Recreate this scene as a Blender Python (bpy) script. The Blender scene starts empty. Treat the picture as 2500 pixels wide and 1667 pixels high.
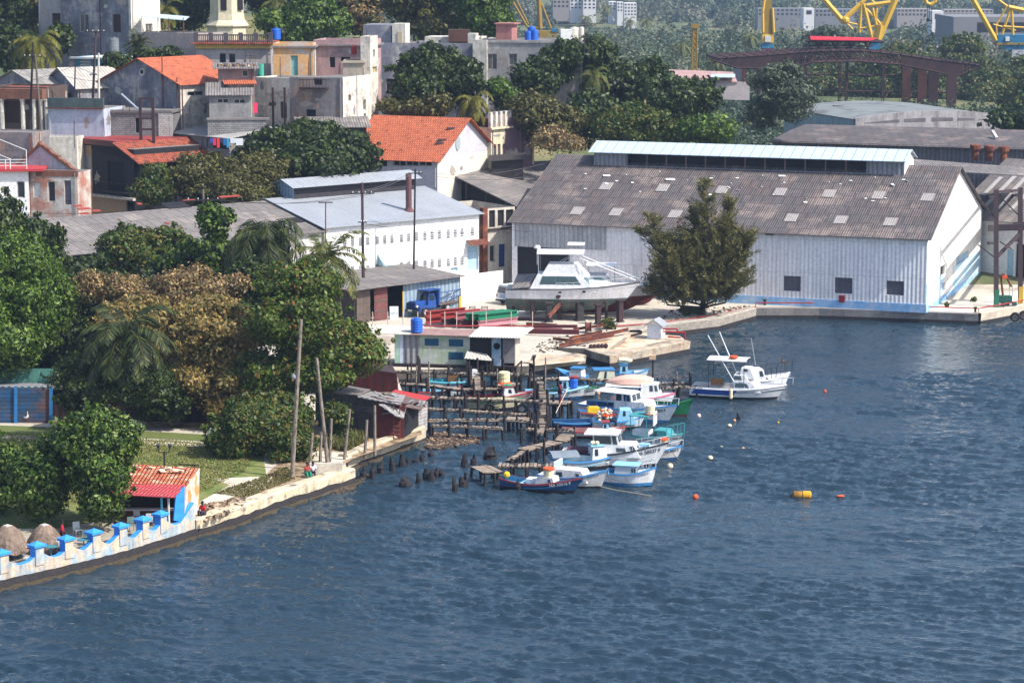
import bpy,math,random
import numpy as np
from mathutils import Vector,Matrix,noise
from math import sin,cos,radians,pi
S=bpy.context.scene
COL=S.collection
F=6000.0;CH=36.5;PITCH=math.atan(953.5/6000)
cam=bpy.data.cameras.new('camera');camo=bpy.data.objects.new('camera',cam);COL.objects.link(camo)
camo.location=(0,0,CH);camo.rotation_euler=(pi/2-PITCH,0,0)
cam.sensor_width=36;cam.lens=F/2500*36;cam.clip_start=1;cam.clip_end=20000
S.camera=camo
SUN_EL=48.0;SUN_AZ=(0.904,-0.427)
world=bpy.data.worlds.new('World');S.world=world;world.use_nodes=True
nt=world.node_tree;bg=nt.nodes['Background']
sky=nt.nodes.new('ShaderNodeTexSky');sky.sky_type='NISHITA';sky.sun_disc=False
sky.sun_elevation=radians(SUN_EL);sky.sun_rotation=math.atan2(SUN_AZ[0],SUN_AZ[1])
sky.air_density=1.0;sky.dust_density=2.0;sky.ozone_density=1.6
nt.links.new(sky.outputs[0],bg.inputs[0]);bg.inputs[1].default_value=0.15
sl=bpy.data.lights.new('sun','SUN');sl.energy=4.0;sl.angle=radians(0.5);sl.color=(1,.95,.87)
so=bpy.data.objects.new('sun',sl);COL.objects.link(so)
sd=Vector((SUN_AZ[0]*cos(radians(SUN_EL)),SUN_AZ[1]*cos(radians(SUN_EL)),sin(radians(SUN_EL))))
so.rotation_euler=sd.to_track_quat('Z','Y').to_euler();so.location=(60,200,90)
S.view_settings.view_transform='Standard';S.view_settings.look='None'
S.view_settings.exposure=0.88;S.view_settings.gamma=1
S.cycles.use_denoising=True;S.cycles.max_bounces=6;S.cycles.volume_bounces=0
S.cycles.transparent_max_bounces=8;S.cycles.sample_clamp_indirect=4
_c,_s=cos(PITCH),sin(PITCH)
def ray(px,py):
 v=(833.5-py)/F
 return Vector(((px-1250)/F,_c+v*_s,-_s+v*_c))
def W(px,py,Y):
 r=ray(px,py);t=Y/r.y
 return Vector((r.x*t,Y,CH+r.z*t))
def G(px,py,z=0.0):
 r=ray(px,py);t=(z-CH)/r.z
 return Vector((r.x*t,r.y*t,z))
V=Vector
MAT={}
def _link(o,parent=None):
 COL.objects.link(o)
 if parent:o.parent=parent;MAT[o.name]=MAT.get(parent.name,Matrix())
 return o
def tag(o,label=None,cat=None,group=None,kind=None):
 if label:o['label']=label
 if cat:o['category']=cat
 if group:o['group']=group
 if kind:o['kind']=kind
 return o
def thing(name,label,cat,loc=(0,0,0),rz=0.0,group=None):
 o=bpy.data.objects.new(name,None);o.empty_display_size=.3
 COL.objects.link(o);o.location=loc;o.rotation_euler=(0,0,rz)
 MAT[o.name]=(Matrix.Translation(V(loc))@Matrix.Rotation(rz,4,'Z')).inverted()
 return tag(o,label,cat,group)
def dup(root,loc,rz=None,label=None,sc=None):
 r=root.copy();COL.objects.link(r);r.location=loc
 if rz is not None:r.rotation_euler=(0,0,rz)
 if sc:r.scale=(sc,sc,sc)if not hasattr(sc,'__len__')else sc
 if label:r['label']=label
 for ch in list(root.children):
  c=ch.copy();COL.objects.link(c);c.parent=r
  for g in list(ch.children):
   d=g.copy();COL.objects.link(d);d.parent=c
 return r
class MB:
 def __init__(s):s.v=[];s.f=[];s.mi=[];s.mats=[];s.m=0
 def use(s,m):
  if m not in s.mats:s.mats.append(m)
  s.m=s.mats.index(m);return s
 def face(s,*pts):
  n=len(s.v);s.v+=[V(p)for p in pts];s.f.append(tuple(range(n,n+len(pts))));s.mi.append(s.m)
 def idx(s,vs,fs):
  n=len(s.v);s.v+=[V(p)for p in vs]
  for f in fs:s.f.append(tuple(i+n for i in f));s.mi.append(s.m)
 def obox(s,o,ex,ey,ez):
  o,ex,ey,ez=V(o),V(ex),V(ey),V(ez)
  p=[o,o+ex,o+ex+ey,o+ey];q=[a+ez for a in p]
  s.idx(p+q,[(3,2,1,0),(4,5,6,7),(0,1,5,4),(1,2,6,5),(2,3,7,6),(3,0,4,7)])
 def box(s,x0,y0,z0,x1,y1,z1):
  s.obox((x0,y0,z0),(x1-x0,0,0),(0,y1-y0,0),(0,0,z1-z0))
 def cbox(s,c,sx,sy,sz,rz=0.0,rx=0.0,ry=0.0):
  R=Matrix.Rotation(rz,3,'Z')@Matrix.Rotation(ry,3,'Y')@Matrix.Rotation(rx,3,'X')
  ex,ey,ez=R@V((sx,0,0)),R@V((0,sy,0)),R@V((0,0,sz))
  s.obox(V(c)-(ex+ey+ez)/2,ex,ey,ez)
 def prism(s,pts,vec,side=None):
  """planar polygon pts extruded along vec"""
  pts=[V(p)for p in pts];vec=V(vec);n=len(pts);q=[p+vec for p in pts]
  fs=[tuple(range(n-1,-1,-1)),tuple(range(n,2*n))]
  s.idx(pts+q,fs)
  for i in range(n):
   j=(i+1)%n;s.face(pts[i],pts[j],q[j],q[i])
 def slab(s,a,b,c,d,t):
  """sheet a b c d (any quad), thickness t downward"""
  s.prism([V(p)-V((0,0,t))for p in(a,b,c,d)],(0,0,t))
 def tube(s,p0,p1,r0,r1=None,n=7,cap=True):
  p0,p1=V(p0),V(p1);r1=r0 if r1 is None else r1
  d=(p1-p0)
  if d.length<1e-6:return
  d.normalize();a=d.cross(V((0,0,1))if abs(d.z)<.95 else V((1,0,0))).normalized();b=d.cross(a)
  vs=[p0+(a*cos(2*pi*i/n)+b*sin(2*pi*i/n))*r0 for i in range(n)]
  vs+=[p1+(a*cos(2*pi*i/n)+b*sin(2*pi*i/n))*r1 for i in range(n)]
  fs=[(i,i+n,(i+1)%n+n,(i+1)%n)for i in range(n)]
  if cap:fs+=[tuple(range(n)),tuple(range(2*n-1,n-1,-1))]
  s.idx(vs,fs)
 def path(s,pts,r,n=5,r1=None):
  r1=r if r1 is None else r1;N=len(pts)-1
  for i in range(N):
   s.tube(pts[i],pts[i+1],r+(r1-r)*i/N,r+(r1-r)*(i+1)/N,n)
 def lathe(s,c,prof,n=12,axis=None):
  c=V(c);vs=[];fs=[]
  for(r,z)in prof:
   for i in range(n):vs.append(c+V((r*cos(2*pi*i/n),r*sin(2*pi*i/n),z)))
  for k in range(len(prof)-1):
   for i in range(n):
    j=(i+1)%n;fs.append((k*n+i,k*n+j,(k+1)*n+j,(k+1)*n+i))
  fs.append(tuple(range(n-1,-1,-1)));fs.append(tuple(range((len(prof)-1)*n,len(prof)*n)))
  s.idx(vs,fs)
 def ball(s,c,r,n=8,sq=1.0,jit=0.0,seed=1):
  rnd=random.Random(seed);m=max(4,n//2+1);r=r if hasattr(r,'__len__')else(r,r,r)
  vs=[];fs=[]
  for k in range(m+1):
   th=pi*k/m
   for i in range(n):
    ph=2*pi*i/n;j=1+rnd.uniform(-jit,jit)
    vs.append(V(c)+V((r[0]*sin(th)*cos(ph)*j,r[1]*sin(th)*sin(ph)*j,r[2]*sq*cos(th)*j)))
  for k in range(m):
   for i in range(n):
    j=(i+1)%n;fs.append((k*n+i,(k+1)*n+i,(k+1)*n+j,k*n+j))
  s.idx(vs,fs)
 def build(s,name,parent=None,local=False,smooth=False,mats=None):
  me=bpy.data.meshes.new(name)
  vs=s.v
  if parent is not None and not local:
   M=MAT.get(parent.name,Matrix());vs=[M@p for p in vs]
  me.from_pydata([tuple(p)for p in vs],[],s.f)
  for m in s.mats:me.materials.append(m)
  me.polygons.foreach_set('material_index',s.mi)
  if smooth:me.polygons.foreach_set('use_smooth',[True]*len(s.f))
  uv=me.uv_layers.new(name='UVMap');data=np.zeros(len(me.loops)*2,'f');k=0
  for f in s.f:
   p0=s.v[f[0]];nn=V((0,0,0))
   for i in range(len(f)):
    a,b=s.v[f[i]],s.v[f[(i+1)%len(f)]]
    nn+=(a-p0).cross(b-p0)
   if getattr(s,'flat',0)or nn.length<1e-12:nn=V((0,0,1))
   nn.normalize()
   if abs(nn.z)>.996:
    t=V((1,0,0));bb=V((0,1,0))
   else:
    t=V((0,0,1)).cross(nn).normalized();bb=nn.cross(t)
   for i in f:
    p=s.v[i];data[k]=p.dot(t);data[k+1]=p.dot(bb);k+=2
  uv.data.foreach_set('uv',data)
  me.update()
  return _link(bpy.data.objects.new(name,me),parent)
def solo(mb,name,label,cat,group=None,smooth=False,kind=None,org=None):
 """a top-level thing that is one mesh; its origin is put at its base"""
 if org is None:
  n=len(mb.v);org=V((sum(p.x for p in mb.v)/n,sum(p.y for p in mb.v)/n,min(p.z for p in mb.v)))
 org=V(org);mb.v=[p-org for p in mb.v]
 o=mb.build(name,smooth=smooth);o.location=org
 return tag(o,label,cat,group,kind)
def lin(c,k=1.0):
 r=[]
 for x in c:
  x=x/255;r.append((x/12.92 if x<=.04045 else((x+.055)/1.055)**2.4)*k)
 return(*r,1)
MC={}
def mat(c1,c2=None,s=.7,mix=.6,rough=.85,c3=None,st=.5,pat=None,pp=1.0,pq=1.0,pc=None,metal=0,bump=0.0,c4=None,patch=.0,ps=.25,spec=.3):
 """c1/c2 mottled by noise of scale s, c3 streaks running down, c4 patches, pat = corr|brick|tile|plank|block|seam"""
 key=(c1,c2,s,mix,rough,c3,st,pat,pp,pq,pc,metal,bump,c4,patch,ps,spec)
 if key in MC:return MC[key]
 m=bpy.data.materials.new('surface_%d'%len(MC));MC[key]=m;m.use_nodes=True
 t=m.node_tree;N=t.nodes;L=t.links;B=N['Principled BSDF']
 B.inputs['Roughness'].default_value=rough;B.inputs['Metallic'].default_value=metal
 B.inputs['Specular IOR Level'].default_value=spec
 uv=N.new('ShaderNodeUVMap')
 def noi(scale,det=5,sx=1,sy=1,rg=.6):
  mp=N.new('ShaderNodeMapping');mp.inputs['Scale'].default_value=(sx,sy,1)
  mp.inputs['Location'].default_value=(scale*7.3,sx*3.1,0)
  L.new(uv.outputs[0],mp.inputs[0])
  n=N.new('ShaderNodeTexNoise');n.inputs['Scale'].default_value=scale;n.inputs['Detail'].default_value=det
  n.inputs['Roughness'].default_value=rg;L.new(mp.outputs[0],n.inputs[0]);return n.outputs[0]
 def ramp(src,a,b):
  r=N.new('ShaderNodeMapRange');r.inputs[1].default_value=a;r.inputs[2].default_value=b
  L.new(src,r.inputs[0]);return r.outputs[0]
 def mul(a,k):
  x=N.new('ShaderNodeMath');x.operation='MULTIPLY';L.new(a,x.inputs[0])
  if isinstance(k,float):x.inputs[1].default_value=k
  else:L.new(k,x.inputs[1])
  return x.outputs[0]
 def mixc(a,b,f):
  x=N.new('ShaderNodeMix');x.data_type='RGBA'
  for sock,val in((x.inputs[6],a),(x.inputs[7],b)):
   if isinstance(val,tuple):sock.default_value=val
   else:L.new(val,sock)
  if isinstance(f,float):x.inputs[0].default_value=f
  else:L.new(f,x.inputs[0])
  return x.outputs[2]
 def setc(c,so):
  if isinstance(c,tuple):so.default_value=c
  else:L.new(c,so)
 k=.86
 c=lin(c1,k)
 if c2:c=mixc(c,lin(c2,k),mul(ramp(noi(s,7),.3,.7),mix))
 if c4:c=mixc(c,lin(c4,k),ramp(noi(ps,6,rg=.65),.58-patch*.25,.70-patch*.25))
 if c3:c=mixc(c,lin(c3,k),mul(mul(ramp(noi(1.0,6,2.2,.22),.42,.72),ramp(noi(.35,4),.3,.65)),st))
 if bump or c2 or c3:
  fn=N.new('ShaderNodeMix');fn.data_type='RGBA';fn.blend_type='MULTIPLY';fn.inputs[0].default_value=1.0
  fr_=N.new('ShaderNodeMapRange');fr_.inputs[1].default_value=.32;fr_.inputs[2].default_value=.6;fr_.inputs[3].default_value=.8;fr_.inputs[4].default_value=1.12
  L.new(noi(3.2,8,rg=.75),fr_.inputs[0]);setc(c,fn.inputs[6]);L.new(fr_.outputs[0],fn.inputs[7]);c=fn.outputs[2]
 h=None
 if pat:
  sp=N.new('ShaderNodeSeparateXYZ');L.new(uv.outputs[0],sp.inputs[0])
  if pat in('corr','seam'):
   a=mul(sp.outputs[0],2*pi/pp)
   sn=N.new('ShaderNodeMath');sn.operation='SINE';L.new(a,sn.inputs[0]);h=sn.outputs[0]
   if pat=='seam':
    h=ramp(h,.93,1.0)
    c=mixc(c,lin(pc or(40,40,40),k),mul(h,.55))
   else:c=mixc(c,lin(pc or(60,55,55),k),mul(ramp(h,.2,-1.0),.45))  # darkens the corrugation valleys: their shade, with some dirt, put into the colour
   if pq:
    b=N.new('ShaderNodeTexBrick');b.inputs['Scale'].default_value=1;b.offset=.5
    b.inputs['Mortar Size'].default_value=.05;b.inputs['Brick Width'].default_value=1.1
    b.inputs['Row Height'].default_value=pq;b.inputs['Color1'].default_value=(1,1,1,1)
    b.inputs['Color2'].default_value=(.8,.8,.8,1);b.inputs['Mortar'].default_value=(.2,.2,.2,1)
    L.new(uv.outputs[0],b.inputs[0])
    x=N.new('ShaderNodeMix');x.data_type='RGBA';x.blend_type='MULTIPLY';x.inputs[0].default_value=.65 if sum(c1)<500 else .2
    setc(c,x.inputs[6]);L.new(b.outputs[0],x.inputs[7]);c=x.outputs[2]
  else:
   b=N.new('ShaderNodeTexBrick');b.inputs['Scale'].default_value=1
   b.inputs['Mortar Size'].default_value={'tile':.035,'plank':.012}.get(pat,.015)
   b.inputs['Brick Width'].default_value=pp;b.inputs['Row Height'].default_value=pq
   b.inputs['Color1'].default_value=(1,1,1,1);b.inputs['Color2'].default_value=(.55,.55,.55,1)
   b.inputs['Mortar'].default_value=lin(pc or(60,50,45));b.inputs['Bias'].default_value=-.35
   if pat=='plank':
    mp=N.new('ShaderNodeMapping');mp.inputs['Rotation'].default_value=(0,0,0);L.new(uv.outputs[0],mp.inputs[0]);L.new(mp.outputs[0],b.inputs[0])
   else:L.new(uv.outputs[0],b.inputs[0])
   x=N.new('ShaderNodeMix');x.data_type='RGBA';x.blend_type='MULTIPLY';x.inputs[0].default_value=.75
   setc(c,x.inputs[6]);L.new(b.outputs[0],x.inputs[7]);c=x.outputs[2]
   h=ramp(b.outputs[1],1.0,0.0)
   if pat=='tile':
    a=mul(sp.outputs[0],2*pi/.25)
    sn=N.new('ShaderNodeMath');sn.operation='SINE';L.new(a,sn.inputs[0]);h=sn.outputs[0]
 if isinstance(c,tuple):B.inputs['Base Color'].default_value=c
 else:L.new(c,B.inputs['Base Color'])
 if h is not None or bump:
  bp=N.new('ShaderNodeBump');bp.inputs['Strength'].default_value=.9
  bp.inputs['Distance'].default_value=bump or .03
  L.new(h if h is not None else noi(2.0,6),bp.inputs['Height']);L.new(bp.outputs[0],B.inputs['Normal'])
 return m
def glass(c=(30,40,48),rough=.12):
 return mat(c,rough=rough,spec=.7)
DARK=mat((26,26,32),(40,38,42))
PANE=glass()
ANCH=[]
def anchor(x,y,z):ANCH.append((x,y,z))
for a in[(-45,262,1.3),(-20,262,1.3),(10,268,1.3),(60,270,1.3),(-60,262,1.3),(100,270,1.3),(-90,262,1.5),(-66,272,6),(-44,272,7.2),(-30,272,7.4),(-22,285,9.5),(-12,285,8),(-56,284,13),(-40,288,15),(-25,295,15),(-15,298,14),(-4,300,11),(-58,300,20),(-46,312,24),(-28,318,24),(-8,322,17),(4,315,10),(14,318,7),(16,290,2.5),(30,310,2),(45,330,2),(70,300,2),(70,400,2.5),(120,400,3),(0,360,17),(-40,380,27),(-80,400,28),(0,430,8),(20,400,3),(100,600,3),(0,600,4),(-100,600,20),(200,700,4),(50,800,3),(-90,300,20),(-120,280,12),(150,300,2),(0,900,3),(200,1200,3),(-100,1200,3),(60,1200,3),(150,1050,1.5),(50,1050,1.5),(-50,1050,2),(250,1050,2),(100,1500,9),(300,1600,12),(0,2000,24),(400,2500,30),(-300,2000,24)]:
 anchor(*a)
_A=None
def gz(x,y):
 global _A
 if _A is None:_A=np.array(ANCH)
 if y<=262:return 1.05
 sc=max(1.0,y/300)
 d2=((_A[:,0]-x)**2+(_A[:,1]-y)**2)
 w=1/(d2+(2.0*sc)**2)**1.6
 z=float((w*_A[:,2]).sum()/w.sum())
 f=min(1,(y-262)/6)
 return 1.05+(z-1.05)*f
 # the setting
def water_mat():
 m=bpy.data.materials.new('sea_water');m.use_nodes=True
 t=m.node_tree;N=t.nodes;L=t.links;B=N['Principled BSDF']
 B.inputs['Base Color'].default_value=(.013,.029,.044,1);B.inputs['Roughness'].default_value=.10
 B.inputs['IOR'].default_value=1.33;B.inputs['Specular IOR Level'].default_value=.5
 tc=N.new('ShaderNodeTexCoord')
 def noi(sc,sx,sy,det,rot=0.0,dist=0.0):
  mp=N.new('ShaderNodeMapping');mp.inputs['Scale'].default_value=(sx,sy,1);mp.inputs['Rotation'].default_value=(0,0,rot)
  L.new(tc.outputs['Object'],mp.inputs[0]);n=N.new('ShaderNodeTexNoise');n.inputs['Scale'].default_value=sc
  n.inputs['Detail'].default_value=det;n.inputs['Distortion'].default_value=dist;n.inputs['Roughness'].default_value=.62
  L.new(mp.outputs[0],n.inputs[0]);return n.outputs[0]
 def mad(a,k,add=None):
  x=N.new('ShaderNodeMath');x.operation='MULTIPLY_ADD';L.new(a,x.inputs[0]);x.inputs[1].default_value=k
  if add is None:x.inputs[2].default_value=0
  else:L.new(add,x.inputs[2])
  return x.outputs[0]
 h=mad(noi(1.0,.62,1.25,4,.12,.6),.62)
 h=mad(noi(2.9,.7,1.5,4,-.2,.4),.26,h)
 h=mad(noi(.16,.8,1.1,2,.3),.9,h)
 bp=N.new('ShaderNodeBump');bp.inputs['Strength'].default_value=1.0;bp.inputs['Distance'].default_value=.2
 L.new(h,bp.inputs['Height']);L.new(bp.outputs[0],B.inputs['Normal'])
 r=N.new('ShaderNodeMapRange');r.inputs[1].default_value=.35;r.inputs[2].default_value=.7
 r.inputs[3].default_value=.04;r.inputs[4].default_value=.12
 L.new(noi(.05,.7,1.4,3,.2),r.inputs[0]);L.new(r.outputs[0],B.inputs['Roughness'])
 return m
def make_water():
 rng=np.random.RandomState(3)
 us=np.concatenate([[-3,-.8],np.linspace(-.24,.24,760),[.8,3]])
 ys=np.concatenate([[2,60,90],104*(275/104)**np.linspace(0,1,640),[330,420]])
 X=us[None,:]*np.maximum(ys,40)[:,None];Y=np.repeat(ys[:,None],len(us),1);Z=np.zeros_like(X);DX=np.zeros_like(X)
 for k in range(80):
  lam=.45*(3.4/.45)**(k/79.);th=rng.normal(-1.9,.42);kk=2*pi/lam;ph=rng.uniform(0,6.28)
  ex,ey,ep=rng.normal(0,.35/lam),rng.normal(0,.5/lam),rng.uniform(0,6.28)
  env=.5+.5*np.sin(ex*X+ey*Y+ep)
  w=kk*(cos(th)*X+sin(th)*Y)+ph
  a=.0165*lam**.35
  Z+=a*env*(np.sin(w)+.25*np.sin(2*w+.6));
 pat=sum(np.sin((X*cos(t)+Y*sin(t)*1.6)/l+q)for t,l,q in((.3,5.2,1),(1.2,8.5,2),(2.1,12.,.4),(-.6,17.,3),(1.7,3.6,5)))
 Z*=.74+.4*np.tanh(pat*.8)
 fade=np.clip((np.abs(us)<.25).astype(float),0,1)[None,:]*((ys>100)&(ys<280)).astype(float)[:,None]
 Z*=fade;n=len(us);m=len(ys)
 co=np.stack([X,Y,Z],-1).reshape(-1,3).astype('f')
 i=np.arange(n*m).reshape(m,n);q=np.stack([i[:-1,:-1],i[:-1,1:],i[1:,1:],i[1:,:-1]],-1).reshape(-1,4)
 me=bpy.data.meshes.new('water');me.vertices.add(len(co));me.vertices.foreach_set('co',co.ravel())
 me.loops.add(q.size);me.loops.foreach_set('vertex_index',q.ravel().astype('i'));me.polygons.add(len(q))
 me.polygons.foreach_set('loop_start',np.arange(0,q.size,4).astype('i'));me.polygons.foreach_set('loop_total',np.full(len(q),4,'i'))
 me.polygons.foreach_set('use_smooth',np.ones(len(q),bool));me.update();me.validate();me.materials.append(water_mat())
 return tag(_link(bpy.data.objects.new('water',me)),kind='structure')
make_water()
CONC=mat((196,186,170),(160,150,138),s=1.2,mix=.7,c3=(96,84,74),st=.35,c4=(214,205,190),patch=.4)
CONC_D=mat((120,112,104),(78,72,70),s=1.4,mix=.8,c3=(50,46,46),st=.5,bump=.05)
TAR=mat((38,36,40),(58,52,50),s=2,mix=.6,rough=.7,bump=.06)
ALGA=mat((84,72,50),(42,38,32),s=3,mix=.9,rough=.6,bump=.1)
coast_px=[(-60,1440),(0,1424),(182,1383),(313,1349),(451,1305),(520,1276),(700,1217),(868,1160),(835,1150),(870,1128),(1000,1076),(1050,1050),(1030,1010),(985,965),(965,905),(1290,893),(1300,866),(1424,868),(1434,882),(1300,862),(1330,848),(1431,850),(1490,870),(1678,834),(1660,820),(1560,812),(1583,800),(1750,780),(1840,752),(2000,752),(2389,766),(2500,745),(2700,708),(2900,690)]
coast_px.remove((1434,882));coast_px.remove((1300,862))
cpts=[G(x,y,1.05)for x,y in coast_px]
_w=[G(x,y,0)for x,y in[(-60,1458),(0,1442),(182,1400),(313,1367),(451,1322),(480,1312),(576,1285),(671,1247),(767,1217),(868,1184)]]
_w=[q+V((-.35,.55,1.05))for q in _w[:-1]]+[_w[-1]+V((-.6,.5,1.05))]
_w+=[G(x,y,0)+V((-.4,.45,1.05))for x,y in[(850,1152),(905,1128),(970,1104),(1035,1081)]]
cpts=_w+cpts[12:]
poly=[V((-160,130,1.05))]+cpts+[V((160,262,1.05)),V((-160,262,1.05))]
from mathutils.geometry import tessellate_polygon
GR=mat((190,182,168),(174,164,150),s=.25,mix=.7,c4=(158,144,128),patch=.25,ps=.12,rough=.95)
mb=MB().use(GR)
for tri in tessellate_polygon([poly]):
 a,b,c=[poly[i]for i in tri]
 if(b-a).cross(c-a).z<0:b,c=c,b
 mb.face(a,b,c)
mb.use(CONC_D)
for i in range(len(poly)-3):
 a,b=poly[i],poly[i+1];lo=V((0,0,-.75));l2=V((0,0,-2.6))
 mb.use(CONC_D);mb.face(a+lo,b+lo,b,a)
 mb.use(TAR);mb.face(a+l2,b+l2,b+lo,a+lo)
tag(mb.build('quay_ground'),kind='structure')
TER=mat((96,104,62),(128,112,84),s=.12,mix=.9,c4=(70,84,50),patch=.6,ps=.05,rough=1)
mb=MB().use(TER);mb.flat=True
ys=[262+4*i for i in range(45)]
while ys[-1]<7000:ys.append(ys[-1]*1.07)
us=[(-.55+1.1*i/110)for i in range(111)]
vs=[(u*y,y,gz(u*y,y)-(.0 if y>262 else 0.02))for y in ys for u in us];n=len(us)
mb.idx(vs,[(j*n+i,j*n+i+1,(j+1)*n+i+1,(j+1)*n+i)for j in range(len(ys)-1)for i in range(n-1)])
tag(mb.build('hillside_terrain',smooth=True),kind='structure')
def sheet(name,pts,z,m,kind='structure'):
 P=[G(x,y,z)for x,y in pts];mb=MB().use(m)
 for tri in tessellate_polygon([P]):
  a,b,c=[P[i]for i in tri]
  if(b-a).cross(c-a).z<0:b,c=c,b
  mb.face(a,b,c)
 return tag(mb.build(name),kind=kind)
GRASS=mat((112,116,62),(134,130,82),s=.8,mix=.8,c4=(82,104,44),patch=.5,ps=.5,rough=1,bump=.05)
GRASS_SHADE=mat((84,96,48),(106,112,60),s=1.1,mix=.8,rough=1,bump=.05)  # darker copy of the lawn green, shade put into the colour
DIRT=mat((150,124,98),(176,154,126),s=.9,mix=.9,c4=(108,92,66),patch=.5,ps=.8,rough=1,bump=.05)
PATH=mat((206,198,180),(186,176,158),s=1.4,mix=.7,c4=(160,148,128),patch=.3,rough=.95)
sheet('lawn_ground',[(-80,1052),(400,1075),(640,1090),(650,1160),(560,1190),(470,1240),(300,1290),(-80,1290)],1.054,GRASS)
sheet('shaded_grass',[(-80,1036),(0,1038),(250,1046),(640,1068),(640,1085),(250,1064),(-80,1056)],1.058,GRASS_SHADE)
sheet('park_dirt',[(-80,1012),(500,1030),(720,1040),(720,1055),(500,1048),(0,1030),(-80,1028)],1.054,DIRT)
sheet('path',[(-80,1060),(110,1064),(300,1074),(640,1090),(640,1096),(300,1082),(110,1072),(-80,1068)],1.062,PATH)
sheet('shore_dirt',[(480,1260),(560,1205),(640,1165),(680,1130),(780,1060),(900,1010),(1020,1020),(1030,1060),(860,1120),(830,1140),(846,1138),(680,1188),(520,1240)],1.059,DIRT)
sheet('paved_apron',[(488,1224),(560,1184),(520,1168),(560,1166),(662,1162),(670,1176),(640,1190),(570,1212),(500,1238)],1.063,PATH)
sheet('paved_terrace',[(745,1120),(760,1100),(850,1104),(860,1116),(820,1132)],1.063,PATH)
sheet('cafe_terrace',[(-80,1388),(-80,1300),(150,1290),(300,1255),(440,1245),(440,1262),(300,1312),(200,1338),(0,1378)],1.066,mat((166,156,140),(140,130,116),s=1.2,mix=.8))
SANDY=mat((214,200,176),(186,166,142),s=.9,mix=.8,c3=(150,96,62),st=.3,c4=(176,140,108),patch=.35,ps=.6)
sheet('pier_apron',[(1436,850),(1490,868),(1674,833),(1655,820),(1560,812),(1440,822)],1.054,SANDY)
sheet('pier_landing',[(1302,888),(1310,866),(1420,868),(1430,880),(1302,893)],1.054,SANDY)
sheet('quay_apron',[(2270,758),(2389,764),(2520,738),(2520,700),(2430,722),(2270,752)],1.054,mat((216,208,192),(196,186,168),s=.6,mix=.8))
def lip(name,px,w,h,m,label,cat='quay edge',z0=0.42,seed=3,low=TAR):
 rnd=random.Random(seed);P=[G(x,y,1.05)for x,y in px];mb=MB().use(m)
 Q=[]
 for a,b in zip(P,P[1:]):
  n=max(1,int((b-a).length/1.3))
  Q+=[a.lerp(b,i/n)for i in range(n)]
 Q.append(P[-1]);prof=[]
 for i,q in enumerate(Q):
  t=(Q[min(i+1,len(Q)-1)]-Q[max(i-1,0)]).normalized();nrm=V((t.y,-t.x,0))
  ww=w*rnd.uniform(.8,1.15);hh=h*rnd.uniform(.85,1.1)
  prof.append([q+nrm*.28+V((0,0,z0-1.05)),q+nrm*(.3+rnd.uniform(0,.12))+V((0,0,hh*.5)),q+nrm*.1+V((0,0,hh)),q-nrm*ww*.8+V((0,0,hh*rnd.uniform(.7,1))),q-nrm*ww])
 for a,b in zip(prof,prof[1:]):
  for k in range(4):mb.face(a[k],b[k],b[k+1],a[k+1])
 mb.use(low)
 for a,b in zip(prof,prof[1:]):
  l=V((0,0,-3.));mb.face(a[0]+l,b[0]+l,b[0],a[0])
 o=mb.build(name);return tag(o,label,cat)
RUST_CONC=mat((196,182,160),(160,146,128),s=1.5,mix=.8,c3=(138,84,52),st=.75,c4=(120,112,104),patch=.3,bump=.08)
lip('pier_edge',[(1434,852),(1490,869),(1678,834)],1.5,.12,RUST_CONC,'crumbling rust-streaked concrete edge of the pier with the white hut',seed=2)
lip('pier_edge',[(1295,889),(1424,868)],1.4,.12,RUST_CONC,'pale crumbling concrete edge of the small landing beside the container sheds',seed=4)
lip('quay_edge',[(1560,812),(1583,800),(1750,780),(1840,755)],1.0,.25,mat((176,168,156),(130,122,114),s=1.5,mix=.9,bump=.1),'rough broken stone edge of the shore below the big casuarina',seed=6)
lip('quay_edge',[(1840,752),(2000,752),(2389,766)],.5,.06,mat((150,146,142),(112,108,108),s=.8,mix=.8,c3=(110,70,52),st=.5,bump=.05),'straight grey concrete quay edge along the long white warehouse',z0=.35,seed=7)
lip('quay_edge',[(2389,766),(2500,745),(2700,708)],.8,.1,mat((206,196,178),(170,156,140),s=.8,mix=.8,c3=(150,110,80),st=.5,bump=.05),'sunlit cream concrete quay edge in front of the steel gantry',z0=.35,seed=8)
wl=[(-60,1458),(0,1442),(182,1400),(313,1367),(451,1322),(480,1312),(576,1285),(671,1247),(767,1217),(868,1184)]
def along(P,step):
 Q=[]
 for a,b in zip(P,P[1:]):
  n=max(1,round((b-a).length/step));Q+=[a.lerp(b,i/n)for i in range(n)]
 return Q+[P[-1]]
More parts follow.
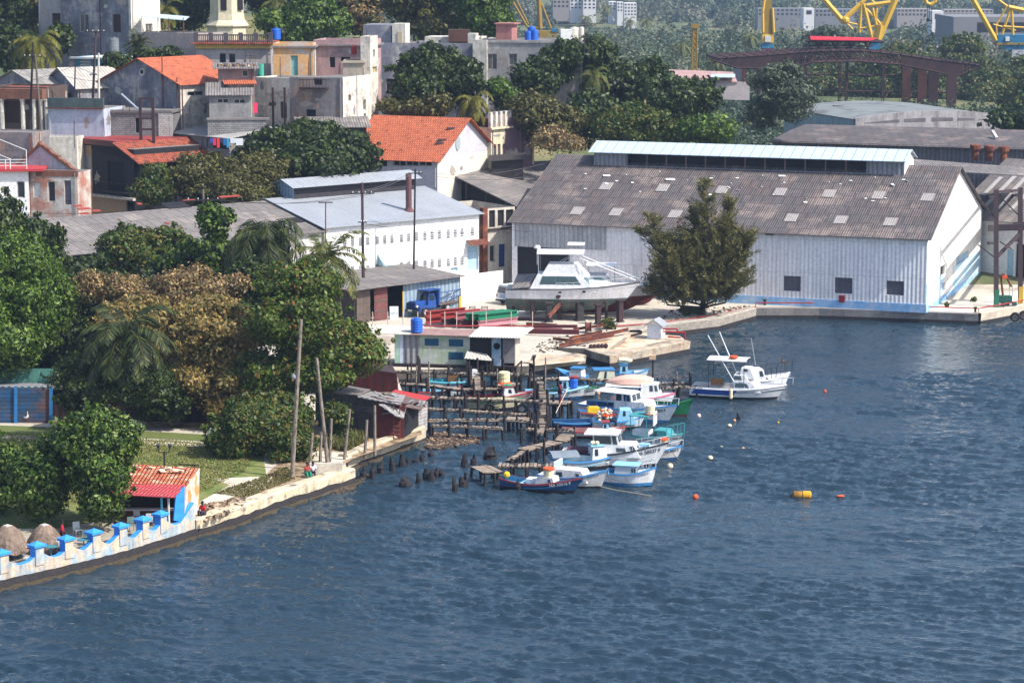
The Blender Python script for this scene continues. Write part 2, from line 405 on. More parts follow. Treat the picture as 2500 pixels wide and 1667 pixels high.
def seawall(name,label,px,w,h,m,seed,band=.55,rough=.05):
 rnd=random.Random(seed);Q=along([G(x,y,0)for x,y in px],.8);prof=[]
 for i,q in enumerate(Q):
  t=(Q[min(i+1,len(Q)-1)]-Q[max(i-1,0)]).normalized();nr=V((t.y,-t.x,0))
  j=lambda k:rnd.uniform(-rough,rough)*k
  prof.append([q+nr*(.22+j(3))+V((0,0,-.3)),q+nr*(.16+j(2))+V((0,0,.14+j(1))),q+nr*.04+V((0,0,.16+j(1))),q+V((0,0,band+j(1.5))),q+nr*j(.5)+V((0,0,h-.1)),q-nr*.12+V((0,0,h+j(.6))),q-nr*(w-.1)+V((0,0,h+j(.8))),q-nr*w+V((0,0,h-.12)),q-nr*w+V((0,0,-.3))])
 mb=MB()
 for a,b in zip(prof,prof[1:]):
  for k,mm in enumerate((ALGA,ALGA,TAR,m,m,m,m,m)):
   mb.use(mm);mb.face(a[k],b[k],b[k+1],a[k+1])
 for e,r in((prof[0],1),(prof[-1],0)):
  mb.use(m);mb.face(*(e if not r else e[::-1]))
 return solo(mb,name,label,'sea wall')
STONE=mat((212,198,170),(186,168,140),s=1.3,mix=.8,c3=(110,92,74),st=.6,c4=(120,110,98),patch=.22,ps=1.2,bump=.06)
seawall('sea_wall','thick cream stone sea wall running from the tiled kiosk to the seated children',wl[5:],1.05,1.2,STONE,11)
seawall('sea_wall','narrower sea wall below the collapsed wooden shack with leaning posts behind',[(850,1152),(905,1128),(970,1104),(1040,1079)],.8,1.25,mat((196,182,158),(160,146,124),s=1.3,mix=.8,c3=(90,80,70),st=.7,bump=.06),12,band=.35)
mb=MB().use(CONC);a=G(756,1158,1.05);b=G(836,1156,1.05)
mb.obox(a,b-a,(0,.45,0),(0,0,.75));solo(mb,'low_wall','short grey block wall joining the two sea walls behind the children','wall')
BLUE=mat((46,138,226),(72,156,232),s=1.5,mix=.5,rough=.6)
BLUE_W=mat((188,182,168),(112,164,198),s=1.3,mix=.85,c3=(70,66,74),st=.8,c4=(206,184,158),patch=.5,ps=.7,bump=.05)
root=thing('scalloped_sea_wall','peeling blue and cream sea wall of the cafe with scalloped top','sea wall',G(230,1390,0))
Q=along([G(x,y,0)for x,y in wl[:5]+[(477,1313)]],.35)
caps_px=[(-75,1372),(11,1351),(104,1333),(181,1317),(236,1301),(290,1285),(344,1268),(396,1254)]
caps=[G(x,y,2.15)for x,y in caps_px]
face=MB();bandm=MB()
def near(q):return min(((q-V((c.x,c.y,0))).length)for c in caps)
prof=[]
rnd=random.Random(5)
for i,q in enumerate(Q):
 t=(Q[min(i+1,len(Q)-1)]-Q[max(i-1,0)]).normalized();nr=V((t.y,-t.x,0))
 dd=near(q);z=1.28+max(0,.7*(1-dd/1.05))**1.5*1.1
 if i>=len(Q)-4:z=1.3+(i-len(Q)+5)*.25
 j=rnd.uniform(-.04,.04)
 prof.append((nr,[q+nr*(.2+j)+V((0,0,-.3)),q+nr*(.15+j)+V((0,0,.14+j)),q+nr*.05+V((0,0,.17+j)),q+V((0,0,.62+j*.6)),q+V((0,0,z)),q-nr*.4+V((0,0,z)),q-nr*.4+V((0,0,-.3))]))
for(_,a),(_,b)in zip(prof,prof[1:]):
 for k,mm in enumerate((ALGA,ALGA,TAR,BLUE_W,BLUE,BLUE)):
  (bandm if k<3 else face).use(mm).face(a[k],b[k],b[k+1],a[k+1])
face.build('wall',root);bandm.build('footing',root)
for c in caps:
 k=min(range(len(Q)),key=lambda i:(Q[i]-V((c.x,c.y,0))).length);nr=prof[k][0];rz=math.atan2(nr.y,nr.x)+pi/2
 q=Q[k]-nr*.22
 mb=MB().use(BLUE);mb.cbox(q+V((0,0,1.55)),.62,.5,1.1,rz);p=mb.build('pillar',root);mb=MB().use(BLUE_W);mb.cbox(q+nr*.262+V((0,0,1.55)),.6,.02,1.08,rz);mb.cbox(q+V((0,0,1.55))-Matrix.Rotation(rz,3,'Z')@V((-.322,0,0)),.02,.46,1.0,rz);mb.build('facing',p)
 mb=MB().use(BLUE);mb.cbox(q+V((0,0,2.15)),.86,.74,.13,rz)
 R=Matrix.Rotation(rz,3,'Z');cs=[q+V((0,0,2.215))+R@V((sx*.43,sy*.37,0))for sx,sy in((-1,-1),(1,-1),(1,1),(-1,1))]
 ap=q+V((0,0,2.42))
 for i in range(4):mb.face(cs[i],cs[(i+1)%4],ap)
 mb.build('cap',p)
def rubble(name,label,px,z,n,seed,cols,r=(.12,.4)):
 rnd=random.Random(seed);P=[G(x,y,z)for x,y in px];mb=MB()
 xs=[p.x for p in P];ysx=[p.y for p in P]
 k=0
 while k<n:
  a,b,c=rnd.sample(P,3);u,v=rnd.random(),rnd.random()
  if u+v>1:u,v=1-u,1-v
  q=a+(b-a)*u+(c-a)*v;s=rnd.uniform(*r);mb.use(rnd.choice(cols))
  mb.cbox(q+V((0,0,s*.2)),s*rnd.uniform(.7,1.6),s*rnd.uniform(.6,1.2),s*rnd.uniform(.4,.9),rnd.uniform(0,3),rnd.uniform(-.4,.4),rnd.uniform(-.4,.4));k+=1
 o=mb.build(name);return tag(o,label,'rubble',kind='stuff')
R1=mat((150,126,104),(110,88,70),s=2);R2=mat((176,158,134),(140,120,98),s=2);R3=mat((84,70,60),s=2)
rubble('shore_rubble','brown broken stones on the little beach below the ruined shack',[(1035,1085),(1050,1055),(1090,1060),(1180,1070),(1160,1084),(1090,1092),(1050,1098)],.0,520,4,[R1,R3,R3,R3],(.08,.28))
rubble('eroded_bank','brown eroded earth and stones behind the sea wall near the kiosk',[(490,1236),(560,1222),(600,1218),(590,1238),(540,1258),(495,1275)],1.05,260,5,[R1,R3,R3,R2],(.1,.3))
rubble('wall_foot_rubble','wet stones at the waterline where the sea wall has broken',[(800,1216),(830,1196),(872,1168),(900,1160),(880,1185),(850,1200)],-.05,120,6,[R3,R3,ALGA],(.12,.35))
rubble('yard_debris','scattered rubbish and scrap on the ground beneath the casuarina',[(1600,790),(1640,758),(1800,750),(1840,746),(1760,772),(1640,792)],1.05,260,7,[R1,R3,R3],(.05,.22))
rubble('yard_debris','loose stones and scrap on the pier around the rusty girders',[(1290,858),(1330,830),(1430,815),(1500,800),(1440,845),(1330,862)],1.05,150,8,[R3,R3,R1],(.05,.2))
def grass_tufts(px,n,cols,label,seed,h=(.06,.16)):
 rng=np.random.RandomState(seed);P=[G(x,y,1.05)for x,y in px];tr=[[P[i]for i in t]for t in tessellate_polygon([P])];ar=np.array([((b-a).cross(c-a)).length for a,b,c in tr]);ar/=ar.sum();C,A,B_=[],[],[]
 for k,(a,b,c)in enumerate(tr):
  m=int(n*ar[k]);u,v=rng.rand(m,1),rng.rand(m,1);f=(u+v)>1;u=np.where(f,1-u,u);v=np.where(f,1-v,v)
  p=np.array(a)+(np.array(b)-np.array(a))*u+(np.array(c)-np.array(a))*v;hh=rng.uniform(*h,(m,1));up=np.concatenate([rng.normal(0,.35,(m,2)),np.ones((m,1))],1)*hh;p[:,2]+=hh[:,0]*.8
  th=rng.rand(m)*6.28;C.append(p);A.append(up);B_.append(np.stack([np.cos(th),np.sin(th),th*0],1)*.05)
 return np.concatenate(C),np.concatenate(A),np.concatenate(B_),cols,label
GRASS_JOBS=[grass_tufts([(-80,1052),(400,1075),(640,1090),(600,1150),(500,1200),(300,1230),(-80,1230)],26000,[(140,146,74),(156,156,88),(170,160,100),(130,138,70)],'short dry green grass of the park lawn',1,(.03,.08)),grass_tufts([(520,1205),(640,1165),(700,1140),(720,1170),(600,1215)],2600,[(130,120,70),(110,112,52),(176,160,110)],'patchy dry grass between the paved apron and the sea wall',2,(.04,.1)),grass_tufts([(780,1090),(870,1060),(900,1075),(850,1105)],2200,[(130,124,60),(110,118,50),(150,140,90)],'tall dry grass at the foot of the leaning posts',3,(.15,.45))]
mh=bpy.data.materials.new('air');mh.use_nodes=True;t=mh.node_tree
for nn in list(t.nodes):
 if nn.type=='BSDF_PRINCIPLED':t.nodes.remove(nn)
pv=t.nodes.new('ShaderNodeVolumePrincipled');pv.inputs['Color'].default_value=(.5,.66,.92,1)
pv.inputs['Density'].default_value=.00015;pv.inputs['Anisotropy'].default_value=.2
t.links.new(pv.outputs[0],t.nodes['Material Output'].inputs['Volume'])
mb=MB().use(mh);mb.box(-4500,-100,-8,4500,7600,90)
tag(mb.build('haze'),kind='stuff')
# building kit
GZ=1.05
def GG(px,py):return G(px,py,GZ)
class Fr:
 """a building frame: A front-left corner, B front-right corner (as seen), local x along the front, y into the depth"""
 def __init__(s,name,label,cat,A,B,group=None,base=None):
  A,B=V(A),V(B);z=base if base is not None else min(A.z,B.z);d=B-A
  s.L=math.hypot(d.x,d.y);s.rz=math.atan2(d.y,d.x)
  s.root=thing(name,label,cat,(A.x,A.y,z),s.rz,group)
  s.I=MAT[s.root.name];s.I3=s.I.to_3x3();s.M=s.I.inverted()
 def _hit(s,px,py,ax,val):
  o=s.I@V((0,0,CH));d=s.I3@ray(px,py);t=(val-o[ax])/d[ax];return o+d*t
 def f(s,px,py,y=0.0):return s._hit(px,py,1,y)
 def r(s,px,py,x=None):return s._hit(px,py,0,s.L if x is None else x)
 def pl(s,px,py,p0,n):
  o=s.I@V((0,0,CH));d=s.I3@ray(px,py);n=V(n);return o+d*((V(p0)-o).dot(n)/d.dot(n))
 def z(s,px,py,y=0.0):return s.f(px,py,y).z
 def w(s,p):return s.M@V(p)
LOUV=mat((70,66,72),(48,46,52),pat='plank',pp=3.0,pq=.11,pc=(20,20,22),s=3)
SHUT=mat((112,110,122),(84,82,92),pat='plank',pp=.14,pq=4,pc=(40,38,44),s=2)
FRM=mat((190,186,180),(150,146,140),s=3)
VENT=mat((206,206,208),pat='plank',pp=3,pq=.2,pc=(90,92,98))
BLUEP=mat((34,66,128),(22,44,92),s=2,mix=.7)
TEALP=mat((120,176,172),(96,150,150),s=2)
YELP=mat((206,184,120),(170,146,90),s=2)
KIND={'dark':(DARK,None),'glass':(PANE,FRM),'louv':(LOUV,FRM),'shut':(SHUT,None),'vent':(VENT,None),'blue':(BLUEP,None),'teal':(TEALP,FRM),'yel':(YELP,FRM),'door':(mat((74,52,46),(50,36,34),pat='plank',pp=.16,pq=4),None),'bars':(LOUV,FRM),'white':(mat((214,214,212),(190,190,190)),FRM),'wdoor':(mat((160,200,226),(186,212,226),s=1.2,c3=(120,96,84),st=.6),None)}
def wallp(mb,o,ux,Wd,H,ops=(),dep=.22):
 """wall face seen from outside: o lower-left, ux to the right; ops = (u0, v0, u1, v1) holes with reveals"""
 o,ux=V(o),V(ux);uz=V((0,0,1));out=ux.cross(uz);P=lambda u,v,d=0:o+ux*u+uz*v-out*d
 us=sorted({0,Wd,*[min(max(q,0),Wd)for r in ops for q in(r[0],r[2])]});vs=sorted({0,H,*[min(max(q,0),H)for r in ops for q in(r[1],r[3])]})
 for a,b in zip(us,us[1:]):
  for c,d in zip(vs,vs[1:]):
   if b-a<1e-5 or d-c<1e-5:continue
   mu,mv=(a+b)/2,(c+d)/2
   if any(r[0]<mu<r[2]and r[1]<mv<r[3]for r in ops):continue
   mb.face(P(a,c),P(b,c),P(b,d),P(a,d))
 for r in ops:
  u0,v0,u1,v1=r[:4]
  q=[(u0,v0),(u1,v0),(u1,v1),(u0,v1)]
  for i in range(4):
   a,b=q[i],q[(i+1)%4];mb.face(P(*b),P(*a),P(*a,dep),P(*b,dep))
def opening(fr,o,ux,rect,kind,dep=.22,nm=None):
 o,ux=V(o),V(ux);uz=V((0,0,1));out=ux.cross(uz)
 u0,v0,u1,v1=rect[:4];pm,fm=KIND[kind]
 P=lambda u,v,d:o+ux*u+uz*v-out*d
 nm=nm or('door' if kind in('door','wdoor')else 'vent' if kind=='vent' else 'shutter' if kind in('shut','blue')else 'window')
 w,h=u1-u0,v1-v0
 mb=MB()
 if fm:
  mb.use(fm);t=min(.09,w*.14)
  for(a,b,c,d)in((u0,v0,u0+t,v1),(u1-t,v0,u1,v1),(u0+t,v0,u1-t,v0+t),(u0+t,v1-t,u1-t,v1)):
   mb.obox(P(a,b,dep-.02),ux*(c-a),uz*(d-b),out*.06)
  if w>.9:mb.obox(P((u0+u1)/2-t/2,v0+t,dep-.02),ux*t,uz*(h-2*t),out*.05)
  if kind=='bars':
   for i in range(1,int(w/.16)):mb.obox(P(u0+i*.16,v0+t,dep-.1),ux*.025,uz*(h-2*t),out*.02)
  fo=mb.build(nm,fr.root,local=True)
  mb=MB().use(pm);mb.obox(P(u0,v0,dep+.06),ux*w,uz*h,out*.05);mb.build('pane',fo,local=True)
 else:
  mb.use(pm);mb.obox(P(u0,v0,dep+.05),ux*w,uz*h,out*.05)
  if kind=='vent':
   for i in range(5):mb.obox(P(u0-.03,v0+h*(i+.1)/5,dep),ux*(w+.06),uz*h*.08+V((0,0,0)),out*(dep+.03))
  mb.build(nm,fr.root,local=True)
def walls(fr,D,H,wm,F_=(),R_=(),L_=(),px=True,name='wall',dep=.22,mR=None):
 """four walls; F_/R_/L_ openings as photo pixels (x0, y0, x1, y1, kind) on that wall"""
 L=fr.L;mb=MB().use(wm)
 def conv(lst,side):
  out=[]
  for r in lst:
   if side=='F':a=fr.f(r[0],r[3]);b=fr.f(r[2],r[1]);u0,u1=a.x,b.x
   elif side=='R':a=fr.r(r[0],r[3]);b=fr.r(r[2],r[1]);u0,u1=a.y,b.y
   else:a=fr.r(r[0],r[3],0);b=fr.r(r[2],r[1],0);u0,u1=D-a.y,D-b.y
   z0,z1=max(a.z,.02),min(b.z,H-.02);W_=L if side=='F' else D
   u0,u1=max(.02,min(u0,u1)),min(W_-.02,max(u0,u1))
   if u1-u0>.05 and z1-z0>.05:out.append((u0,z0,u1,z1,r[4]))
  return out
 f,r,l=conv(F_,'F'),conv(R_,'R'),conv(L_,'L')
 wallp(mb,(0,0,0),(1,0,0),L,H,f,dep)
 if mR:mb.use(mR)
 wallp(mb,(L,0,0),(0,1,0),D,H,r,dep);mb.use(wm)
 wallp(mb,(0,D,0),(0,-1,0),D,H,l,dep)
 wallp(mb,(L,D,0),(-1,0,0),L,H)
 wo=mb.build(name,fr.root,local=True);fr.ops=(f,r)
 for lst,o,ux in((f,(0,0,0),(1,0,0)),(r,(L,0,0),(0,1,0)),(l,(0,D,0),(0,-1,0))):
  for q in lst:opening(fr,o,ux,q,q[4],dep)
 return wo
def flat_roof(fr,D,H,rm,wm,par=.35,cornice=0.0,cm=None):
 L=fr.L;mb=MB().use(rm);mb.box(.05,.05,H-.15,L-.05,D-.05,H+.0);ro=mb.build('roof',fr.root,local=True)
 if par>0:
  mb=MB().use(wm)
  for(a,b,c,d)in((0,0,L,.2),(0,D-.2,L,D),(0,.2,.2,D-.2),(L-.2,.2,L,D-.2)):mb.box(a,b,H,c,d,H+par)
  mb.build('parapet',ro,local=True)
 if cornice:
  mb=MB().use(cm or wm);mb.box(-cornice,-cornice,H-.22,L+cornice,0.0,H-.02);mb.box(L,0,H-.22,L+cornice,D,H-.02);mb.build('cornice',ro,local=True)
 return ro
def gable_x(fr,D,H,rise,rm,wm,over=.4,t=.07,yr=None,name='roof',gname='gable',x0=0,x1=None):
 """ridge along x"""
 L=fr.L if x1 is None else x1;yr=D/2 if yr is None else yr;mb=MB().use(rm);k1=rise/yr;k2=rise/(D-yr)
 mb.slab((x0-over,-over,H-over*k1+t),(L+over,-over,H-over*k1+t),(L+over,yr,H+rise+t),(x0-over,yr,H+rise+t),t)
 mb.slab((L+over,D+over,H-over*k2+t),(x0-over,D+over,H-over*k2+t),(x0-over,yr,H+rise+t),(L+over,yr,H+rise+t),t)
 ro=mb.build(name,fr.root,local=True)
 for x,fl in((x0,1),(L,0)):
  p=[(x,0,H),(x,D,H),(x,yr,H+rise)];mb=MB().use(wm);mb.face(*(p[::-1]if fl else p));mb.build(gname,fr.root,local=True)
 return ro
def gable_y(fr,D,H,rise,rm,wm,over=.4,t=.07,xr=None):
 """ridge along y (gable wall faces the front)"""
 L=fr.L;xr=L/2 if xr is None else xr;mb=MB().use(rm);k1=rise/xr;k2=rise/(L-xr)
 mb.slab((-over,D+over,H-over*k1+t),(-over,-over,H-over*k1+t),(xr,-over,H+rise+t),(xr,D+over,H+rise+t),t)
 mb.slab((L+over,-over,H-over*k2+t),(L+over,D+over,H-over*k2+t),(xr,D+over,H+rise+t),(xr,-over,H+rise+t),t)
 ro=mb.build('roof',fr.root,local=True)
 mb=MB().use(wm);mb.face((0,0,H),(L,0,H),(xr,0,H+rise));mb.build('gable',fr.root,local=True)
 mb=MB().use(wm);mb.face((L,D,H),(0,D,H),(xr,D,H+rise));mb.build('gable',fr.root,local=True);return ro
FIBRO=mat((98,94,95),(80,76,79),s=.35,mix=.8,c3=(146,114,100),st=.5,pat='corr',pp=.24,pq=1.75,pc=(74,68,70),bump=.03,c4=(136,124,118),patch=.3)
FIBRO2=mat((140,134,130),(112,106,104),s=.3,mix=.9,c3=(84,76,76),st=.5,pat='corr',pp=.3,pq=2.2,pc=(90,84,84),bump=.025,c4=(156,146,138),patch=.2)
METAL_R=mat((160,164,170),(138,144,152),s=.4,mix=.6,rough=.42,c3=(120,124,130),st=.4,pat='seam',pp=.55,pq=0,pc=(90,98,110),bump=.03,spec=.5)
METAL_W=mat((184,200,210),(170,186,198),s=.4,mix=.4,rough=.45,pat='seam',pp=1.1,pq=0,pc=(120,132,142),bump=.04,spec=.4)
WHT=mat((232,232,230),(216,216,216),s=.5,mix=.5,c3=(150,142,134),st=.35,bump=.02)
WCORR=mat((252,248,248),(240,236,238),s=.5,mix=.6,c3=(150,146,150),st=.6,pat='corr',pp=.42,pq=3.4,pc=(226,224,228),bump=.025)
GCORR=mat((150,152,158),(124,126,132),s=.5,mix=.6,c3=(84,84,84),st=.6,pat='corr',pp=.5,pq=0,pc=(80,82,88),bump=.05)
BCORR=mat((150,170,186),(128,150,168),s=.5,c3=(100,100,104),st=.5,pat='corr',pp=.5,pq=0,pc=(84,100,118),bump=.05)
RUST=mat((112,62,48),(74,44,40),s=1.2,mix=.9,c4=(140,84,54),patch=.3,ps=1)
RUSTD=mat((66,46,48),(48,38,42),s=1.2,mix=.9)
STEEL=mat((62,54,62),(84,62,60),s=1.2,mix=.7)
WOOD=mat((120,112,104),(84,76,70),s=2,mix=.9,pat='plank',pp=.18,pq=3,pc=(40,36,34))
WOODD=mat((72,66,66),(50,46,48),s=2,mix=.9,pat='plank',pp=3,pq=.22,pc=(24,22,24))
PLASTER=mat((206,198,184),(176,168,156),s=.6,mix=.8,c3=(92,84,78),st=.7,c4=(150,120,100),patch=.12)
A=V((0.0,256.6,GZ));B=V((41.0,241.0,GZ))
fr=Fr('warehouse','long white corrugated warehouse with grey sheet roof and pale raised ridge vent','warehouse',A,B)
H=7.45;D=30.0;RISE=5.8;L=fr.L
walls(fr,D,H,WCORR,[(1262,607,1392,700,'dark'),(1867,562,1890,574,'dark'),(1912,675,1955,710,'shut'),(2037,679,2081,716,'shut'),(2163,687,2207,720,'shut'),(1798,668,1826,700,'shut')],[(2266,686,2279,723,'blue'),(2296,688,2307,716,'blue'),(2296,645,2307,676,'dark'),(2331,609,2366,744,'wdoor'),(2379,652,2391,710,'blue'),(2379,627,2391,650,'glass'),(2407,677,2420,705,'blue'),(2407,648,2420,675,'glass'),(2329,508,2376,546,'white'),(2437,680,2447,703,'blue')],mR=mat((236,236,232),(224,222,216),s=.5,c3=(190,130,90),st=.5,bump=.02))
gable_x(fr,D,H,RISE,FIBRO,WHT,over=.45)
mb=MB().use(mat((92,168,224),(210,214,222),s=.8,mix=.75,c3=(120,130,140),st=.3));mb.box(0,-.06,0,L+.06,-.003,.85);mb.box(L+.003,0,0,L+.06,D,.6)
mb.build('plinth',fr.root,local=True)
mb=MB().use(mat((150,200,228),(220,224,226),s=.6,mix=.8));mb.box(L+.003,0,.6,L+.03,8.2,2.9);mb.box(L+.003,14.2,.6,L+.03,D,2.9);mb.build('painted_band',fr.root,local=True)
k=RISE/(D/2);nrm=V((0,-k,1)).normalized()
SKY=mat((158,152,148),(136,130,128),s=1.4,mix=.7,pat='corr',pp=.24,pq=0,pc=(150,142,140),bump=.02)
for(x,y)in[(1480,455),(1618,459),(1763,464),(1904,469),(2024,473),(2145,477),(2265,482),(1410,515),(1504,518),(1648,523),(1932,532),(2053,537),(2174,542)]:
 c=fr.pl(x,y,(0,0,H+.1),(0,-k,1));mb=MB().use(SKY)
 s=V((0,1,k)).normalized();mb.obox(c-V((.62,0,0))-s*.85,(1.24,0,0),s*1.7,nrm*.05);mb.build('skylight',fr.root,local=True)
y0=12.7;a=fr.f(1450,403,y0);b=fr.f(2208,424,y0);zt=(fr.z(1450,369,y0)+fr.z(2208,391,y0))/2;yb=17.3
xa=a.x;xb=b.x;zb0=H+k*y0;x1=fr.f(1532,400,y0).x;x2=fr.f(2115,420,y0).x
mb=MB().use(GCORR)
wallp(mb,(xa,y0,zb0-.6),(1,0,0),xb-xa,zt-zb0+.6,[(x1-xa,.75,x2-xa,zt-zb0+.52)],.1)
mb.use(WHT);wallp(mb,(xb,y0,zb0-.6),(0,1,0),yb-y0,zt-zb0+.6);wallp(mb,(xa,yb,zb0-.6),(0,-1,0),yb-y0,zt-zb0+.6)
mb.use(GCORR);wallp(mb,(xb,yb,zb0-.6),(-1,0,0),xb-xa,zt-zb0+.6)
ym=(y0+yb)/2;mb.use(WHT);mb.face((xb,y0,zt),(xb,yb,zt),(xb,ym,zt+.8));mb.face((xa,yb,zt),(xa,y0,zt),(xa,ym,zt+.8))
vo=mb.build('ridge_vent',fr.root,local=True)
mb=MB().use(DARK);mb.box(x1,y0+.9,zb0,x2,y0+1.0,zt);mb.build('opening',vo,local=True)
for i in range(1,12):
 x=x1+(x2-x1)*i/12;mb=MB().use(mat((120,96,92),(84,64,62)));mb.box(x-.07,y0+.02,zb0+.1,x+.07,y0+.16,zt);mb.build('post',vo,local=True)
rz=fr.z(1458,335,ym)if False else zt+.95
mb=MB().use(METAL_W);mb.slab((xa-.5,y0-.5,zt-.1),(xb+.3,y0-.5,zt-.1),(xb+.3,ym,rz),(xa-.5,ym,rz),.06)
mb.slab((xb+.3,yb+.5,zt-.1),(xa-.5,yb+.5,zt-.1),(xa-.5,ym,rz),(xb+.3,ym,rz),.06);mb.build('vent_roof',vo,local=True)
mb=MB().use(mat((140,30,36)));p=fr.f(2049,737);q=fr.f(2063,721);mb.box(p.x,-.2,p.z,q.x,-.065,q.z);mb.build('hose_box',fr.root,local=True)
mb=MB().use(mat((196,196,198),(160,160,164),s=.5,mix=.8,c3=(96,94,96),st=.7,pat='corr',pp=.5,pq=0,pc=(120,120,126),bump=.04));p=fr.f(1262,640);q=fr.f(1390,607);mb.box(p.x-.2,-.1,q.z,q.x+4.0,-.01,H-.1)
mb.build('patched_cladding',fr.root,local=True)
rnd=random.Random(9);mb=MB().use(mat((226,226,224)))
for i in range(70):
 x=rnd.uniform(4,L-3);y=rnd.gauss(9.5,2.2)
 if not 2<y<12:continue
 s_=rnd.uniform(.06,.3)if i>12 else rnd.uniform(.3,.75);p=fr.w((x,y,H+k*y+.12));mb.cbox(p,s_*rnd.uniform(.8,2),s_*.6,.03,rnd.uniform(0,3),rnd.uniform(.2,.5),0)
tag(mb.build('roof_scraps'),'white scraps of broken sheet lying on the warehouse roof','scraps',kind='stuff')
A2=W(2352,600,268);A2.z=GZ;B2=W(2530,600,262);B2.z=GZ
fr2=Fr('warehouse','white workshop with striped grey roof and three rusty ventilators behind the gantry','warehouse',W(2330,500,272.5).xy.to_3d()+V((0,0,GZ)),W(2620,500,262).xy.to_3d()+V((0,0,GZ)))
H2=fr2.z(2440,535);walls(fr2,22,H2,WHT,[(2456,610,2475,712,'wdoor'),(2476,600,2530,715,'dark')])
gable_x(fr2,22,H2,5.6,FIBRO2,WHT,over=.5)
k2=5.6/11
STRIPE=mat((186,182,180),(160,156,156),s=1)
for(x,y)in[(2422,455),(2458,450),(2492,446),(2408,500),(2450,495),(2490,490)]:
 c=fr2.pl(x,y,(0,0,H2+.1),(0,-k2,1));mb=MB().use(STRIPE);s_=V((0,1,k2)).normalized();mb.obox(c-V((.25,0,0))-s_*2,(.5,0,0),s_*4,V((0,-k2,1)).normalized()*.05);mb.build('skylight',fr2.root,local=True)
for(x,y)in[(2380,418),(2414,413),(2449,411)]:
 c=fr2.f(x,y,11.0);mb=MB().use(RUST);mb.lathe((c.x,11,H2+5.2),[(.42,0),(.42,1.2),(.62,1.2),(.66,1.7),(.5,1.8)],10);mb.build('ventilator',fr2.root,local=True)
A3=W(1888,350,300);B3=W(2700,392,285)
fr3=Fr('warehouse','long grey-brown corrugated shed behind the ridge vent, lowest of the back row','warehouse',(A3.x,A3.y,GZ),(B3.x,B3.y,GZ))
z1=fr3.z(1888,344);walls(fr3,12,z1,mat((120,116,122),(96,92,98),s=.5,c3=(60,56,60),st=.8,pat='corr',pp=.5,pq=0,pc=(70,66,72)),[])
mb=MB().use(FIBRO);zr=fr3.z(1900,316,9.0);mb.slab((-.5,-.5,z1-.1),(fr3.L,-.5,z1-.1),(fr3.L,9,zr),(-.3,9,zr),.08)
mb.slab((fr3.L,16,z1+1),(-.3,16,z1+1),(-.3,9,zr),(fr3.L,9,zr),.08);mb.build('roof',fr3.root,local=True)
mb=MB().use(STRIPE);c=fr3.pl(2428,338,(0,-.5,z1),(0,-(zr-z1)/9.5,1));mb.cbox(c+V((0,0,.4)),.35,1.9,.35,.5,.4);mb.build('pipe',fr3.root,local=True)
mbx=MB().use(FIBRO2);a_,b_,c_,d_=W(2225,388,280),W(2520,410,272),W(2520,430,266),W(2200,412,272)
mbx.slab(d_,c_,b_,a_,.1);o=mbx.build('roof',fr3.root)
A4=W(2088,318,322);B4=W(2440,316,330)
fr4=Fr('arched_hall','weathered grey hall with curved bitumen roof and arched concrete end','hall',(A4.x,A4.y,2),(B4.x,B4.y,2))
HC=mat((164,160,162),(128,124,128),s=.5,mix=.9,c3=(64,60,64),st=.9)
L4=fr4.L;zs=fr4.z(2088,290);zc=fr4.z(2270,271);n=18;arc=[(L4*i/n,zs+(zc-zs)*(1-(2*i/n-1)**2)**.9)for i in range(n+1)]
D4=20
mb=MB().use(HC);mb.prism([(0,0,0),(L4,0,0)]+[(x,0,z)for x,z in arc[::-1]],(0,.5,0));w_=mb.build('end_wall',fr4.root,local=True)
mb=MB().use(mat((110,106,112),(76,72,78),s=.5,mix=.9))
for(x0,x1_)in[(.06,.3),(.33,.48),(.52,.67),(.70,.82),(.85,.93)]:
 f0=lambda t:zs+(zc-zs)*(1-(2*t-1)**2)**.9-.9
 base=zs-.7
 if min(f0(x0),f0(x1_))>base-1.0:
  mb.prism([(x0*L4,0,base),(x1_*L4,0,base),(x1_*L4,0,max(base+.1,f0(x1_))),(x0*L4,0,max(base+.1,f0(x0)))],(0,-.01,0))
mb.build('recess',w_,local=True)
mb=MB().use(mat((126,132,130),(104,108,108),s=.3,mix=.8,c4=(92,92,96),patch=.3))
for(a,b)in zip(arc,arc[1:]):mb.slab((a[0],.3,a[1]-.12),(b[0],.3,b[1]-.12),(b[0],D4,b[1]+.2),(a[0],D4,a[1]+.2),.15)
mb.build('roof',fr4.root,local=True,smooth=False)
mb=MB().use(BCORR);wallp(mb,(0,D4,0),(0,-1,0),D4,zs-.2);mb.build('side_wall',fr4.root,local=True)
c=W(2052,268,338);mb=MB().use(RUSTD);mb.cbox(c,2.1,2,1.1);mb.build('roof_box',fr4.root)
dr=V((.752,.659,0));pp=V((-.659,.752,0));Bc=V((-3.5,257,GZ))
frw=Fr('workshop','long white two-storey workshop with rows of small vents and blue-grey metal roof','workshop',Bc-dr*20.2,Bc)
HW=8.25;ops=[]
for i,x in enumerate([842,861,880,898,921,939.5,957,980,998,1016.6,1037.5,1055,1072.7,1094.4,1111.6,1128,1153]):
 y=592-(x-861)*.089;ops.append((x-4,y-11,x+4,y+11,'vent'))
 if x<1130:ops.append((x-4,y+58,x+4,y+80,'vent'))
ops.append((1100,652,1118,664,'wdoor'));ops.append((1141,600,1168,662,'wdoor'))
walls(frw,20,HW,mat((244,244,242),(232,232,232),s=.4,c3=(140,134,126),st=.28,bump=.02),ops)
gable_x(frw,20,HW,2.1,METAL_R,WHT,over=.45,yr=9.5)
y0=8.6;a=frw.f(718,481,y0);b=frw.f(1012,462,y0);zt=(frw.z(722,450,y0)+frw.z(1012,434,y0))/2;zb0=HW+1.9
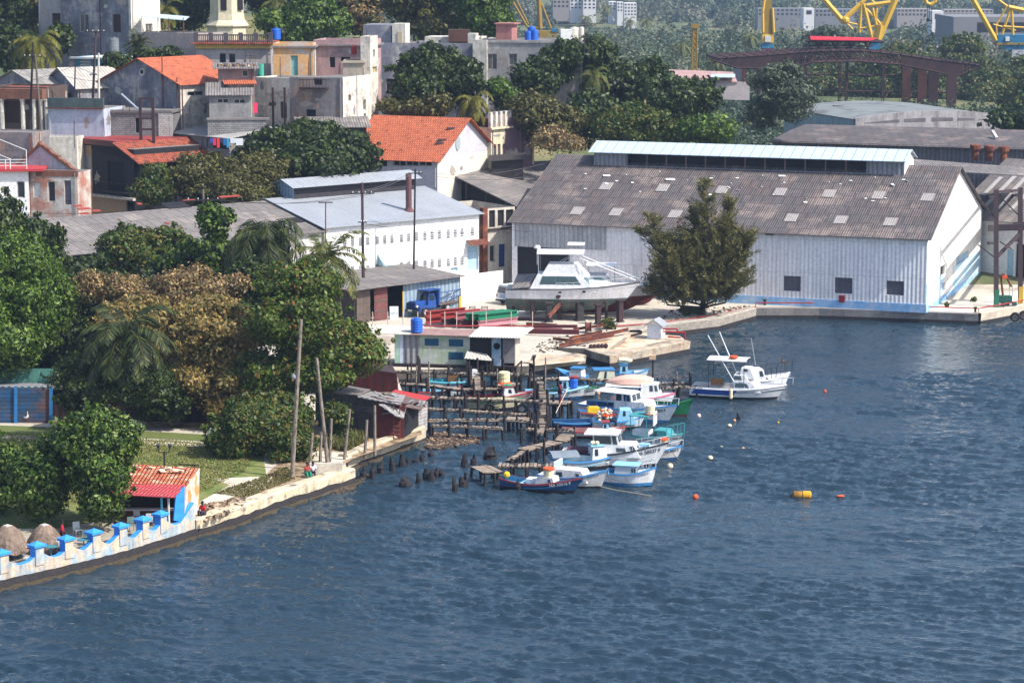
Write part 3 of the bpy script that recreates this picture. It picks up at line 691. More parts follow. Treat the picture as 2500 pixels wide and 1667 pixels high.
mb=MB().use(BCORR);wallp(mb,(a.x,y0+3,zb0-1),(0,-1,0),3,zt-zb0+1);mb.face((a.x,y0+3,zt),(a.x,y0,zt),(a.x,y0+1.5,zt+.5));wallp(mb,(b.x,y0,zb0-1),(0,1,0),3,zt-zb0+1)
mb.use(LOUV);wallp(mb,(a.x,y0,zb0-1),(1,0,0),b.x-a.x,zt-zb0+1);vo=mb.build('ridge_vent',frw.root,local=True)
mb=MB().use(METAL_R);q=zt+.6;mb.slab((a.x-.6,y0-.6,zt-.15),(b.x+.6,y0-.6,zt-.15),(b.x+.6,y0+1.5,q),(a.x-.6,y0+1.5,q),.06)
mb.slab((b.x+.6,y0+3.6,zt-.15),(a.x-.6,y0+3.6,zt-.15),(a.x-.6,y0+1.5,q),(b.x+.6,y0+1.5,q),.06);mb.build('vent_roof',vo,local=True)
c=frw.pl(998,514,(0,0,HW+.1),(0,-2.1/9.5,1));zc_=frw.f(998,424,c.y).z
mb=MB().use(mat((104,70,72),(82,56,60)));mb.tube((c.x,c.y,c.z-.3),(c.x,c.y,zc_),.32,.32,10);mb.lathe((c.x,c.y,c.z-.2),[(.6,0),(.34,.5)],10);mb.build('chimney',frw.root,local=True)
mb=MB().use(mat((170,200,206),(150,184,192),s=1));p=frw.f(922,648);q=frw.f(952,616);mb.prism([(p.x,-.01,p.z),(p.x,-.01,q.z),(p.x,-1.0,p.z)],(1.6,0,0));mb.build('awning',frw.root,local=True)
mb=MB().use(RUST);p=frw.f(1143,590);mb.slab((p.x-.3,-1.1,p.z-.25),(p.x+2.2,-1.1,p.z-.25),(p.x+2.2,0,p.z+.15),(p.x-.3,0,p.z+.15),.06);mb.build('awning',frw.root,local=True)
frs=Fr('shed','long low shed with worn grey sheet roof left of the metal-roofed workshop','shed',Bc-dr*50,Bc-dr*20.6)
walls(frs,20,HW-.3,mat((214,210,206),(180,176,172),s=.5,c3=(84,78,76),st=.7),[(178,600,240,650,'dark'),(560,575,600,620,'dark')])
gable_x(frs,20,HW-.3,2.2,FIBRO2,WHT,over=.5,yr=9.5)
mb=MB().use(DARK);c=frs.pl(428,502,(0,0,HW-.2),(0,-2.2/9.5,1));s_=V((0,1,2.2/9.5)).normalized();nn_=V((0,-2.2/9.5,1)).normalized()
mb.obox(c-V((1.2,0,0))-s_*.8+nn_*.0,(2.6,0,0),s_*1.7,nn_*.05);mb.build('roof_hole',frs.root,local=True)
mb=MB().use(DARK);c=frs.pl(733,534,(0,0,HW-.2),(0,-2.2/9.5,1));mb.obox(c-V((1.4,0,0))-s_*1,(2.2,0,0),s_*1.4,nn_*.05);mb.build('roof_hole',frs.root,local=True)
for(x,y,w_)in[(190,503,.9),(205,510,1.4),(235,515,.9),(462,490,1.4),(560,480,2.5),(340,498,.5),(205,522,1.0),(408,545,.4)]:
 c=frs.pl(x,y,(0,0,HW-.2),(0,-2.2/9.5,1));mb=MB().use(mat((150,62,54),(120,52,48)));mb.obox(c-V((w_/2,0,0))-s_*.25,(w_,0,0),s_*.5,nn_*.04);mb.build('rusty_patch',frs.root,local=True)
a=W(1187,600,258.3);b=W(1257,600,260.4)
fru=Fr('workshop','narrow plastered two-storey workshop with wide dark upper windows and brick corner','workshop',(a.x,a.y,GZ),(b.x,b.y,GZ))
HU=fru.z(1220,507);walls(fru,8,HU,PLASTER,[(1194,513,1209,556,'dark'),(1215,512,1231,552,'dark'),(1235,511,1254,551,'dark'),(1196,598,1209,640,'louv'),(1218,595,1234,652,'blue')])
mb=MB().use(RUST);mb.box(-.6,-.3,0,0,.3,HU+.1);mb.build('brick_pier',fru.root,local=True)
mb=MB().use(RUSTD);mb.box(.1,-.25,HU-2.3,fru.L,-.0,HU-2.15);mb.build('sill',fru.root,local=True)
mb=MB().use(FIBRO2);P1,P2,P3,P4=W(1064,407,275),W(1345,392,290),W(1420,505,275),W(1267,507,262)
mb.slab(P4,P3,P2,P1,.12);Pl=W(930,450,283);mb.slab(P1,P2,V((P2.x-9,P2.y+9,Pl.z)),Pl,.12)
root=thing('open_hall','open dark timber hall with sagging grey roof beside the long workshop','hall',(P4.x-1,266,GZ));mb.build('roof',root)
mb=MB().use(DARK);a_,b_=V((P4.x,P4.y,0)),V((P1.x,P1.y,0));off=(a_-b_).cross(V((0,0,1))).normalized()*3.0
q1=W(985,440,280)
mb.prism([V((P4.x,P4.y,GZ))-off*.5,P4-off*.5-V((0,0,.2)),P1-off*.5-V((0,0,.3)),q1-off*.5,V((q1.x,q1.y,GZ))-off*.5],off*-.1);mb.build('shade_backing',root)  # near-black sheet behind the open gable, its inner shade put into the colour
for t in(.12,.38,.62,.85):
 p=P1.lerp(P4,t);mb=MB().use(WOODD);mb.tube((p.x,p.y,GZ),(p.x,p.y,p.z-.1),.14);mb.build('post',root)
a,b=GG(1110,743),GG(1228,727);mb=MB().use(WHT);d=(b-a);up=V((0,0,2.85));mb.obox(a,d,(0,.25,0),up)
solo(mb,'boundary_wall','white plastered yard wall behind the parked van','wall')
A=GG(866,790);B=GG(1124,757)
frt=Fr('truck_shed','sheet-roofed open shed with red plank doors behind the blue truck','shed',A,B)
HT=3.35;Lt=frt.L;x985=frt.f(985,760).x;x945=frt.f(945,765).x;x915=frt.f(913,770).x;x905=frt.f(905,780).x
mb=MB().use(BCORR);mb.box(x985,0,0,Lt,.08,HT);mb.box(Lt-.08,0,0,Lt,8,HT+.1);mb.use(WOODD);mb.box(0,8,0,Lt,8.1,HT+.3);mb.box(0,0,0,.1,8,HT+.1);mb.build('wall',frt.root,local=True)
for(p,q,mm)in((x915,x945,mat((130,66,66),(104,84,80),s=1.5,mix=.9,pat='plank',pp=.16,pq=5)),(.2,x905-.1,mat((96,84,78),(120,104,92),s=1.5,pat='plank',pp=.16,pq=5))):
 mb=MB().use(mm);mb.box(p,-.08,.05,q,0,HT-.2);mb.use(WOOD)
 for zz in(.9,1.9):mb.box(p,-.12,zz,q,-.08,zz+.1)
 mb.build('door',frt.root,local=True)
mb=MB().use(FIBRO2);mb.slab((-1.2,-.9,HT+.05),(Lt+.2,-.5,HT+.15),(Lt+.2,8.4,HT+.55),(-1.2,8.4,HT+.45),.08);mb.build('roof',frt.root,local=True)
mb=MB().use(mat((214,168,40)));mb.box(Lt-.25,-.14,0,Lt-.02,0,1.4);mb.build('yellow_post',frt.root,local=True)
mb=MB().use(mat((214,168,40)));mb.tube((x985-.15,-.1,.1),(x985-.15,-.1,2.6),.06);mb.build('yellow_pole',frt.root,local=True)
p=frt.w((x945+.7,-.2,0));mb=MB().use(mat((216,226,230),(190,204,210)));mb.cbox(p+V((0,0,.6)),.85,.6,1.2,.1)
mb.use(mat((120,128,134)));mb.cbox(p+V((0,-.31,.62)),.8,.02,.02,.1);solo(mb,'cabinet','dented pale metal cabinet standing beside the red plank door','cabinet')
# the town on the hill
TILE=mat((210,122,84),(184,100,70),s=.8,mix=.8,pat='tile',pp=.3,pq=.38,pc=(150,60,44),c4=(104,60,50),patch=.12,ps=1.8,bump=.04)
TILE_O=mat((196,104,76),(150,78,60),s=1.2,mix=.9,pat='tile',pp=.3,pq=.35,pc=(90,48,40),c4=(96,62,54),patch=.25,ps=1.6,bump=.05)
TILE_R=mat((168,58,56),(140,48,50),s=.8,mix=.7,rough=.7)
GP=mat((138,138,148),(98,98,110),s=.5,mix=.95,c3=(58,58,68),st=.8,c4=(176,170,166),patch=.3,ps=.4)
GP2=mat((150,150,160),(112,112,124),s=.4,mix=.9,c3=(70,70,80),st=.7,c4=(190,184,178),patch=.25,ps=.3)
GP3=mat((146,140,140),(104,100,104),s=.5,mix=.95,c3=(50,48,54),st=.8,c4=(168,140,122),patch=.35,ps=.35)
LP=mat((228,222,208),(192,186,176),s=.9,mix=.9,c3=(84,80,78),st=.75,c4=(150,144,136),patch=.15,ps=.6)
CREAM=mat((206,196,176),(186,176,162),s=.6,mix=.8,c3=(120,112,104),st=.5)
BLOCK=mat((150,148,148),(124,122,124),s=.8,mix=.8,pat='block',pp=.42,pq=.22,pc=(96,94,96),c3=(80,78,80),st=.5)
BLOCKW=mat((206,204,198),(180,178,172),s=.8,mix=.8,pat='block',pp=.42,pq=.22,pc=(150,148,144))
BRICK=mat((150,104,84),(124,84,70),s=1,mix=.8,pat='brick',pp=.26,pq=.09,pc=(150,136,124))
ORNG=mat((214,170,116),(196,146,92),s=.7,mix=.9,c4=(188,176,164),patch=.35,ps=.3,c3=(120,100,84),st=.4)
PINK=mat((186,152,150),(166,132,132),s=.7,mix=.9,c3=(90,80,84),st=.6,c4=(130,120,122),patch=.3)
WHITEP=mat((232,232,230),(214,212,210),s=.6,c3=(140,134,130),st=.3)
ROOFC=mat((128,122,118),(96,92,92),s=.8,mix=.9)
def house(name,label,pa,Ya,pb,Yb,top,base,D,wm,F_=(),R_=(),L_=(),roof='flat',rm=None,cat='house',par=.3,deep=3.0,**kw):
 a=W(pa,base,Ya);b=W(pb,base,Yb);zb=a.z-deep
 fr=Fr(name,label,cat,(a.x,a.y,zb),(b.x,b.y,zb));H=W(pa,top,Ya).z-zb
 fr.H=H;fr.D=D;walls(fr,D,H,wm,F_,R_,L_,**{k:v for k,v in kw.items()if k in('mR','dep')})
 if roof=='flat':flat_roof(fr,D,H,rm or ROOFC,wm,par,kw.get('cornice',0),kw.get('cm'))
 elif roof=='gx':gable_x(fr,D,H,kw['rise'],rm,wm,over=kw.get('over',.4),yr=kw.get('yr'))
 elif roof=='gy':gable_y(fr,D,H,kw['rise'],rm,wm,over=kw.get('over',.4),xr=kw.get('xr'))
 if H>4.5 and fr.L>2:weather(fr,H,D,len(label)*7+int(pa))
 if roof=='shed':
  mb=MB().use(rm);r=kw['rise'];o=kw.get('over',.4);mb.slab((-o,-o,H+.05),(fr.L+o,-o,H+.05),(fr.L+o,D+o,H+r),(-o,D+o,H+r),.08);mb.build('roof',fr.root,local=True)
 return fr
PATCH=[mat((190,184,176),(164,158,150),s=2),mat((140,134,134),(116,112,114),s=2),mat((168,156,146),(144,132,122),s=2)]
def weather(fr,H,D,seed):
 """fallen plaster, mended patches and drainpipes on the two walls that face the water"""
 rnd=random.Random(seed)
 for wall,(Wd,ops)in enumerate(((fr.L,fr.ops[0]),(D,fr.ops[1]))):
  z0=3.2;area=Wd*max(0,H-z0)
  if area<10:continue
  P=(lambda u,v,o:(u,-o,v))if wall==0 else(lambda u,v,o:(fr.L+o,u,v))
  for k in range(min(9,int(area/8)+1)):
   w,h=rnd.uniform(.25,1.3),rnd.uniform(.2,1.1);u,v=rnd.uniform(.3,Wd-.3),rnd.uniform(z0,H-.3)
   if u-w<.05 or u+w>Wd-.05 or v-h<z0-.5 or v+h>H-.05 or any(q[0]-w<u<q[2]+w and q[1]-h<v<q[3]+h for q in ops):continue
   n=19;mb=MB().use(rnd.choice(PATCH));o=.006+.002*k;mb.face(*[P(u+w*cos(2*pi*i/n)*rnd.uniform(.4,1),v+h*sin(2*pi*i/n)*rnd.uniform(.4,1),o)for i in range(n)]);mb.build('plaster_patch',fr.root,local=True)
  for k in range(1+(area>60)):
   u=rnd.choice([.25,Wd-.25,Wd*rnd.uniform(.3,.7)])
   if any(q[0]-.15<u<q[2]+.15 for q in ops):continue
   mb=MB().use(rnd.choice([RUST,PATCH[1],PATCH[0]]));a,b=V(P(u,z0-1,.08)),V(P(u,H,.08));mb.tube(a,b,.05,n=5);mb.build('drainpipe',fr.root,local=True)
def tank(label,p,r,h,m,kind='barrel',cat='water tank',group=None):
 t=thing('water_tank',label,cat,p,0,group);mb=MB().use(m)
 pr=[(r*.96,0),(r,.05)]
 for i in range(4):z=h*(.12+.2*i);pr+=[(r,z),(r*.97,z+.03),(r*.97,z+.07),(r,z+.1)]
 pr+=[(r,h*.9),(r*.93,h)]
 mb.lathe((0,0,0),pr,14);mb.build('body',t,local=True,smooth=False)
 mb=MB().use(m);mb.lathe((0,0,h),[(r*.5,0),(r*.5,.06),(r*.4,.1)],12);mb.build('lid',t,local=True);return t
BTANK=mat((34,98,200),(28,84,176),s=1,mix=.4,rough=.5)
v1=house('villa','tall grey stained villa at the hilltop with a bright white right-hand side',150,313,322,306,-30,117,5.2,GP,[(194,35,215,79,'bars'),(275,36,294,79,'door')],[(356,58,372,80,'bars')],par=0,mR=mat((226,220,208),(200,192,180),s=.6,c3=(110,100,92),st=.6))  # right wall's plaster is paled, sunlight put into its colour
mb=MB().use(LP);p=v1.f(320,60);mb.box(v1.L-.35,-.06,0,v1.L+.04,-.003,v1.H);mb.build('corner_pilaster',v1.root,local=True)
house('house','pale grey house end with a shuttered window, partly behind the yellow palm',96,316,166,314,-30,110,4,mat((168,164,164),(140,138,142),s=.6,c3=(96,94,100),st=.5),[(128,33,147,77,'door')],par=0)
fr=house('terrace_house','beige terrace wall below the tall villa with white capping',335,302,484,298,82,150,6,mat((170,158,148),(146,136,132),s=.6,mix=.9,c3=(104,98,104),st=.6),par=.15)
mb=MB().use(METAL_W);a,b=W(342,40,303),W(452,49,303);mb.slab(a,b,b+V((0,4,.3)),a+V((0,4,.3)),.08)
rt=thing('terrace_canopy','thin pale metal canopy on red posts above the beige terrace','canopy',(a.x,303,fr.w((0,0,fr.H)).z));mb.build('roof',rt)
zt=fr.w((0,0,fr.H)).z
for x in(346,386,412,448):
 p=W(x,60,303.2);mb=MB().use(RUST if x>386 else LP);mb.tube((p.x,p.y,zt),(p.x,p.y,W(x,44,303.2).z),.07);mb.build('post',rt)
house('house','small turquoise house with white roller shutter above the grey roofs',186,292,268,290,139,215,7,mat((74,140,160),(64,124,146),s=.8),[(197,146,222,186,'vent')],par=.02,cornice=.5,cm=WHITEP,rm=WHITEP)
house('house','low grey house with long white roof edge behind the street poles',268,294,400,292,140,200,6,GP3,par=.02,cornice=.4,cm=WHITEP)
tank('dull grey barrel tank on the roof below the tall villa',W(278,128,299),.65,1.7,mat((116,122,126),(96,100,104)))
sh1=house('shed','low shed with rumpled light grey sheet roof at the left edge of the town',-40,287,120,277,214,250,9,GP,roof='gy',rm=mat((170,166,160),(130,126,122),s=.8,mix=.9,c3=(96,92,88),st=.6,pat='corr',pp=.4,pq=2,pc=(110,106,102)),rise=2.2)
sh2=house('shed','grey gabled shed with pale ribbed roof beneath the turquoise house',110,285,190,277,205,250,6,GP,roof='gy',rm=mat((196,190,180),(160,154,146),s=.8,mix=.9,c3=(110,104,98),st=.6,pat='corr',pp=.4,pq=0,pc=(130,124,118)),rise=2.0)
g1=house('house','grey gable-ended house with bright orange tiled roof and round vent',250,279.5,442,272,196,312,9.5,GP,R_=[(458,222,498,236,'glass'),(462,258,465,290,'dark')],roof='gy',rm=TILE,rise=2.6,over=.45,mR=LP)  # grey gable, pale right wall: shade and sunlight put into the plasters
mb=MB().use(LP);p=g1.f(348,176);mb.lathe((0,0,0),[(.42,0),(.42,.12),(.26,.12)],12);R=Matrix.Rotation(pi/2,4,'X');mb.v=[R@q+V((p.x,0,p.z))for q in mb.v]
vo=mb.build('round_vent',g1.root,local=True);mb=MB().use(DARK);mb.lathe((0,0,0),[(.25,0),(.25,.14)],12);mb.v=[R@q+V((p.x,0,p.z))for q in mb.v];mb.build('opening',vo,local=True)
for x,y0_,y1_ in((398,140,262),(434,190,286)):
 a,b=g1.f(x,y1_,-.15),g1.f(x,y0_,-.15);mb=MB().use(RUST);mb.tube(a,(a.x,-.15,b.z),.07);mb.build('downpipe',g1.root,local=True)
c1=house('colonnaded_house','old brick-fronted house with a row of tall columns at the left edge',-25,273,116,271.5,216,318,6,mat((92,76,70),(70,60,58),s=1),[(6,248,46,300,'door'),(78,246,88,300,'door')],par=.2,rm=TILE_O)
mb=MB().use(BRICK);a=c1.f(-10,240);b=c1.f(116,217);mb.box(-.2,-1.2,a.z,c1.L,-.003,b.z);mb.build('entablature',c1.root,local=True)
for x in(4,55,83,100,113):
 p=c1.f(x,245,-.9);mb=MB().use(LP);mb.lathe((p.x,-.9,0),[(.3,0),(.25,.3),(.24,a.z-.3),(.36,a.z)],10);mb.build('column',c1.root,local=True)
w1=house('house','pale blue-white blank house wall with dark green parapet and red ledge',118,269,254,267.5,264,330,6,mat((190,198,212),(164,172,188),s=.6,mix=.8,c3=(110,116,128),st=.6),par=0)
mb=MB().use(mat((84,100,100),(60,72,74),s=1,mix=.9,c3=(40,50,52),st=.6));a=w1.f(118,262);b=w1.f(256,241);mb.box(0,-.05,a.z,w1.L,.3,b.z);mb.build('parapet',w1.root,local=True)
mb=MB().use(RUST);mb.box(-.1,-.3,a.z-.12,w1.L+.1,-.052,a.z);mb.build('ledge',w1.root,local=True)
c2=house('house','grey block house with white block corner beside the rusty steel frame',252,269.5,420,268.5,270,350,6,BLOCK,[(331,288,341,324,'dark'),(399,288,406,300,'teal'),(263,281,270,300,'bars')],par=.08,cornice=.15,cm=ROOFC)
mb=MB().use(BLOCKW);p=c2.f(388,330);mb.box(p.x,-.12,0,c2.L+.1,-.003,c2.H-.25);mb.build('block_corner',c2.root,local=True)
rt=thing('pipe_tower','tall rusty steel frame standing in front of the grey block house','steel frame',W(356,345,263))
zt0=W(345,239,263).z;zb=W(345,350,263).z-2
for x in(343,374):
 p=W(x,300,263);mb=MB().use(RUSTD);mb.box(p.x-.15,262.9,zb,p.x+.15,263.2,zt0);mb.build('post',rt)
for y in(241,290,316):
 p,q=W(343,y,263),W(374,y,263);mb=MB().use(RUSTD);mb.box(p.x,262.95,p.z-.1,q.x,263.1,p.z+.1);mb.build('crossbar',rt)
mb=MB().use(mat((140,150,160)));mb.tube(W(296,230,266.5),W(338,268,266),.12);mb.tube(W(336,268,266),W(340,266,266),.2)
solo(mb,'roof_pipe','thin pale pipe leaning on the roof of the grey block house','pipe')
bk=house('timber_house','dark timber house with red flat roof and worn tiled verandah roof',186,266,330,258.5,352,505,9.0,mat((58,54,58),(40,38,44),s=1.5,mix=.9,pat='plank',pp=.2,pq=6,pc=(24,22,26)),[(264,398,303,465,'dark'),(244,478,268,504,'dark'),(292,480,325,502,'dark')],[(345,400,365,465,'dark'),(380,400,400,465,'dark'),(420,400,440,470,'dark')],par=0,mR=DARK)
p=bk.f(227,467);mb=MB().use(mat((186,184,182),(150,146,144),s=.8,mix=.9,c4=(176,140,96),patch=.5,ps=.5,c3=(84,80,80),st=.6));mb.box(-.4,-.12,p.z,p.x,-.003,bk.H);mb.build('plaster_wall',bk.root,local=True)
p=bk.f(240,476);q=bk.f(303,500);mb=MB().use(mat((176,148,116),(150,140,132),s=1));mb.box(p.x-1.2,-.15,0,q.x+.6,-.003,p.z-.1);mb.build('ground_wall',bk.root,local=True)
mb=MB().use(LP);mb.box(-.3,-.7,p.z-.1,bk.L+.6,-.003,p.z+.12);mb.build('ledge',bk.root,local=True)
ze=bk.f(335,396).z;zr=bk.w((0,0,0)).z;Lb=bk.L;zi=ze+1.9
mb=MB().use(TILE_O);mb.slab((Lb+1.7,-.7,ze),(Lb+1.7,bk.D+2,ze),(Lb-2.8,bk.D+2,zi),(Lb-2.8,-.7,zi),.15);mb.build('verandah_roof',bk.root,local=True)
mb=MB().use(mat((146,58,56),(122,50,50),s=.5,mix=.8));mb.box(-5.5,-.3,zi-.1,Lb-2.8,bk.D+3,zi+.05);mb.build('roof',bk.root,local=True)
mb=MB().use(mat((120,70,60),(90,70,68)));mb.box(-5.6,-.5,zi-.45,Lb-2.7,-.31,zi+.15);mb.build('fascia',bk.root,local=True)
mb=MB().use(DARK);mb.prism([(.0,-.05,bk.H),(Lb+1.3,-.05,ze-.1),(Lb-2.8,-.05,zi-.1),(0,-.05,zi-.1)],(0,.1,0));mb.build('gable',bk.root,local=True)
for y in(0,2.9,5.8,8.7):
 mb=MB().use(WOODD);mb.tube((Lb+1.1,y,bk.f(300,470).z-.1),(Lb+1.1,y,ze+.1),.12);mb.build('post',bk.root,local=True)
mb=MB().use(WOODD);z_=bk.f(300,467).z
mb.box(0,-1.0,z_-.1,Lb+1.3,-.72,z_+.03);mb.box(.6,-.98,z_+.85,Lb,-.9,z_+.95)
for i in range(16):mb.box(.7+i*.45,-.97,z_,.74+i*.45,-.93,z_+.9)
mb.build('balcony_rail',bk.root,local=True)
ru=house('ruined_house','peeling roofless house front with three tall shuttered windows and brick showing',72,249.5,191,248.5,420,513,4,mat((206,200,190),(170,160,152),s=.8,mix=.9,c3=(96,88,84),st=.8,c4=(176,120,100),patch=.45,ps=.35),[(82,445,98,482,'white'),(117,443,134,493,'louv'),(158,441,173,500,'shut')],par=0)
mb=MB().use(BRICK);a=ru.f(72,430);mb.box(.8,-.05,a.z,ru.L,.25,ru.H+.2);mb.build('brick_course',ru.root,local=True)
gb=house('gabled_ruin','whitewashed triangular gable with crumbling brick edge behind the ruined front',32,254,186,251.5,416,440,.5,LP,roof=None)
p=gb.f(97,352);mb=MB().use(mat((176,178,186),(140,140,148),s=.8,c3=(80,78,84),st=.6));mb.prism([(0,0,gb.H),(gb.L,0,gb.H),(p.x,0,p.z)],(0,.4,0));mb.build('gable',gb.root,local=True)
mb=MB().use(BRICK)
for a,b in(((-.2,gb.H),(p.x,p.z+.1)),((p.x,p.z+.1),(gb.L+.2,gb.H))):
 for i in range(12):
  t0,t1=i/12,(i+1)/12;x0,x1=a[0]+(b[0]-a[0])*t0,a[0]+(b[0]-a[0])*t1;z0,z1=a[1]+(b[1]-a[1])*t0,a[1]+(b[1]-a[1])*t1
  mb.prism([(x0,-.12,z0-.3),(x1,-.12,z1-.3),(x1,-.12,z1+.1*(i%3)),(x0,-.12,z0+.12*(i%2))],(0,.6,0))
mb.build('brick_coping',gb.root,local=True)
wh=house('house','clean white house with red roof ledge and white railings at the left edge',-60,248.5,72,249,418,520,6,WHITEP,[(8,455,22,482,'bars'),(42,443,60,484,'glass')],par=0)
mb=MB().use(mat((170,56,60)));mb.box(-.2,-.5,wh.H-.05,wh.L+1.6,wh.D,wh.H+.2);mb.build('ledge',wh.root,local=True)
mb=MB().use(WHITEP);z0=wh.H+.2
xr=wh.f(66,410).x;xm=wh.f(26,410).x
for x in(.3,3.2,xm,xr):mb.tube((x,-.3,z0),(x,-.3,z0+1.0+(.9 if x==xr else 0)),.04)
for z in(.35,.65,.95):mb.tube((0,-.3,z0+z),(xr,-.3,z0+z),.03)
for i in range(2):mb.tube((xr-.0-i*1.6,-.3,z0+1.9-i*.9),(xr-4.5-i*1.6,3,z0+3.4-i*.9),.04)
mb.build('railing',wh.root,local=True)
house('house','blank dark grey rendered wall rising behind the white railings',-40,258,82,256.5,324,420,4,GP3,par=.1)
house('house','low grey-roofed house with striped red parapet behind the ruined gable',60,262,188,261.5,346,380,3.0,LP,par=.5)
ls=house('shed','low open shed with pale sheet roof and washing hung along it',424,270,560,262,325,375,6,mat((140,136,134),(110,106,106)),[(505,336,560,360,'dark')],roof='shed',rm=mat((178,176,172),(150,148,146),s=.6,c3=(110,100,96),st=.4,pat='corr',pp=.4,pq=0),rise=.9)
for i,(x,c)in enumerate([(512,(60,90,170)),(520,(220,60,110)),(529,(230,70,60)),(537,(60,60,90)),(545,(40,110,170)),(553,(70,150,190)),(562,(230,232,236)),(576,(236,238,240))]):
 p=W(x,338,260.6);mb=MB().use(mat(c,rough=.95));h=.5+.25*(i%3);mb.obox(p,(.3 if i<6 else .75,0,0),(0,.03,0),(0,.02,-h))
 solo(mb,'laundry',['blue','magenta','red','dark navy','mid blue','light blue','white','large white'][i]+' garment hanging on the line by the pale sheet roof','laundry','washing hung by the sheet-roofed shed')
m1=house('house','grey two-window house with corrugated roof and potted plants on its terrace',512,266,613,266.5,233,325,5,mat((150,148,148),(118,116,118),s=.8,mix=.9,c3=(70,68,72),st=.7),[(530,241,558,253,'glass'),(571,242,599,254,'glass')],roof='shed',rm=FIBRO2,rise=1.2)
mb=MB().use(ROOFC);p=m1.f(512,288);mb.box(-.3,-1.5,p.z-.2,m1.L+2.0,-.003,p.z);mb.build('terrace',m1.root,local=True)
mb=MB().use(BLOCK);mb.box(-.2,-1.4,0,m1.L+1.6,-1.1,p.z-.2);mb.build('lower_wall',m1.root,local=True)
mb=MB().use(mat((230,60,100)));q=m1.f(623,265,-.8);mb.box(q.x-.15,-.8,q.z-.5,q.x+.25,-.76,q.z+.6)
mb.v=[m1.w(v)for v in mb.v];solo(mb,'laundry','bright pink towel hanging above the potted plants on the terrace','laundry')
m2=house('house','small pinkish roof room with stones weighing down its sheet roof',534,271,622,271.5,168,230,5,mat((140,122,120),(110,98,100),s=.8,mix=.9),[(591,171,606,188,'glass')],roof='shed',rm=FIBRO2,rise=.4,over=.6)
mb=MB();rnd=random.Random(4)
for i in range(40):mb.use(rnd.choice([R1,R3,LP]));mb.cbox(m2.w((rnd.uniform(0,m2.L),rnd.uniform(0,4),m2.H+.3)),rnd.uniform(.15,.4),.2,.2,rnd.uniform(0,3))
tag(mb.build('roof_stones'),'stones and rubble lying on the sheet roof of the small roof room','stones',kind='stuff')
house('house','low tile-edged lean-to between the orange-roofed house and the ruin',556,269,618,269.5,206,232,3,GP3,roof='shed',rm=TILE,rise=.5)
ch=house('villa','cream villa with orange roof edge, dark balustrade and paired windows',480,291,662,291,118,215,8,mat((178,170,166),(156,150,150),s=.6,mix=.9,c3=(110,106,112),st=.6),[(535,130,552,162,'glass'),(558,131,575,158,'glass')],par=0)
mb=MB().use(mat((206,170,92),(180,146,84),s=1));mb.box(-.1,-.25,ch.H-.05,ch.L+.1,ch.D,ch.H+.5);mb.build('frieze',ch.root,local=True)
mb=MB().use(TILE_O);mb.box(-.6,-.7,ch.H+.5,ch.L+.3,ch.D,ch.H+.66);mb.build('cornice',ch.root,local=True)
mb=MB().use(mat((84,80,86),(60,58,64),s=1));mb.box(0,.1,ch.H+.7,ch.L,.3,ch.H+.85);mb.box(0,.1,ch.H+1.45,ch.L,.3,ch.H+1.6)
for i in range(6):x=ch.L*i/5;mb.box(x-.25,.0,ch.H+.66,x+.25,.4,ch.H+1.8)
for i in range(40):x=ch.L*i/40;mb.box(x,.15,ch.H+.8,x+.1,.25,ch.H+1.5)
mb.build('balustrade',ch.root,local=True)
tank('round blue plastic tank on the roof of the cream villa',W(674,97,292),.56,1.25,BTANK)
yb_=house('apartment_house','yellow ochre house front with teal door standing above the dark ruin wall',668,284,766,284,112,200,6,ORNG,[(710,136,727,192,'teal')],R_=[(772,138,780,200,'teal'),(785,142,792,175,'glass')],par=.25,mR=LP,cornice=.3,cm=GP3)
pk=house('apartment_house','faded pink recessed house back with dark parapet beside the tall thin tower wall',766,288,906,287,108,200,6,PINK,[(805,140,818,165,'dark'),(832,140,855,150,'dark')],par=.5,cornice=.35,cm=GP3)
tank('red oxide barrel tank high on the wall of the pink house',W(864,134,282.5),.33,1.0,mat((150,52,48)))
tank('pale cream barrel tank beside the red one on the pink house',W(893,130,282.5),.27,1.1,mat((190,182,168)))
tw=house('tower_house','tall narrow weathered house end with small window slots right of the ruin',905,281,924,285,96,300,1.1,LP,[(911,121,916,140,'dark'),(910,162,921,180,'yel')],par=.3)
hb=house('house','small flat-roofed room with arched recess on top of the ruin',838,280,888,280,150,200,4,mat((176,164,146),(150,140,130),s=.6,c3=(90,84,84),st=.6),[(886,166,890,196,'dark')],par=.1,cornice=.2)
rn=house('ruined_house','broad dark-stained ruin wall with black doorway and a small iron balcony',708,276,838,274.5,189,297,4,GP3,[(748,268,771,300,'dark'),(766,190,786,208,'dark')],par=.0)  # dark grey plaster carries the front's shadow in its colour
p=rn.f(772,215);mb=MB().use(RUSTD);mb.box(p.x-1.7,-1.0,p.z-.1,p.x+1.5,-.003,p.z+.08)
for i in range(9):mb.box(p.x-1.6+i*.38,-.98,p.z,p.x-1.56+i*.38,-.94,p.z+.95)
mb.box(p.x-1.7,-1.0,p.z+.93,p.x+1.5,-.94,p.z+1.0);mb.build('balcony',rn.root,local=True)
rl=house('ruined_house','pale streaked ruin block with narrow slot windows and rubble heaped at its foot',838,274.5,906,281,189,300,3,LP,[(851,231,857,247,'dark'),(887,243,894,270,'louv'),(888,277,894,298,'teal')],par=.0)  # sunlit side of the same ruin, light put into a paler plaster
lw=house('house','pale stained house wall with two dark iron posts left of the dark ruin',621,278,708,276,192,300,5,LP,[(655,250,663,260,'glass'),(668,250,673,260,'glass'),(684,248,692,290,'glass'),(695,250,700,290,'glass')],par=.15,mR=GP3)
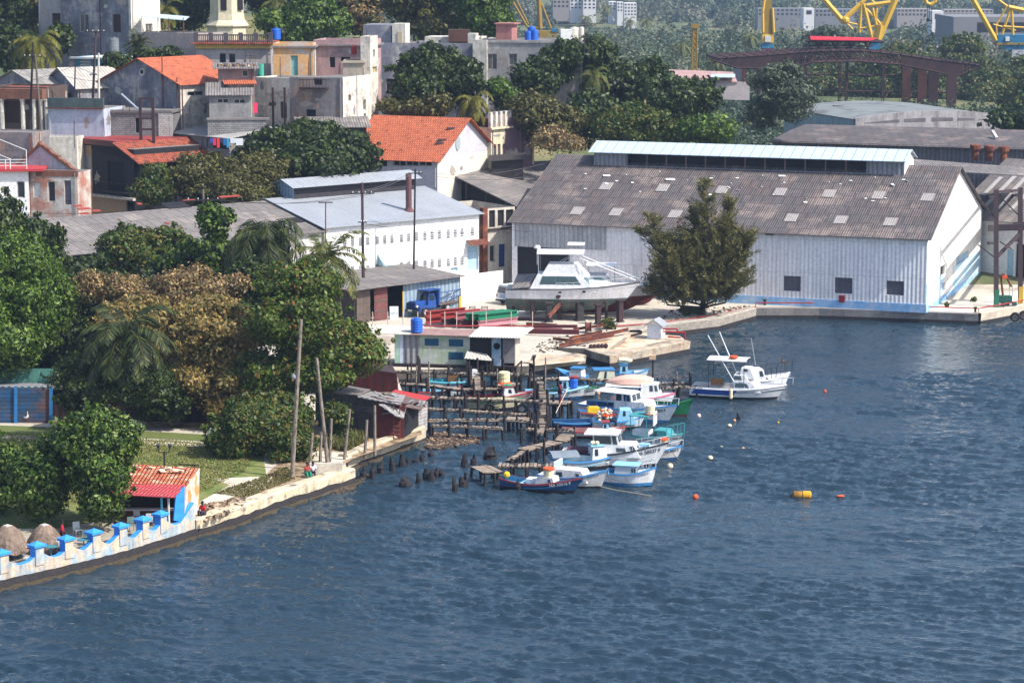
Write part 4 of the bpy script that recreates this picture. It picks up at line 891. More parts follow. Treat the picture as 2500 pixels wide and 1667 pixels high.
for x in(667,696):
 a,b=lw.f(x,296,-.4),lw.f(x,214,-.4);mb=MB().use(RUSTD);mb.tube((a.x,-.4,0),(a.x,-.4,b.z),.13);mb.build('post',lw.root,local=True)
mb=MB().use(BLUEP);mb.lathe((0,0,0),[(.35,0),(.35,1.6)],10);mb.v=[v+W(637,191,280.5)for v in mb.v];mb.mats[0]=mat((64,158,130));solo(mb,'drum','upright green drum on the terrace beside the ochre house','drum')
house('shed','long low sheet-roofed lean-to at the foot of the dark ruin',735,270,895,271,312,340,4,mat((60,56,60),(44,42,48)),roof='shed',rm=FIBRO2,rise=.9,over=.5)
ag=house('apartment_block','long grey rendered apartment block with rooftop rooms and tanks behind the round tree',924,302,1160,300,108,235,9,GP2,[(974,146,984,160,'dark'),(943,193,968,225,'door')],par=.15)
mb=MB().use(GP2);a=ag.f(890,60,2);b=ag.f(958,60,2);mb.box(a.x,1.2,0,b.x,6,a.z);mb.build('stair_tower',ag.root,local=True)
mb=MB().use(LP);a=ag.f(958,58,1);b=ag.f(990,58,1);mb.box(a.x,.8,ag.H,b.x,3.5,a.z);rr=mb.build('roof_room',ag.root,local=True)
mb=MB().use(mat((190,176,150)));q=ag.f(971,102,.8);mb.box(q.x,.7,ag.H+.1,q.x+.6,.8,ag.H+1.5);mb.build('door',rr,local=True)
mb=MB().use(LP);a=ag.f(1037,90,4);mb.box(a.x,4,ag.H,ag.L,8,a.z);mb.build('upper_wall',ag.root,local=True)
ar=house('apartment_block','pale grey apartment block with three barred windows, blue tanks and a pink roof room',1158,299,1420,296,100,215,9,mat((178,174,170),(156,152,150),s=.5,mix=.9,c3=(110,108,112),st=.7,c4=(150,140,130),patch=.3),[(1190,132,1213,170,'bars'),(1242,132,1262,160,'bars'),(1289,133,1308,170,'bars')],par=.12,cornice=.1)
mb=MB().use(LP);a=ar.f(1190,150);mb.box(-.1,-.35,0,a.x,-.003,ar.H+.1);mb.build('pilaster',ar.root,local=True)
mb=MB().use(mat((170,118,112),(150,100,98),s=.8,c3=(110,76,76),st=.5));a=ar.f(1211,60,3);b=ar.f(1249,60,3);mb.box(a.x,3,ar.H,b.x,6,a.z);mb.box(a.x-.2,2.8,a.z,b.x+.4,6.2,a.z+.15);mb.build('roof_room',ar.root,local=True)
mb=MB().use(LP);a=ar.f(1142,82,1);b=ar.f(1161,82,1);mb.box(a.x,1,ar.H-.5,b.x,2.5,a.z);mb.build('roof_pier',ar.root,local=True)
zr_=ar.w((0,3,ar.H)).z
for(x,yy,lab,h)in[(1290,300.5,'left round blue plastic tank on the pale grey block roof',1.3),(1297,303,'back blue tank with domed lid on the pale grey block roof',1.9),(1305,300.5,'right round blue plastic tank on the pale grey block roof',1.5)]:
 p=W(x,90,yy);tank(lab,(p.x,yy,zr_),.46,h*.8,BTANK)
for(x,r_,lab)in[(1402,.55,'large whitewashed round cistern on the block roof end'),(1420,.36,'narrow whitewashed round cistern at the far right of the roof')]:
 p=W(x,90,301);tank(lab,(p.x,301,zr_),r_,1.5,LP,cat='cistern')
mb=MB().use(WHITEP);p=W(1383,90,300);mb.box(p.x-.7,299.5,zr_,p.x+.7,302,zr_+1.3);solo(mb,'roof_hut','tiny white-topped roof hut left of the whitewashed cisterns','hut')
p=W(1121,100,304);mb=MB().use(mat((96,66,58),(74,52,48),pat='plank',pp=.25,pq=3));mb.box(p.x-1.3,303,zr_-.3,p.x+1.3,305,zr_+1.2);solo(mb,'roof_box','rusty ribbed metal box on the grey apartment roof','box')
tb=W(555,86,330);root=thing('bell_tower','cream octagonal bell tower rising behind the cream villa','tower',(tb.x,330,tb.z-4))
TW=mat((214,202,172),(196,186,162),s=.6,mix=.7,c3=(120,114,106),st=.6)
z0=tb.z;s_=6000/330.
def octo(mb,r,z0_,z1_,r1=None):
 r1=r1 or r;P=lambda rr,z:[(tb.x+rr*cos(pi/8+k*pi/4),330+rr*sin(pi/8+k*pi/4),z)for k in range(8)]
 a,b=P(r,z0_),P(r1,z1_)
 for i in range(8):j=(i+1)%8;mb.face(a[i],a[j],b[j],b[i])
 mb.face(*b)
mb=MB().use(TW);octo(mb,2.75,z0-5,z0+1.2);mb.build('base',root)
mb=MB().use(TW);octo(mb,3.05,z0+1.2,z0+1.35);octo(mb,3.0,z0+1.35,z0+2.0,2.45);octo(mb,2.45,z0+2.0,z0+2.8,2.35);mb.build('cornice',root)
mb=MB().use(TW);octo(mb,2.3,z0+2.8,z0+12);sh=mb.build('shaft',root)
for dx,yy in((-.75,-2.24),):
 mb=MB().use(DARK);p=W(547,26,327.8);q=W(539,0,327.8);mb.box(q.x,327.8,p.z,p.x+.35,327.95,p.z+4);mb.build('window',sh)
mb=MB().use(DARK);p=W(589,25,328.9);mb.cbox((p.x-.05,328.7,p.z+2),.1,.75,4,-.785);mb.build('window',sh)
mid=house('house','cream house with broad orange tiled roof and oval gable window',850,272.8,1068,268,380,430,14.2,mat((196,192,200),(176,172,180),s=.6,c3=(120,116,120),st=.4),[(904,383,945,406,'glass'),(959,384,990,405,'glass'),(991,384,1021,405,'glass'),(1022,385,1054,405,'glass')],roof='gx',rm=TILE,rise=4.0,over=.6,mR=mat((224,214,200),(206,196,184),s=.6,c3=(120,112,108),st=.4))  # lavender front, cream gable end: shade and sun put into the wall colours
p=mid.r(1117,350);mb=MB().use(mat((150,160,160)));mb.lathe((0,0,0),[(.55,0),(.55,.08)],16);R=Matrix.Rotation(pi/2,4,'Y');mb.v=[R@V((q.x*1.5,q.y,q.z))+V((mid.L,p.y,p.z))for q in mb.v];mb.build('oval_window',mid.root,local=True)
for(x,y)in[(1101,314),(1080,342),(1074,350)]:
 c=mid.pl(x,y,(0,0,mid.H+.12),(0,-4.0/7.1,1));mb=MB().use(RUSTD);mb.cbox(c,1.0,.4,.08,.4,.5);mb.build('broken_tiles',mid.root,local=True)
cr=house('house','cream old house with crenellated parapet and a row of tall yellow shutters',1199,279,1304,286,312,400,8,mat((222,210,176),(200,190,164),s=.6,mix=.8,c3=(110,102,92),st=.7),[(x,352-i*.5,x+7,400,k_)for i,(x,k_)in enumerate([(1205,'shut'),(1215,'shut'),(1227,'white'),(1237,'white'),(1249,'dark'),(1261,'yel'),(1271,'yel'),(1282,'teal'),(1292,'louv')])],L_=[],par=0,cornice=.35)
for i in range(10):
 x=cr.L*i/9.0;mb=MB().use(LP);mb.box(x-.2,-.1,cr.H,x+.2,.25,cr.H+1.75);mb.build('merlon',cr.root,local=True)
mb=MB().use(GP3);mb.box(.2,.0,cr.H,cr.L-.2,.15,cr.H+1.4);mb.build('parapet',cr.root,local=True)
house('house','dark purple-brown house side between the tiled roof and the crenellated house',1150,283,1200,280,300,400,6,mat((110,84,96),(88,68,78),s=.7,mix=.9,c3=(56,46,54),st=.6),par=.6,mR=mat((110,84,96),(88,68,78),s=.7))
mb=MB().use(WOODD);p=W(1245,385,277);mb.box(p.x-2,276,p.z-3.5,p.x+1.5,278.5,p.z-.2);mb.slab((p.x-2.4,275.6,p.z-.3),(p.x+1.9,275.6,p.z),(p.x+1.9,279,p.z+.4),(p.x-2.4,279,p.z+.1),.06)
solo(mb,'lean_to','small dark tin-roofed shack in front of the yellow shutters','shack')
for i,(x,y0_,y1_,Y,lab)in enumerate([(610,160,128,285,'television aerial above the small roof room'),(693,92,72,290,'slanting aerial right of the blue tank'),(684,190,140,277,'thin aerial before the ochre wall'),(753,190,150,280,'second thin aerial before the ochre wall'),(895,95,70,286,'aerial on the pink house parapet'),(1427,122,55,294,'tall aerial at the right end of the pale block'),(1245,185,178,290,'stub aerial under the barred window'),(1174,105,86,299,'short pole aerial beside the roof pier'),(300,262,225,268,'bent aerial on the block house'),(316,262,222,268,'second rod on the block house roof'),(181,350,295,258,'black vent pipe above the striped parapet')]):
 p,q=W(x,y0_,Y),W(x,y1_,Y);mb=MB().use(STEEL);mb.tube(p-V((0,0,.5)),q,.04,n=4)
 if i in(0,1,5):mb.tube(q-V((.6,0,.1)),q+V((.6,0,-.05)),.03,n=4);mb.tube(q-V((.4,0,.4)),q+V((.5,0,-.4)),.03,n=4)
 solo(mb,'aerial',lab,'aerial','rods and aerials on the town roofs')
 # trees
LM={}
def leafmat(key,cols,trans=.22,rough=.5):
 if key in LM:return LM[key]
 m=bpy.data.materials.new('foliage_'+key);m.use_nodes=True;LM[key]=m
 t=m.node_tree;N=t.nodes;L=t.links;B=N['Principled BSDF'];out=N['Material Output']
 g=N.new('ShaderNodeNewGeometry');r=N.new('ShaderNodeValToRGB');L.new(g.outputs['Random Per Island'],r.inputs[0])
 if key=='far':
  B.inputs['Roughness'].default_value=.9;B.inputs['Specular IOR Level'].default_value=.1
  tc=N.new('ShaderNodeTexCoord');nz=N.new('ShaderNodeTexNoise');nz.inputs['Scale'].default_value=.035;nz.inputs['Detail'].default_value=4;L.new(tc.outputs['Object'],nz.inputs[0])
  mr=N.new('ShaderNodeMapRange');mr.inputs[1].default_value=.34;mr.inputs[2].default_value=.66;L.new(nz.outputs[0],mr.inputs[0])
  ma=N.new('ShaderNodeMath');ma.operation='MULTIPLY_ADD';L.new(g.outputs['Random Per Island'],ma.inputs[0]);ma.inputs[1].default_value=.3;L.new(mr.outputs[0],ma.inputs[2]);L.new(ma.outputs[0],r.inputs[0])
 e=r.color_ramp.elements;n=len(cols)
 while len(e)<n:e.new(.5)
 for i,c in enumerate(cols):e[i].position=i/(n-1);e[i].color=lin(c,.54)
 B.inputs['Roughness'].default_value=rough;B.inputs['Specular IOR Level'].default_value=.28
 L.new(r.outputs[0],B.inputs['Base Color'])
 tr=N.new('ShaderNodeBsdfTranslucent');L.new(r.outputs[0],tr.inputs[0]);mx=N.new('ShaderNodeMixShader');mx.inputs[0].default_value=trans
 L.new(B.outputs[0],mx.inputs[1]);L.new(tr.outputs[0],mx.inputs[2]);L.new(mx.outputs[0],out.inputs['Surface'])
 return m
PAL={'dk':[(26,38,16),(42,58,22),(58,78,28),(76,98,36),(104,122,52)],'gr':[(40,62,14),(64,94,22),(86,118,30),(110,142,44),(146,168,74)],'gl':[(28,46,12),(50,78,18),(74,106,24),(102,136,38),(158,172,90)],'ol':[(58,60,26),(84,84,36),(108,106,46),(130,126,60),(98,90,46)],'gy':[(70,86,66),(92,108,86),(112,126,100),(84,98,70),(130,140,116)],'or':[(206,166,90),(220,184,116),(160,136,70),(116,120,54),(196,162,92),(98,108,48),(160,142,98),(88,100,42)],'dry':[(214,172,112),(150,120,92),(120,108,76),(230,190,130),(110,108,60),(96,100,52)],'gm':[(40,64,22),(62,92,30),(84,112,36),(130,110,50),(110,134,50)],'cas':[(84,90,48),(110,112,58),(138,132,70),(160,148,84),(96,100,56)],'far':[(44,62,50),(60,80,58),(82,104,74),(110,124,92),(140,138,112)],'aut':[(48,74,20),(72,100,26),(96,124,32),(120,144,46),(82,106,28),(62,88,24),(110,132,40),(140,160,66),(96,120,34),(66,92,26),(160,104,54),(78,100,32)],}  # the far list is paled, distance haze put into the leaf colours
def quads_mesh(name,C,A,B_,m):
 """rhombic leaves: centres C, half axes A and B_"""
 n=len(C);co=np.empty((n,4,3),'f');co[:,0]=C-A;co[:,1]=C+B_;co[:,2]=C+A;co[:,3]=C-B_
 me=bpy.data.meshes.new(name);me.vertices.add(n*4);me.vertices.foreach_set('co',co.ravel())
 me.loops.add(n*4);me.loops.foreach_set('vertex_index',np.arange(n*4,dtype='i'));me.polygons.add(n)
 me.polygons.foreach_set('loop_start',np.arange(0,n*4,4,dtype='i'));me.polygons.foreach_set('loop_total',np.full(n,4,'i'))
 me.update();me.materials.append(m);return me
def unit(a):return a/np.maximum(np.linalg.norm(a,axis=1,keepdims=True),1e-6)
def crown_cloud(lobes,size,rng,dens=1.0,asp=.55,up=0.0,lump=.34,nl=14,sparse=0.0):
 Cs,Ns=[],[]
 for c,r in lobes:
  c=np.array(c);r=np.array(r)
  k=max(6,int(nl*1.35));d=unit(rng.normal(size=(k,3)));d[:,2]=np.where(rng.rand(k)<.75,np.abs(d[:,2]),d[:,2])
  lc=c+d*r*rng.uniform(.5,.84,(k,1));lr=r.mean()*lump*rng.uniform(.45,1.55,(k,1))*np.ones((k,3));lr[:,2]*=.8
  k2=k//2;d2=unit(rng.normal(size=(k2,3)));d2[:,2]=np.abs(d2[:,2]);lc=np.concatenate([lc,c+d2*r*rng.uniform(.9,1.08,(k2,1))]);lr=np.concatenate([lr,r.mean()*lump*rng.uniform(.2,.45,(k2,1))*np.ones((k2,3))]);k+=k2
  area=4*pi*(lr[:,0]**2);tot=dens*1.5/(size*size*asp*2)
  for i in range(k):
   n=int(area[i]*tot);v=unit(rng.normal(size=(n,3)))
   keep=(v[:,2]>-.55)|(rng.rand(n)<.3);v=v[keep];n=len(v)
   p=lc[i]+v*lr[i]*(rng.uniform(.55,1.1,(n,1))+.38*(rng.rand(n,1)<.14)+.14*np.sin(v[:,:1]*9+i)*np.cos(v[:,1:2]*8+i));Cs.append(p);Ns.append(v+(p-c)/r*.7)
  n=int(dens*(1-sparse)*4*pi*r[0]*r[2]*.9/(size*size*asp*2));v=unit(rng.normal(size=(n,3)))
  p=c+v*r*rng.uniform(.4,.86,(n,1));Cs.append(p);Ns.append(v)
 C=np.concatenate(Cs);Nn=unit(np.concatenate(Ns));n=len(C)
 Nn=unit(Nn+rng.normal(size=(n,3))*.55)
 t=rng.normal(size=(n,3));t[:,2]+=up*3;A=unit(t-(t*Nn).sum(1,keepdims=True)*Nn);B_=np.cross(Nn,A)
 s=size*rng.uniform(.35,1.55,(n,1));return C,A*s,B_*s*asp
BARK=mat((104,92,82),(72,62,56),s=2,mix=.9,bump=.03);BARKG=mat((150,140,130),(110,102,96),s=2,mix=.9,bump=.03);BARKD=mat((56,48,44),(38,34,32),s=2)
TREES=0
def tree(label,boxes,Y,pal='dk',size=.3,base=None,dens=1.0,name='tree',bark=None,tr=.3,asp=.55,up=0.0,nl=14,lump=.34,group=None,cat='tree',limbs=True,depth=.85,sparse=0,twigs=0):
 global TREES;TREES+=1;rng=np.random.RandomState(TREES*7+1);rnd=random.Random(TREES)
 lobes=[];size=size*.74
 for i,b in enumerate(boxes):
  yy=Y+(b[4]if len(b)>4 else 0);s=F/yy/1.0
  c=W((b[0]+b[2])/2,(b[1]+b[3])/2,yy);rx=(b[2]-b[0])/2/s*1.12;rz=(b[3]-b[1])/2/s*1.14
  lobes.append((tuple(c),(rx,rx*depth if rx<rz*1.6 else max(rx*.7,rz),rz)))
 if base:p=G(base[0],base[1],GZ)if len(base)==2 else W(base[0],base[1],base[2])
 else:
  cx=sum(l[0][0]for l in lobes)/len(lobes);cy=sum(l[0][1]for l in lobes)/len(lobes);p=V((cx,cy,gz(cx,cy)))
  lowest=min(l[0][2]-l[1][2]for l in lobes);p.z=min(p.z,lowest)
 root=thing(name,label,cat,p,0,group)
 C,A,B_=crown_cloud([((l[0][0]-p.x,l[0][1]-p.y,l[0][2]-p.z),l[1])for l in lobes],size,rng,dens,asp,up,lump,nl,sparse)
 _link(bpy.data.objects.new('crown',quads_mesh('crown',C,A,B_,leafmat(pal,PAL[pal]))),root)
 mb=MB().use(bark or BARK);fork=V((0,0,max(.4,(min(l[0][2]-l[1][2]*.6 for l in lobes)-p.z)*.8)))
 mb.path([(0,0,-.3),(rnd.uniform(-.1,.1),0,fork.z*.5),fork],tr,8,tr*.75)
 for c,r in lobes:
  c=V(c)-p
  for k in range(3+(3 if twigs else 0)):
   e=c+V((rnd.uniform(-.6,.6)*r[0],rnd.uniform(-.6,.6)*r[1],rnd.uniform(-.2,.6)*r[2]))
   m_=fork.lerp(e,.5)+V((rnd.uniform(-.3,.3),rnd.uniform(-.3,.3),rnd.uniform(0,.3)*r[2]));mb.path([fork,m_,e],tr*.55,5,tr*.12)
   if twigs:
    for q in range(twigs):
     e2=e+V((rnd.uniform(-.5,.5)*r[0],rnd.uniform(-.5,.5)*r[1],rnd.uniform(-.1,.55)*r[2]));mb.path([e,e.lerp(e2,.5)+V((0,0,.2)),e2],max(.045,tr*.16),4,.025)
 mb.build('trunk',root);return root
def palm(label,px,py,R_,Y,cols='palm',base=None,nf=20,seed=1,droop=1.0,name='palm_tree',ground=None,group=None,width=1.0,tr=.17):
 rng=np.random.RandomState(seed);c=W(px,py,Y)
 g=gz(c.x,c.y)if ground is None else ground
 root=thing(name,label,'palm tree',(c.x+rng.uniform(-.4,.4),c.y,min(g,c.z-1.5)),0,group)
 o=V(root.location);h=c-o
 mb=MB().use(BARKG);mb.path([(0,0,-.3),(h.x*.2,0,h.z*.4),(h.x*.6,0,h.z*.75),(h.x,0,h.z)],tr,7,tr*.65);mb.build('trunk',root)
 C,A,B_=[],[],[];rach=MB().use(leafmat('rachis',[(120,120,50),(150,140,60)]))
 for k in range(nf):
  az=k*2.399+rng.uniform(-.25,.25);el=(1.25-1.65*(k/nf))+rng.uniform(-.12,.12);Lf=R_*rng.uniform(.85,1.12)
  p=np.array(h)+0.;d=np.array([cos(az)*cos(el),sin(az)*cos(el),sin(el)]);pts=[p.copy()];n=10
  for i in range(n):
   d=d+np.array([0,0,-.17*droop*(1+i*.12)]);d/=np.linalg.norm(d);p=p+d*Lf/n;pts.append(p.copy())
  rach.path([tuple(q)for q in pts[::2]],.035,3,.012)
  for i in range(n):
   for q in range(4):
    f=(i+q/4)/n;b=pts[i]+(pts[i+1]-pts[i])*(q/4.);dd=pts[i+1]-pts[i];dd/=np.linalg.norm(dd)
    side=np.cross(dd,[0,0,1.]);side/=max(np.linalg.norm(side),1e-3)
    ll=R_*.26*math.sin(pi*(.12+.85*f))**.6*width
    for sg in(-1,1):
     a=side*sg*.8+dd*.55+np.array([0,0,-.45*droop])+rng.normal(size=3)*.1;a/=np.linalg.norm(a)
     C.append(b+a*ll/2);A.append(a*ll/2);w=np.cross(a,dd);w=np.cross(a,w);w/=max(np.linalg.norm(w),1e-3);B_.append(w*R_*.014)
 m=leafmat(cols,{'palm':[(30,44,20),(46,62,28),(70,86,40),(112,122,62)],'palmy':[(110,116,34),(150,146,44),(84,100,36),(176,160,60),(60,84,34)],'palmo':[(60,80,36),(88,104,44),(126,130,58),(150,140,64)],'palmf':[(90,110,70),(130,140,84),(170,160,100)]}[cols],.3,.62)
 fr_=_link(bpy.data.objects.new('fronds',quads_mesh('fronds',np.array(C),np.array(A),np.array(B_),m)),root)
 rach.build('frond_ribs',root,local=True)
 return root
tree('big round glossy green tree overhanging the thatched parasols of the cafe',[(130,1000,345,1180),(170,1090,330,1290,-2),(0,1090,190,1280),(-90,1060,60,1270,3),(70,1040,240,1200,2)],150,'gl',.19,base=(176,1338),tr=.22,nl=22,lump=.26,dens=1.1)
tree('tall feathery bright green tree filling the left edge of the photo',[(-120,560,110,760),(-60,650,190,860),(-120,760,120,930,-3),(40,600,150,760,4)],190,'gr',.24,base=(60,1030),tr=.4,nl=24,lump=.26,asp=.4)
tree('dark green tree with pointed top at the far left, in front of the white house',[(-60,480,60,660),(30,520,120,680)],213,'dk',.28,name='tree',up=1,nl=18,lump=.3)
tree('narrow dark conical tree with a single sharp tip beside the mango tree',[(118,548,160,640),(100,620,185,780)],210,'dk',.25,name='conical_tree',up=1,nl=16,lump=.3)
tree('rounded mango tree with reddish new leaves below the long grey roof',[(235,560,380,690),(320,555,470,680,3)],214,'gm',.26,nl=20,lump=.27)
tree('broad-leaved bright green tree in front of the grey roof, left of the palm',[(430,580,600,700),(480,500,570,600,-4),(380,600,520,720,3),(560,560,720,690,2),(440,640,640,740)],205,'gl',.27,nl=16,lump=.26)
tree('pale twiggy flat canopy dotted with dry pods above the orange-leaved tree',[(150,672,400,750,3),(340,655,610,770,3),(250,700,560,790,2)],190,'dry',.16,base=(440,1060),tr=.3,dens=.55,nl=26,lump=.2,sparse=.6,twigs=7,bark=BARKG)
tree('wide tree with orange drying leaves beside the park lawn',[(400,760,640,930,-2),(430,880,630,1010,-4),(300,800,470,930),(230,730,450,840),(420,720,600,840),(500,850,620,960)],186,'or',.19,base=(470,1092),tr=.42,dens=.75,nl=22,lump=.22,sparse=.5,twigs=3,bark=BARKG)
tree('dense dark tree standing in the shade behind the coconut palm',[(60,740,330,900),(120,850,420,990),(-60,880,160,960),(300,880,520,1000)],194,'dk',.24,nl=20,lump=.28)
tree('layered almond tree with scattered red leaves behind the two tall poles',[(620,640,830,760),(600,730,860,870,-2),(740,800,960,930,-4),(560,860,780,1000,-2),(700,880,880,960,-5),(640,700,800,860),(660,820,840,930)],183,'aut',.2,base=(690,1010),tr=.3,nl=24,lump=.24,dens=1.05)
tree('low spreading sea grape bush between the tree trunks and the pole',[(510,980,700,1130),(600,950,770,1110,2),(640,1040,780,1150,-2),(500,1030,620,1150,-1)],172,'gm',.19,base=(620,1150),tr=.14,nl=18,lump=.28,name='shrub',cat='shrub')
tree('small leaning leafy shrub behind the short leaning posts',[(785,985,860,1050),(810,1040,870,1110)],176,'gm',.17,base=(836,1104),tr=.08,name='shrub',cat='shrub')
tree('sparse thin-leaved tree with pale bare branches beside the park path',[(110,880,300,960),(260,890,440,1010,-2),(200,930,330,1000,-3)],176,'dk',.13,base=(272,1035),tr=.12,dens=.42,sparse=.9,twigs=9,bark=BARKG,up=0)
tree('dark leafy tree between the orange tree and the almond tree',[(560,740,680,880),(500,900,680,1020,3),(560,650,680,760,4)],192,'dk',.22,nl=16)
palm('tall dark green coconut palm in front of the long grey roof',645,580,5.0,200,seed=2,nf=34,droop=1.3,width=1.2)
palm('slender coconut palm with yellow hanging frond beside the truck shed',800,625,4.0,194,'palmo',seed=5,nf=20,droop=.8)
palm('coconut palm with long arching fronds standing before the orange tree',300,820,4.9,174,'palm',seed=7,nf=26,droop=.95)
tree('dark hedge of trees between the orange tree and the long grey shed',[(130,640,330,800),(300,660,520,830),(440,700,640,860),(560,640,700,760)],208,'dk',.32,nl=18,base=(380,880))
tree('dense dark tree at the far side of the park behind the palm',[(40,800,240,930),(200,800,420,940),(380,820,560,960)],200,'dk',.32,nl=18,base=(300,960))
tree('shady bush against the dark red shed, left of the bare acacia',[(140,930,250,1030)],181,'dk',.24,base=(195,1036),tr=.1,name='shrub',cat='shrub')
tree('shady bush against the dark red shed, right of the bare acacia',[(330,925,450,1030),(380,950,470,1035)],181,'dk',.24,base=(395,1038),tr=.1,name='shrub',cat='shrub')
tree('dense rounded dark green tree in front of the ruined houses',[(590,315,760,430),(680,300,850,420,2),(780,325,925,440),(640,360,900,450,-2)],262,'dk',.3,nl=26,lump=.26,base=(760,470,262))
tree('olive green flat-topped acacia left of the dense dark tree',[(410,385,590,500),(520,380,725,490,1),(430,440,700,520,-1)],256,'ol',.22,nl=22,lump=.24,base=(560,530,256),twigs=4,dens=.85,bark=BARKG)
tree('small yellowish-green tree beneath the timber house balcony',[(330,405,420,480),(320,440,430,505)],253.5,'gm',.24,base=(375,510,253))
tree('scrubby bush beside the pale sheet-roofed laundry shed',[(420,318,500,370),(440,345,515,385)],274,'ol',.22,base=(465,390,274),name='shrub',cat='shrub')
tree('creeper-covered bank of dark bushes behind the orange-tiled house',[(250,130,330,200),(320,125,400,165),(380,118,450,150)],285.5,'dk',.3,base=(340,180,285),name='shrub',cat='shrub')
tree('large domed dark tree before the grey apartment block',[(960,110,1130,250),(955,170,1080,290,-3),(1060,140,1185,270,-1)],287,'dk',.33,nl=28,lump=.24,base=(1060,320,287))
tree('low dark bushes at the foot of the domed tree',[(925,240,1050,290),(1000,230,1110,290)],283,'ol',.28,base=(1000,310,283),name='shrub',cat='shrub')
palm('stout palm with golden-green fronds behind the tiled roof',1156,245,3.3,281,'palmy',seed=11,nf=20,droop=1.35,ground=8)
tree('small bright green tree between the palm and the barred windows',[(1190,195,1262,275)],286,'gr',.28,base=(1225,300,286))
tree('dark tree beside the pale apartment block and its cisterns',[(1255,150,1370,260),(1330,100,1420,200,4)],291,'dk',.33,nl=18,base=(1320,330,291))
tree('tall dark tree topped with lighter leaves behind the leaning palm',[(1385,95,1500,190),(1420,160,1560,280,-3)],298,'dk',.34,nl=20,base=(1460,340,298))
tree('broad dark tree just left of the rusty hall frame',[(1540,145,1640,260,4),(1500,190,1700,330),(1620,190,1760,320,2)],292,'dk',.33,nl=26,lump=.25,base=(1610,365,292))
tree('grey twiggy tree above the crenellated house roof',[(1245,230,1370,350),(1310,260,1420,370)],283,'ol',.28,nl=18,dens=.8,twigs=3,base=(1320,400,283),bark=BARKG)
tree('olive-leaved round tree directly behind the ridge vent left end',[(1460,262,1640,365)],284,'gm',.3,nl=22,base=(1550,390,284))
tree('fresh green round tree above the middle of the ridge vent',[(1655,290,1800,360)],281,'gr',.3,nl=20,base=(1730,390,281))
tree('dark understorey tree between the olive tree and the twiggy tree',[(1370,230,1500,370),(1600,300,1700,360)],287,'dk',.32,nl=20,base=(1440,380,287))
palm('leaning palm with pale broad fronds among the dark trees',1450,185,3.0,289,'palmo',seed=14,nf=16,droop=1.3,ground=3)
tree('bare brown thicket behind the dark workshop roof',[(1290,320,1420,400)],276,'dry',.2,dens=.25,sparse=.8,twigs=5,base=(1350,410,276),name='shrub',cat='shrub',bark=BARKG)
tree('open grey-green tree with pale limbs beside the rusty hall',[(1836,150,1960,250),(1870,200,2005,300,-2),(1820,240,1900,320)],300,'gy',.24,base=(1860,350,300),dens=.55,nl=22,lump=.26,twigs=3,bark=BARKG,tr=.28)
for lab,bx,Y,pl in[('dark tree at the top left corner behind the yellow palm',[(-60,-40,60,110),(-40,60,90,180,-6)],318,'dk'),('brownish open-crowned tree left of the tall grey villa',[(40,-40,160,60),(60,20,120,100)],326,'ol'),('dark green tree to the right of the villa, left of the tower',[(385,-50,520,95)],334,'dk'),('dark tree immediately right of the bell tower',[(600,-60,720,60),(640,20,760,110)],338,'dk'),('brighter green tree above the blue tank of the cream villa',[(640,20,860,110),(700,-10,830,60)],332,'gr'),('tall dark tree behind the ochre house',[(770,-60,930,90)],345,'dk'),('grey bare-branched tree above the pink house',[(830,-40,960,110)],338,'dry'),('sprawling dark tree over the grey apartment block',[(940,-60,1120,100),(1000,30,1130,120,-3)],330,'ol'),('wide tree with fresh green outer leaves above the pink roof room',[(1080,-50,1260,60),(1120,10,1250,100)],326,'gr'),('dark green tree at the crest between the two top windows of trees',[(900,-80,1060,20),(1180,-60,1270,10)],352,'dk'),('dark bush beside the low red pipes below the villa canopy',[(120,60,180,130)],309,'dk')]:
 tree(lab,bx,Y,pl,.36,base=((bx[0][0]+bx[0][2])/2,150,Y),nl=22,lump=.26,twigs=3 if pl in('dry','ol')else 0,dens=.5 if pl=='dry' else 1,sparse=.6 if pl=='dry' else 0,bark=BARKG if pl!='dk' else None)
palm('yellow-green coconut palm rising over the grey sheds at top left',92,108,4.5,290,'palmy',seed=21,nf=24,droop=1.15)
palm('dark fan palm above the creeper-covered bank',335,108,2.0,288,'palm',seed=22,nf=22,droop=.5,width=1.6,name='fan_palm')
palm('yellowish palm fronds beside the white canopy of the villa',400,26,3.2,320,'palmy',seed=23,nf=16)
palm('drooping palm among the trees right of the bell tower',672,8,3.6,334,'palmo',seed=24,nf=14,droop=1.4)
for lab,bx,Y,pl in[('tall light green tree with a knobbly crown behind the rusty frame',[(2300,85,2400,170),(2290,130,2440,240)],530,'gm'),('green tree seen through the right bays of the rusty frame',[(2120,120,2320,250),(2050,160,2230,285),(2150,200,2330,290)],508,'gm'),('grey-green tree behind the red-capped roof lantern',[(1960,75,2110,150),(1930,130,2060,250)],525,'gy'),('green tree seen through the left bays of the rusty frame',[(1900,160,2080,285),(1980,190,2120,290)],508,'gm'),('broad pale green tree right of the rusty frame',[(2330,180,2520,330),(2420,140,2600,300)],505,'gm'),('bright green tree at the right edge above the blue crane cab',[(2440,200,2580,310)],420,'gm'),('small dark tree at the right edge beside the arched hall',[(2400,268,2600,340)],312,'dk'),('dense green tree filling the gap under the rusty frame',[(2180,200,2360,310),(2260,210,2420,300)],508,'gm')]:
 tree(lab,bx,Y,pl,.42,nl=24,lump=.26,twigs=2)
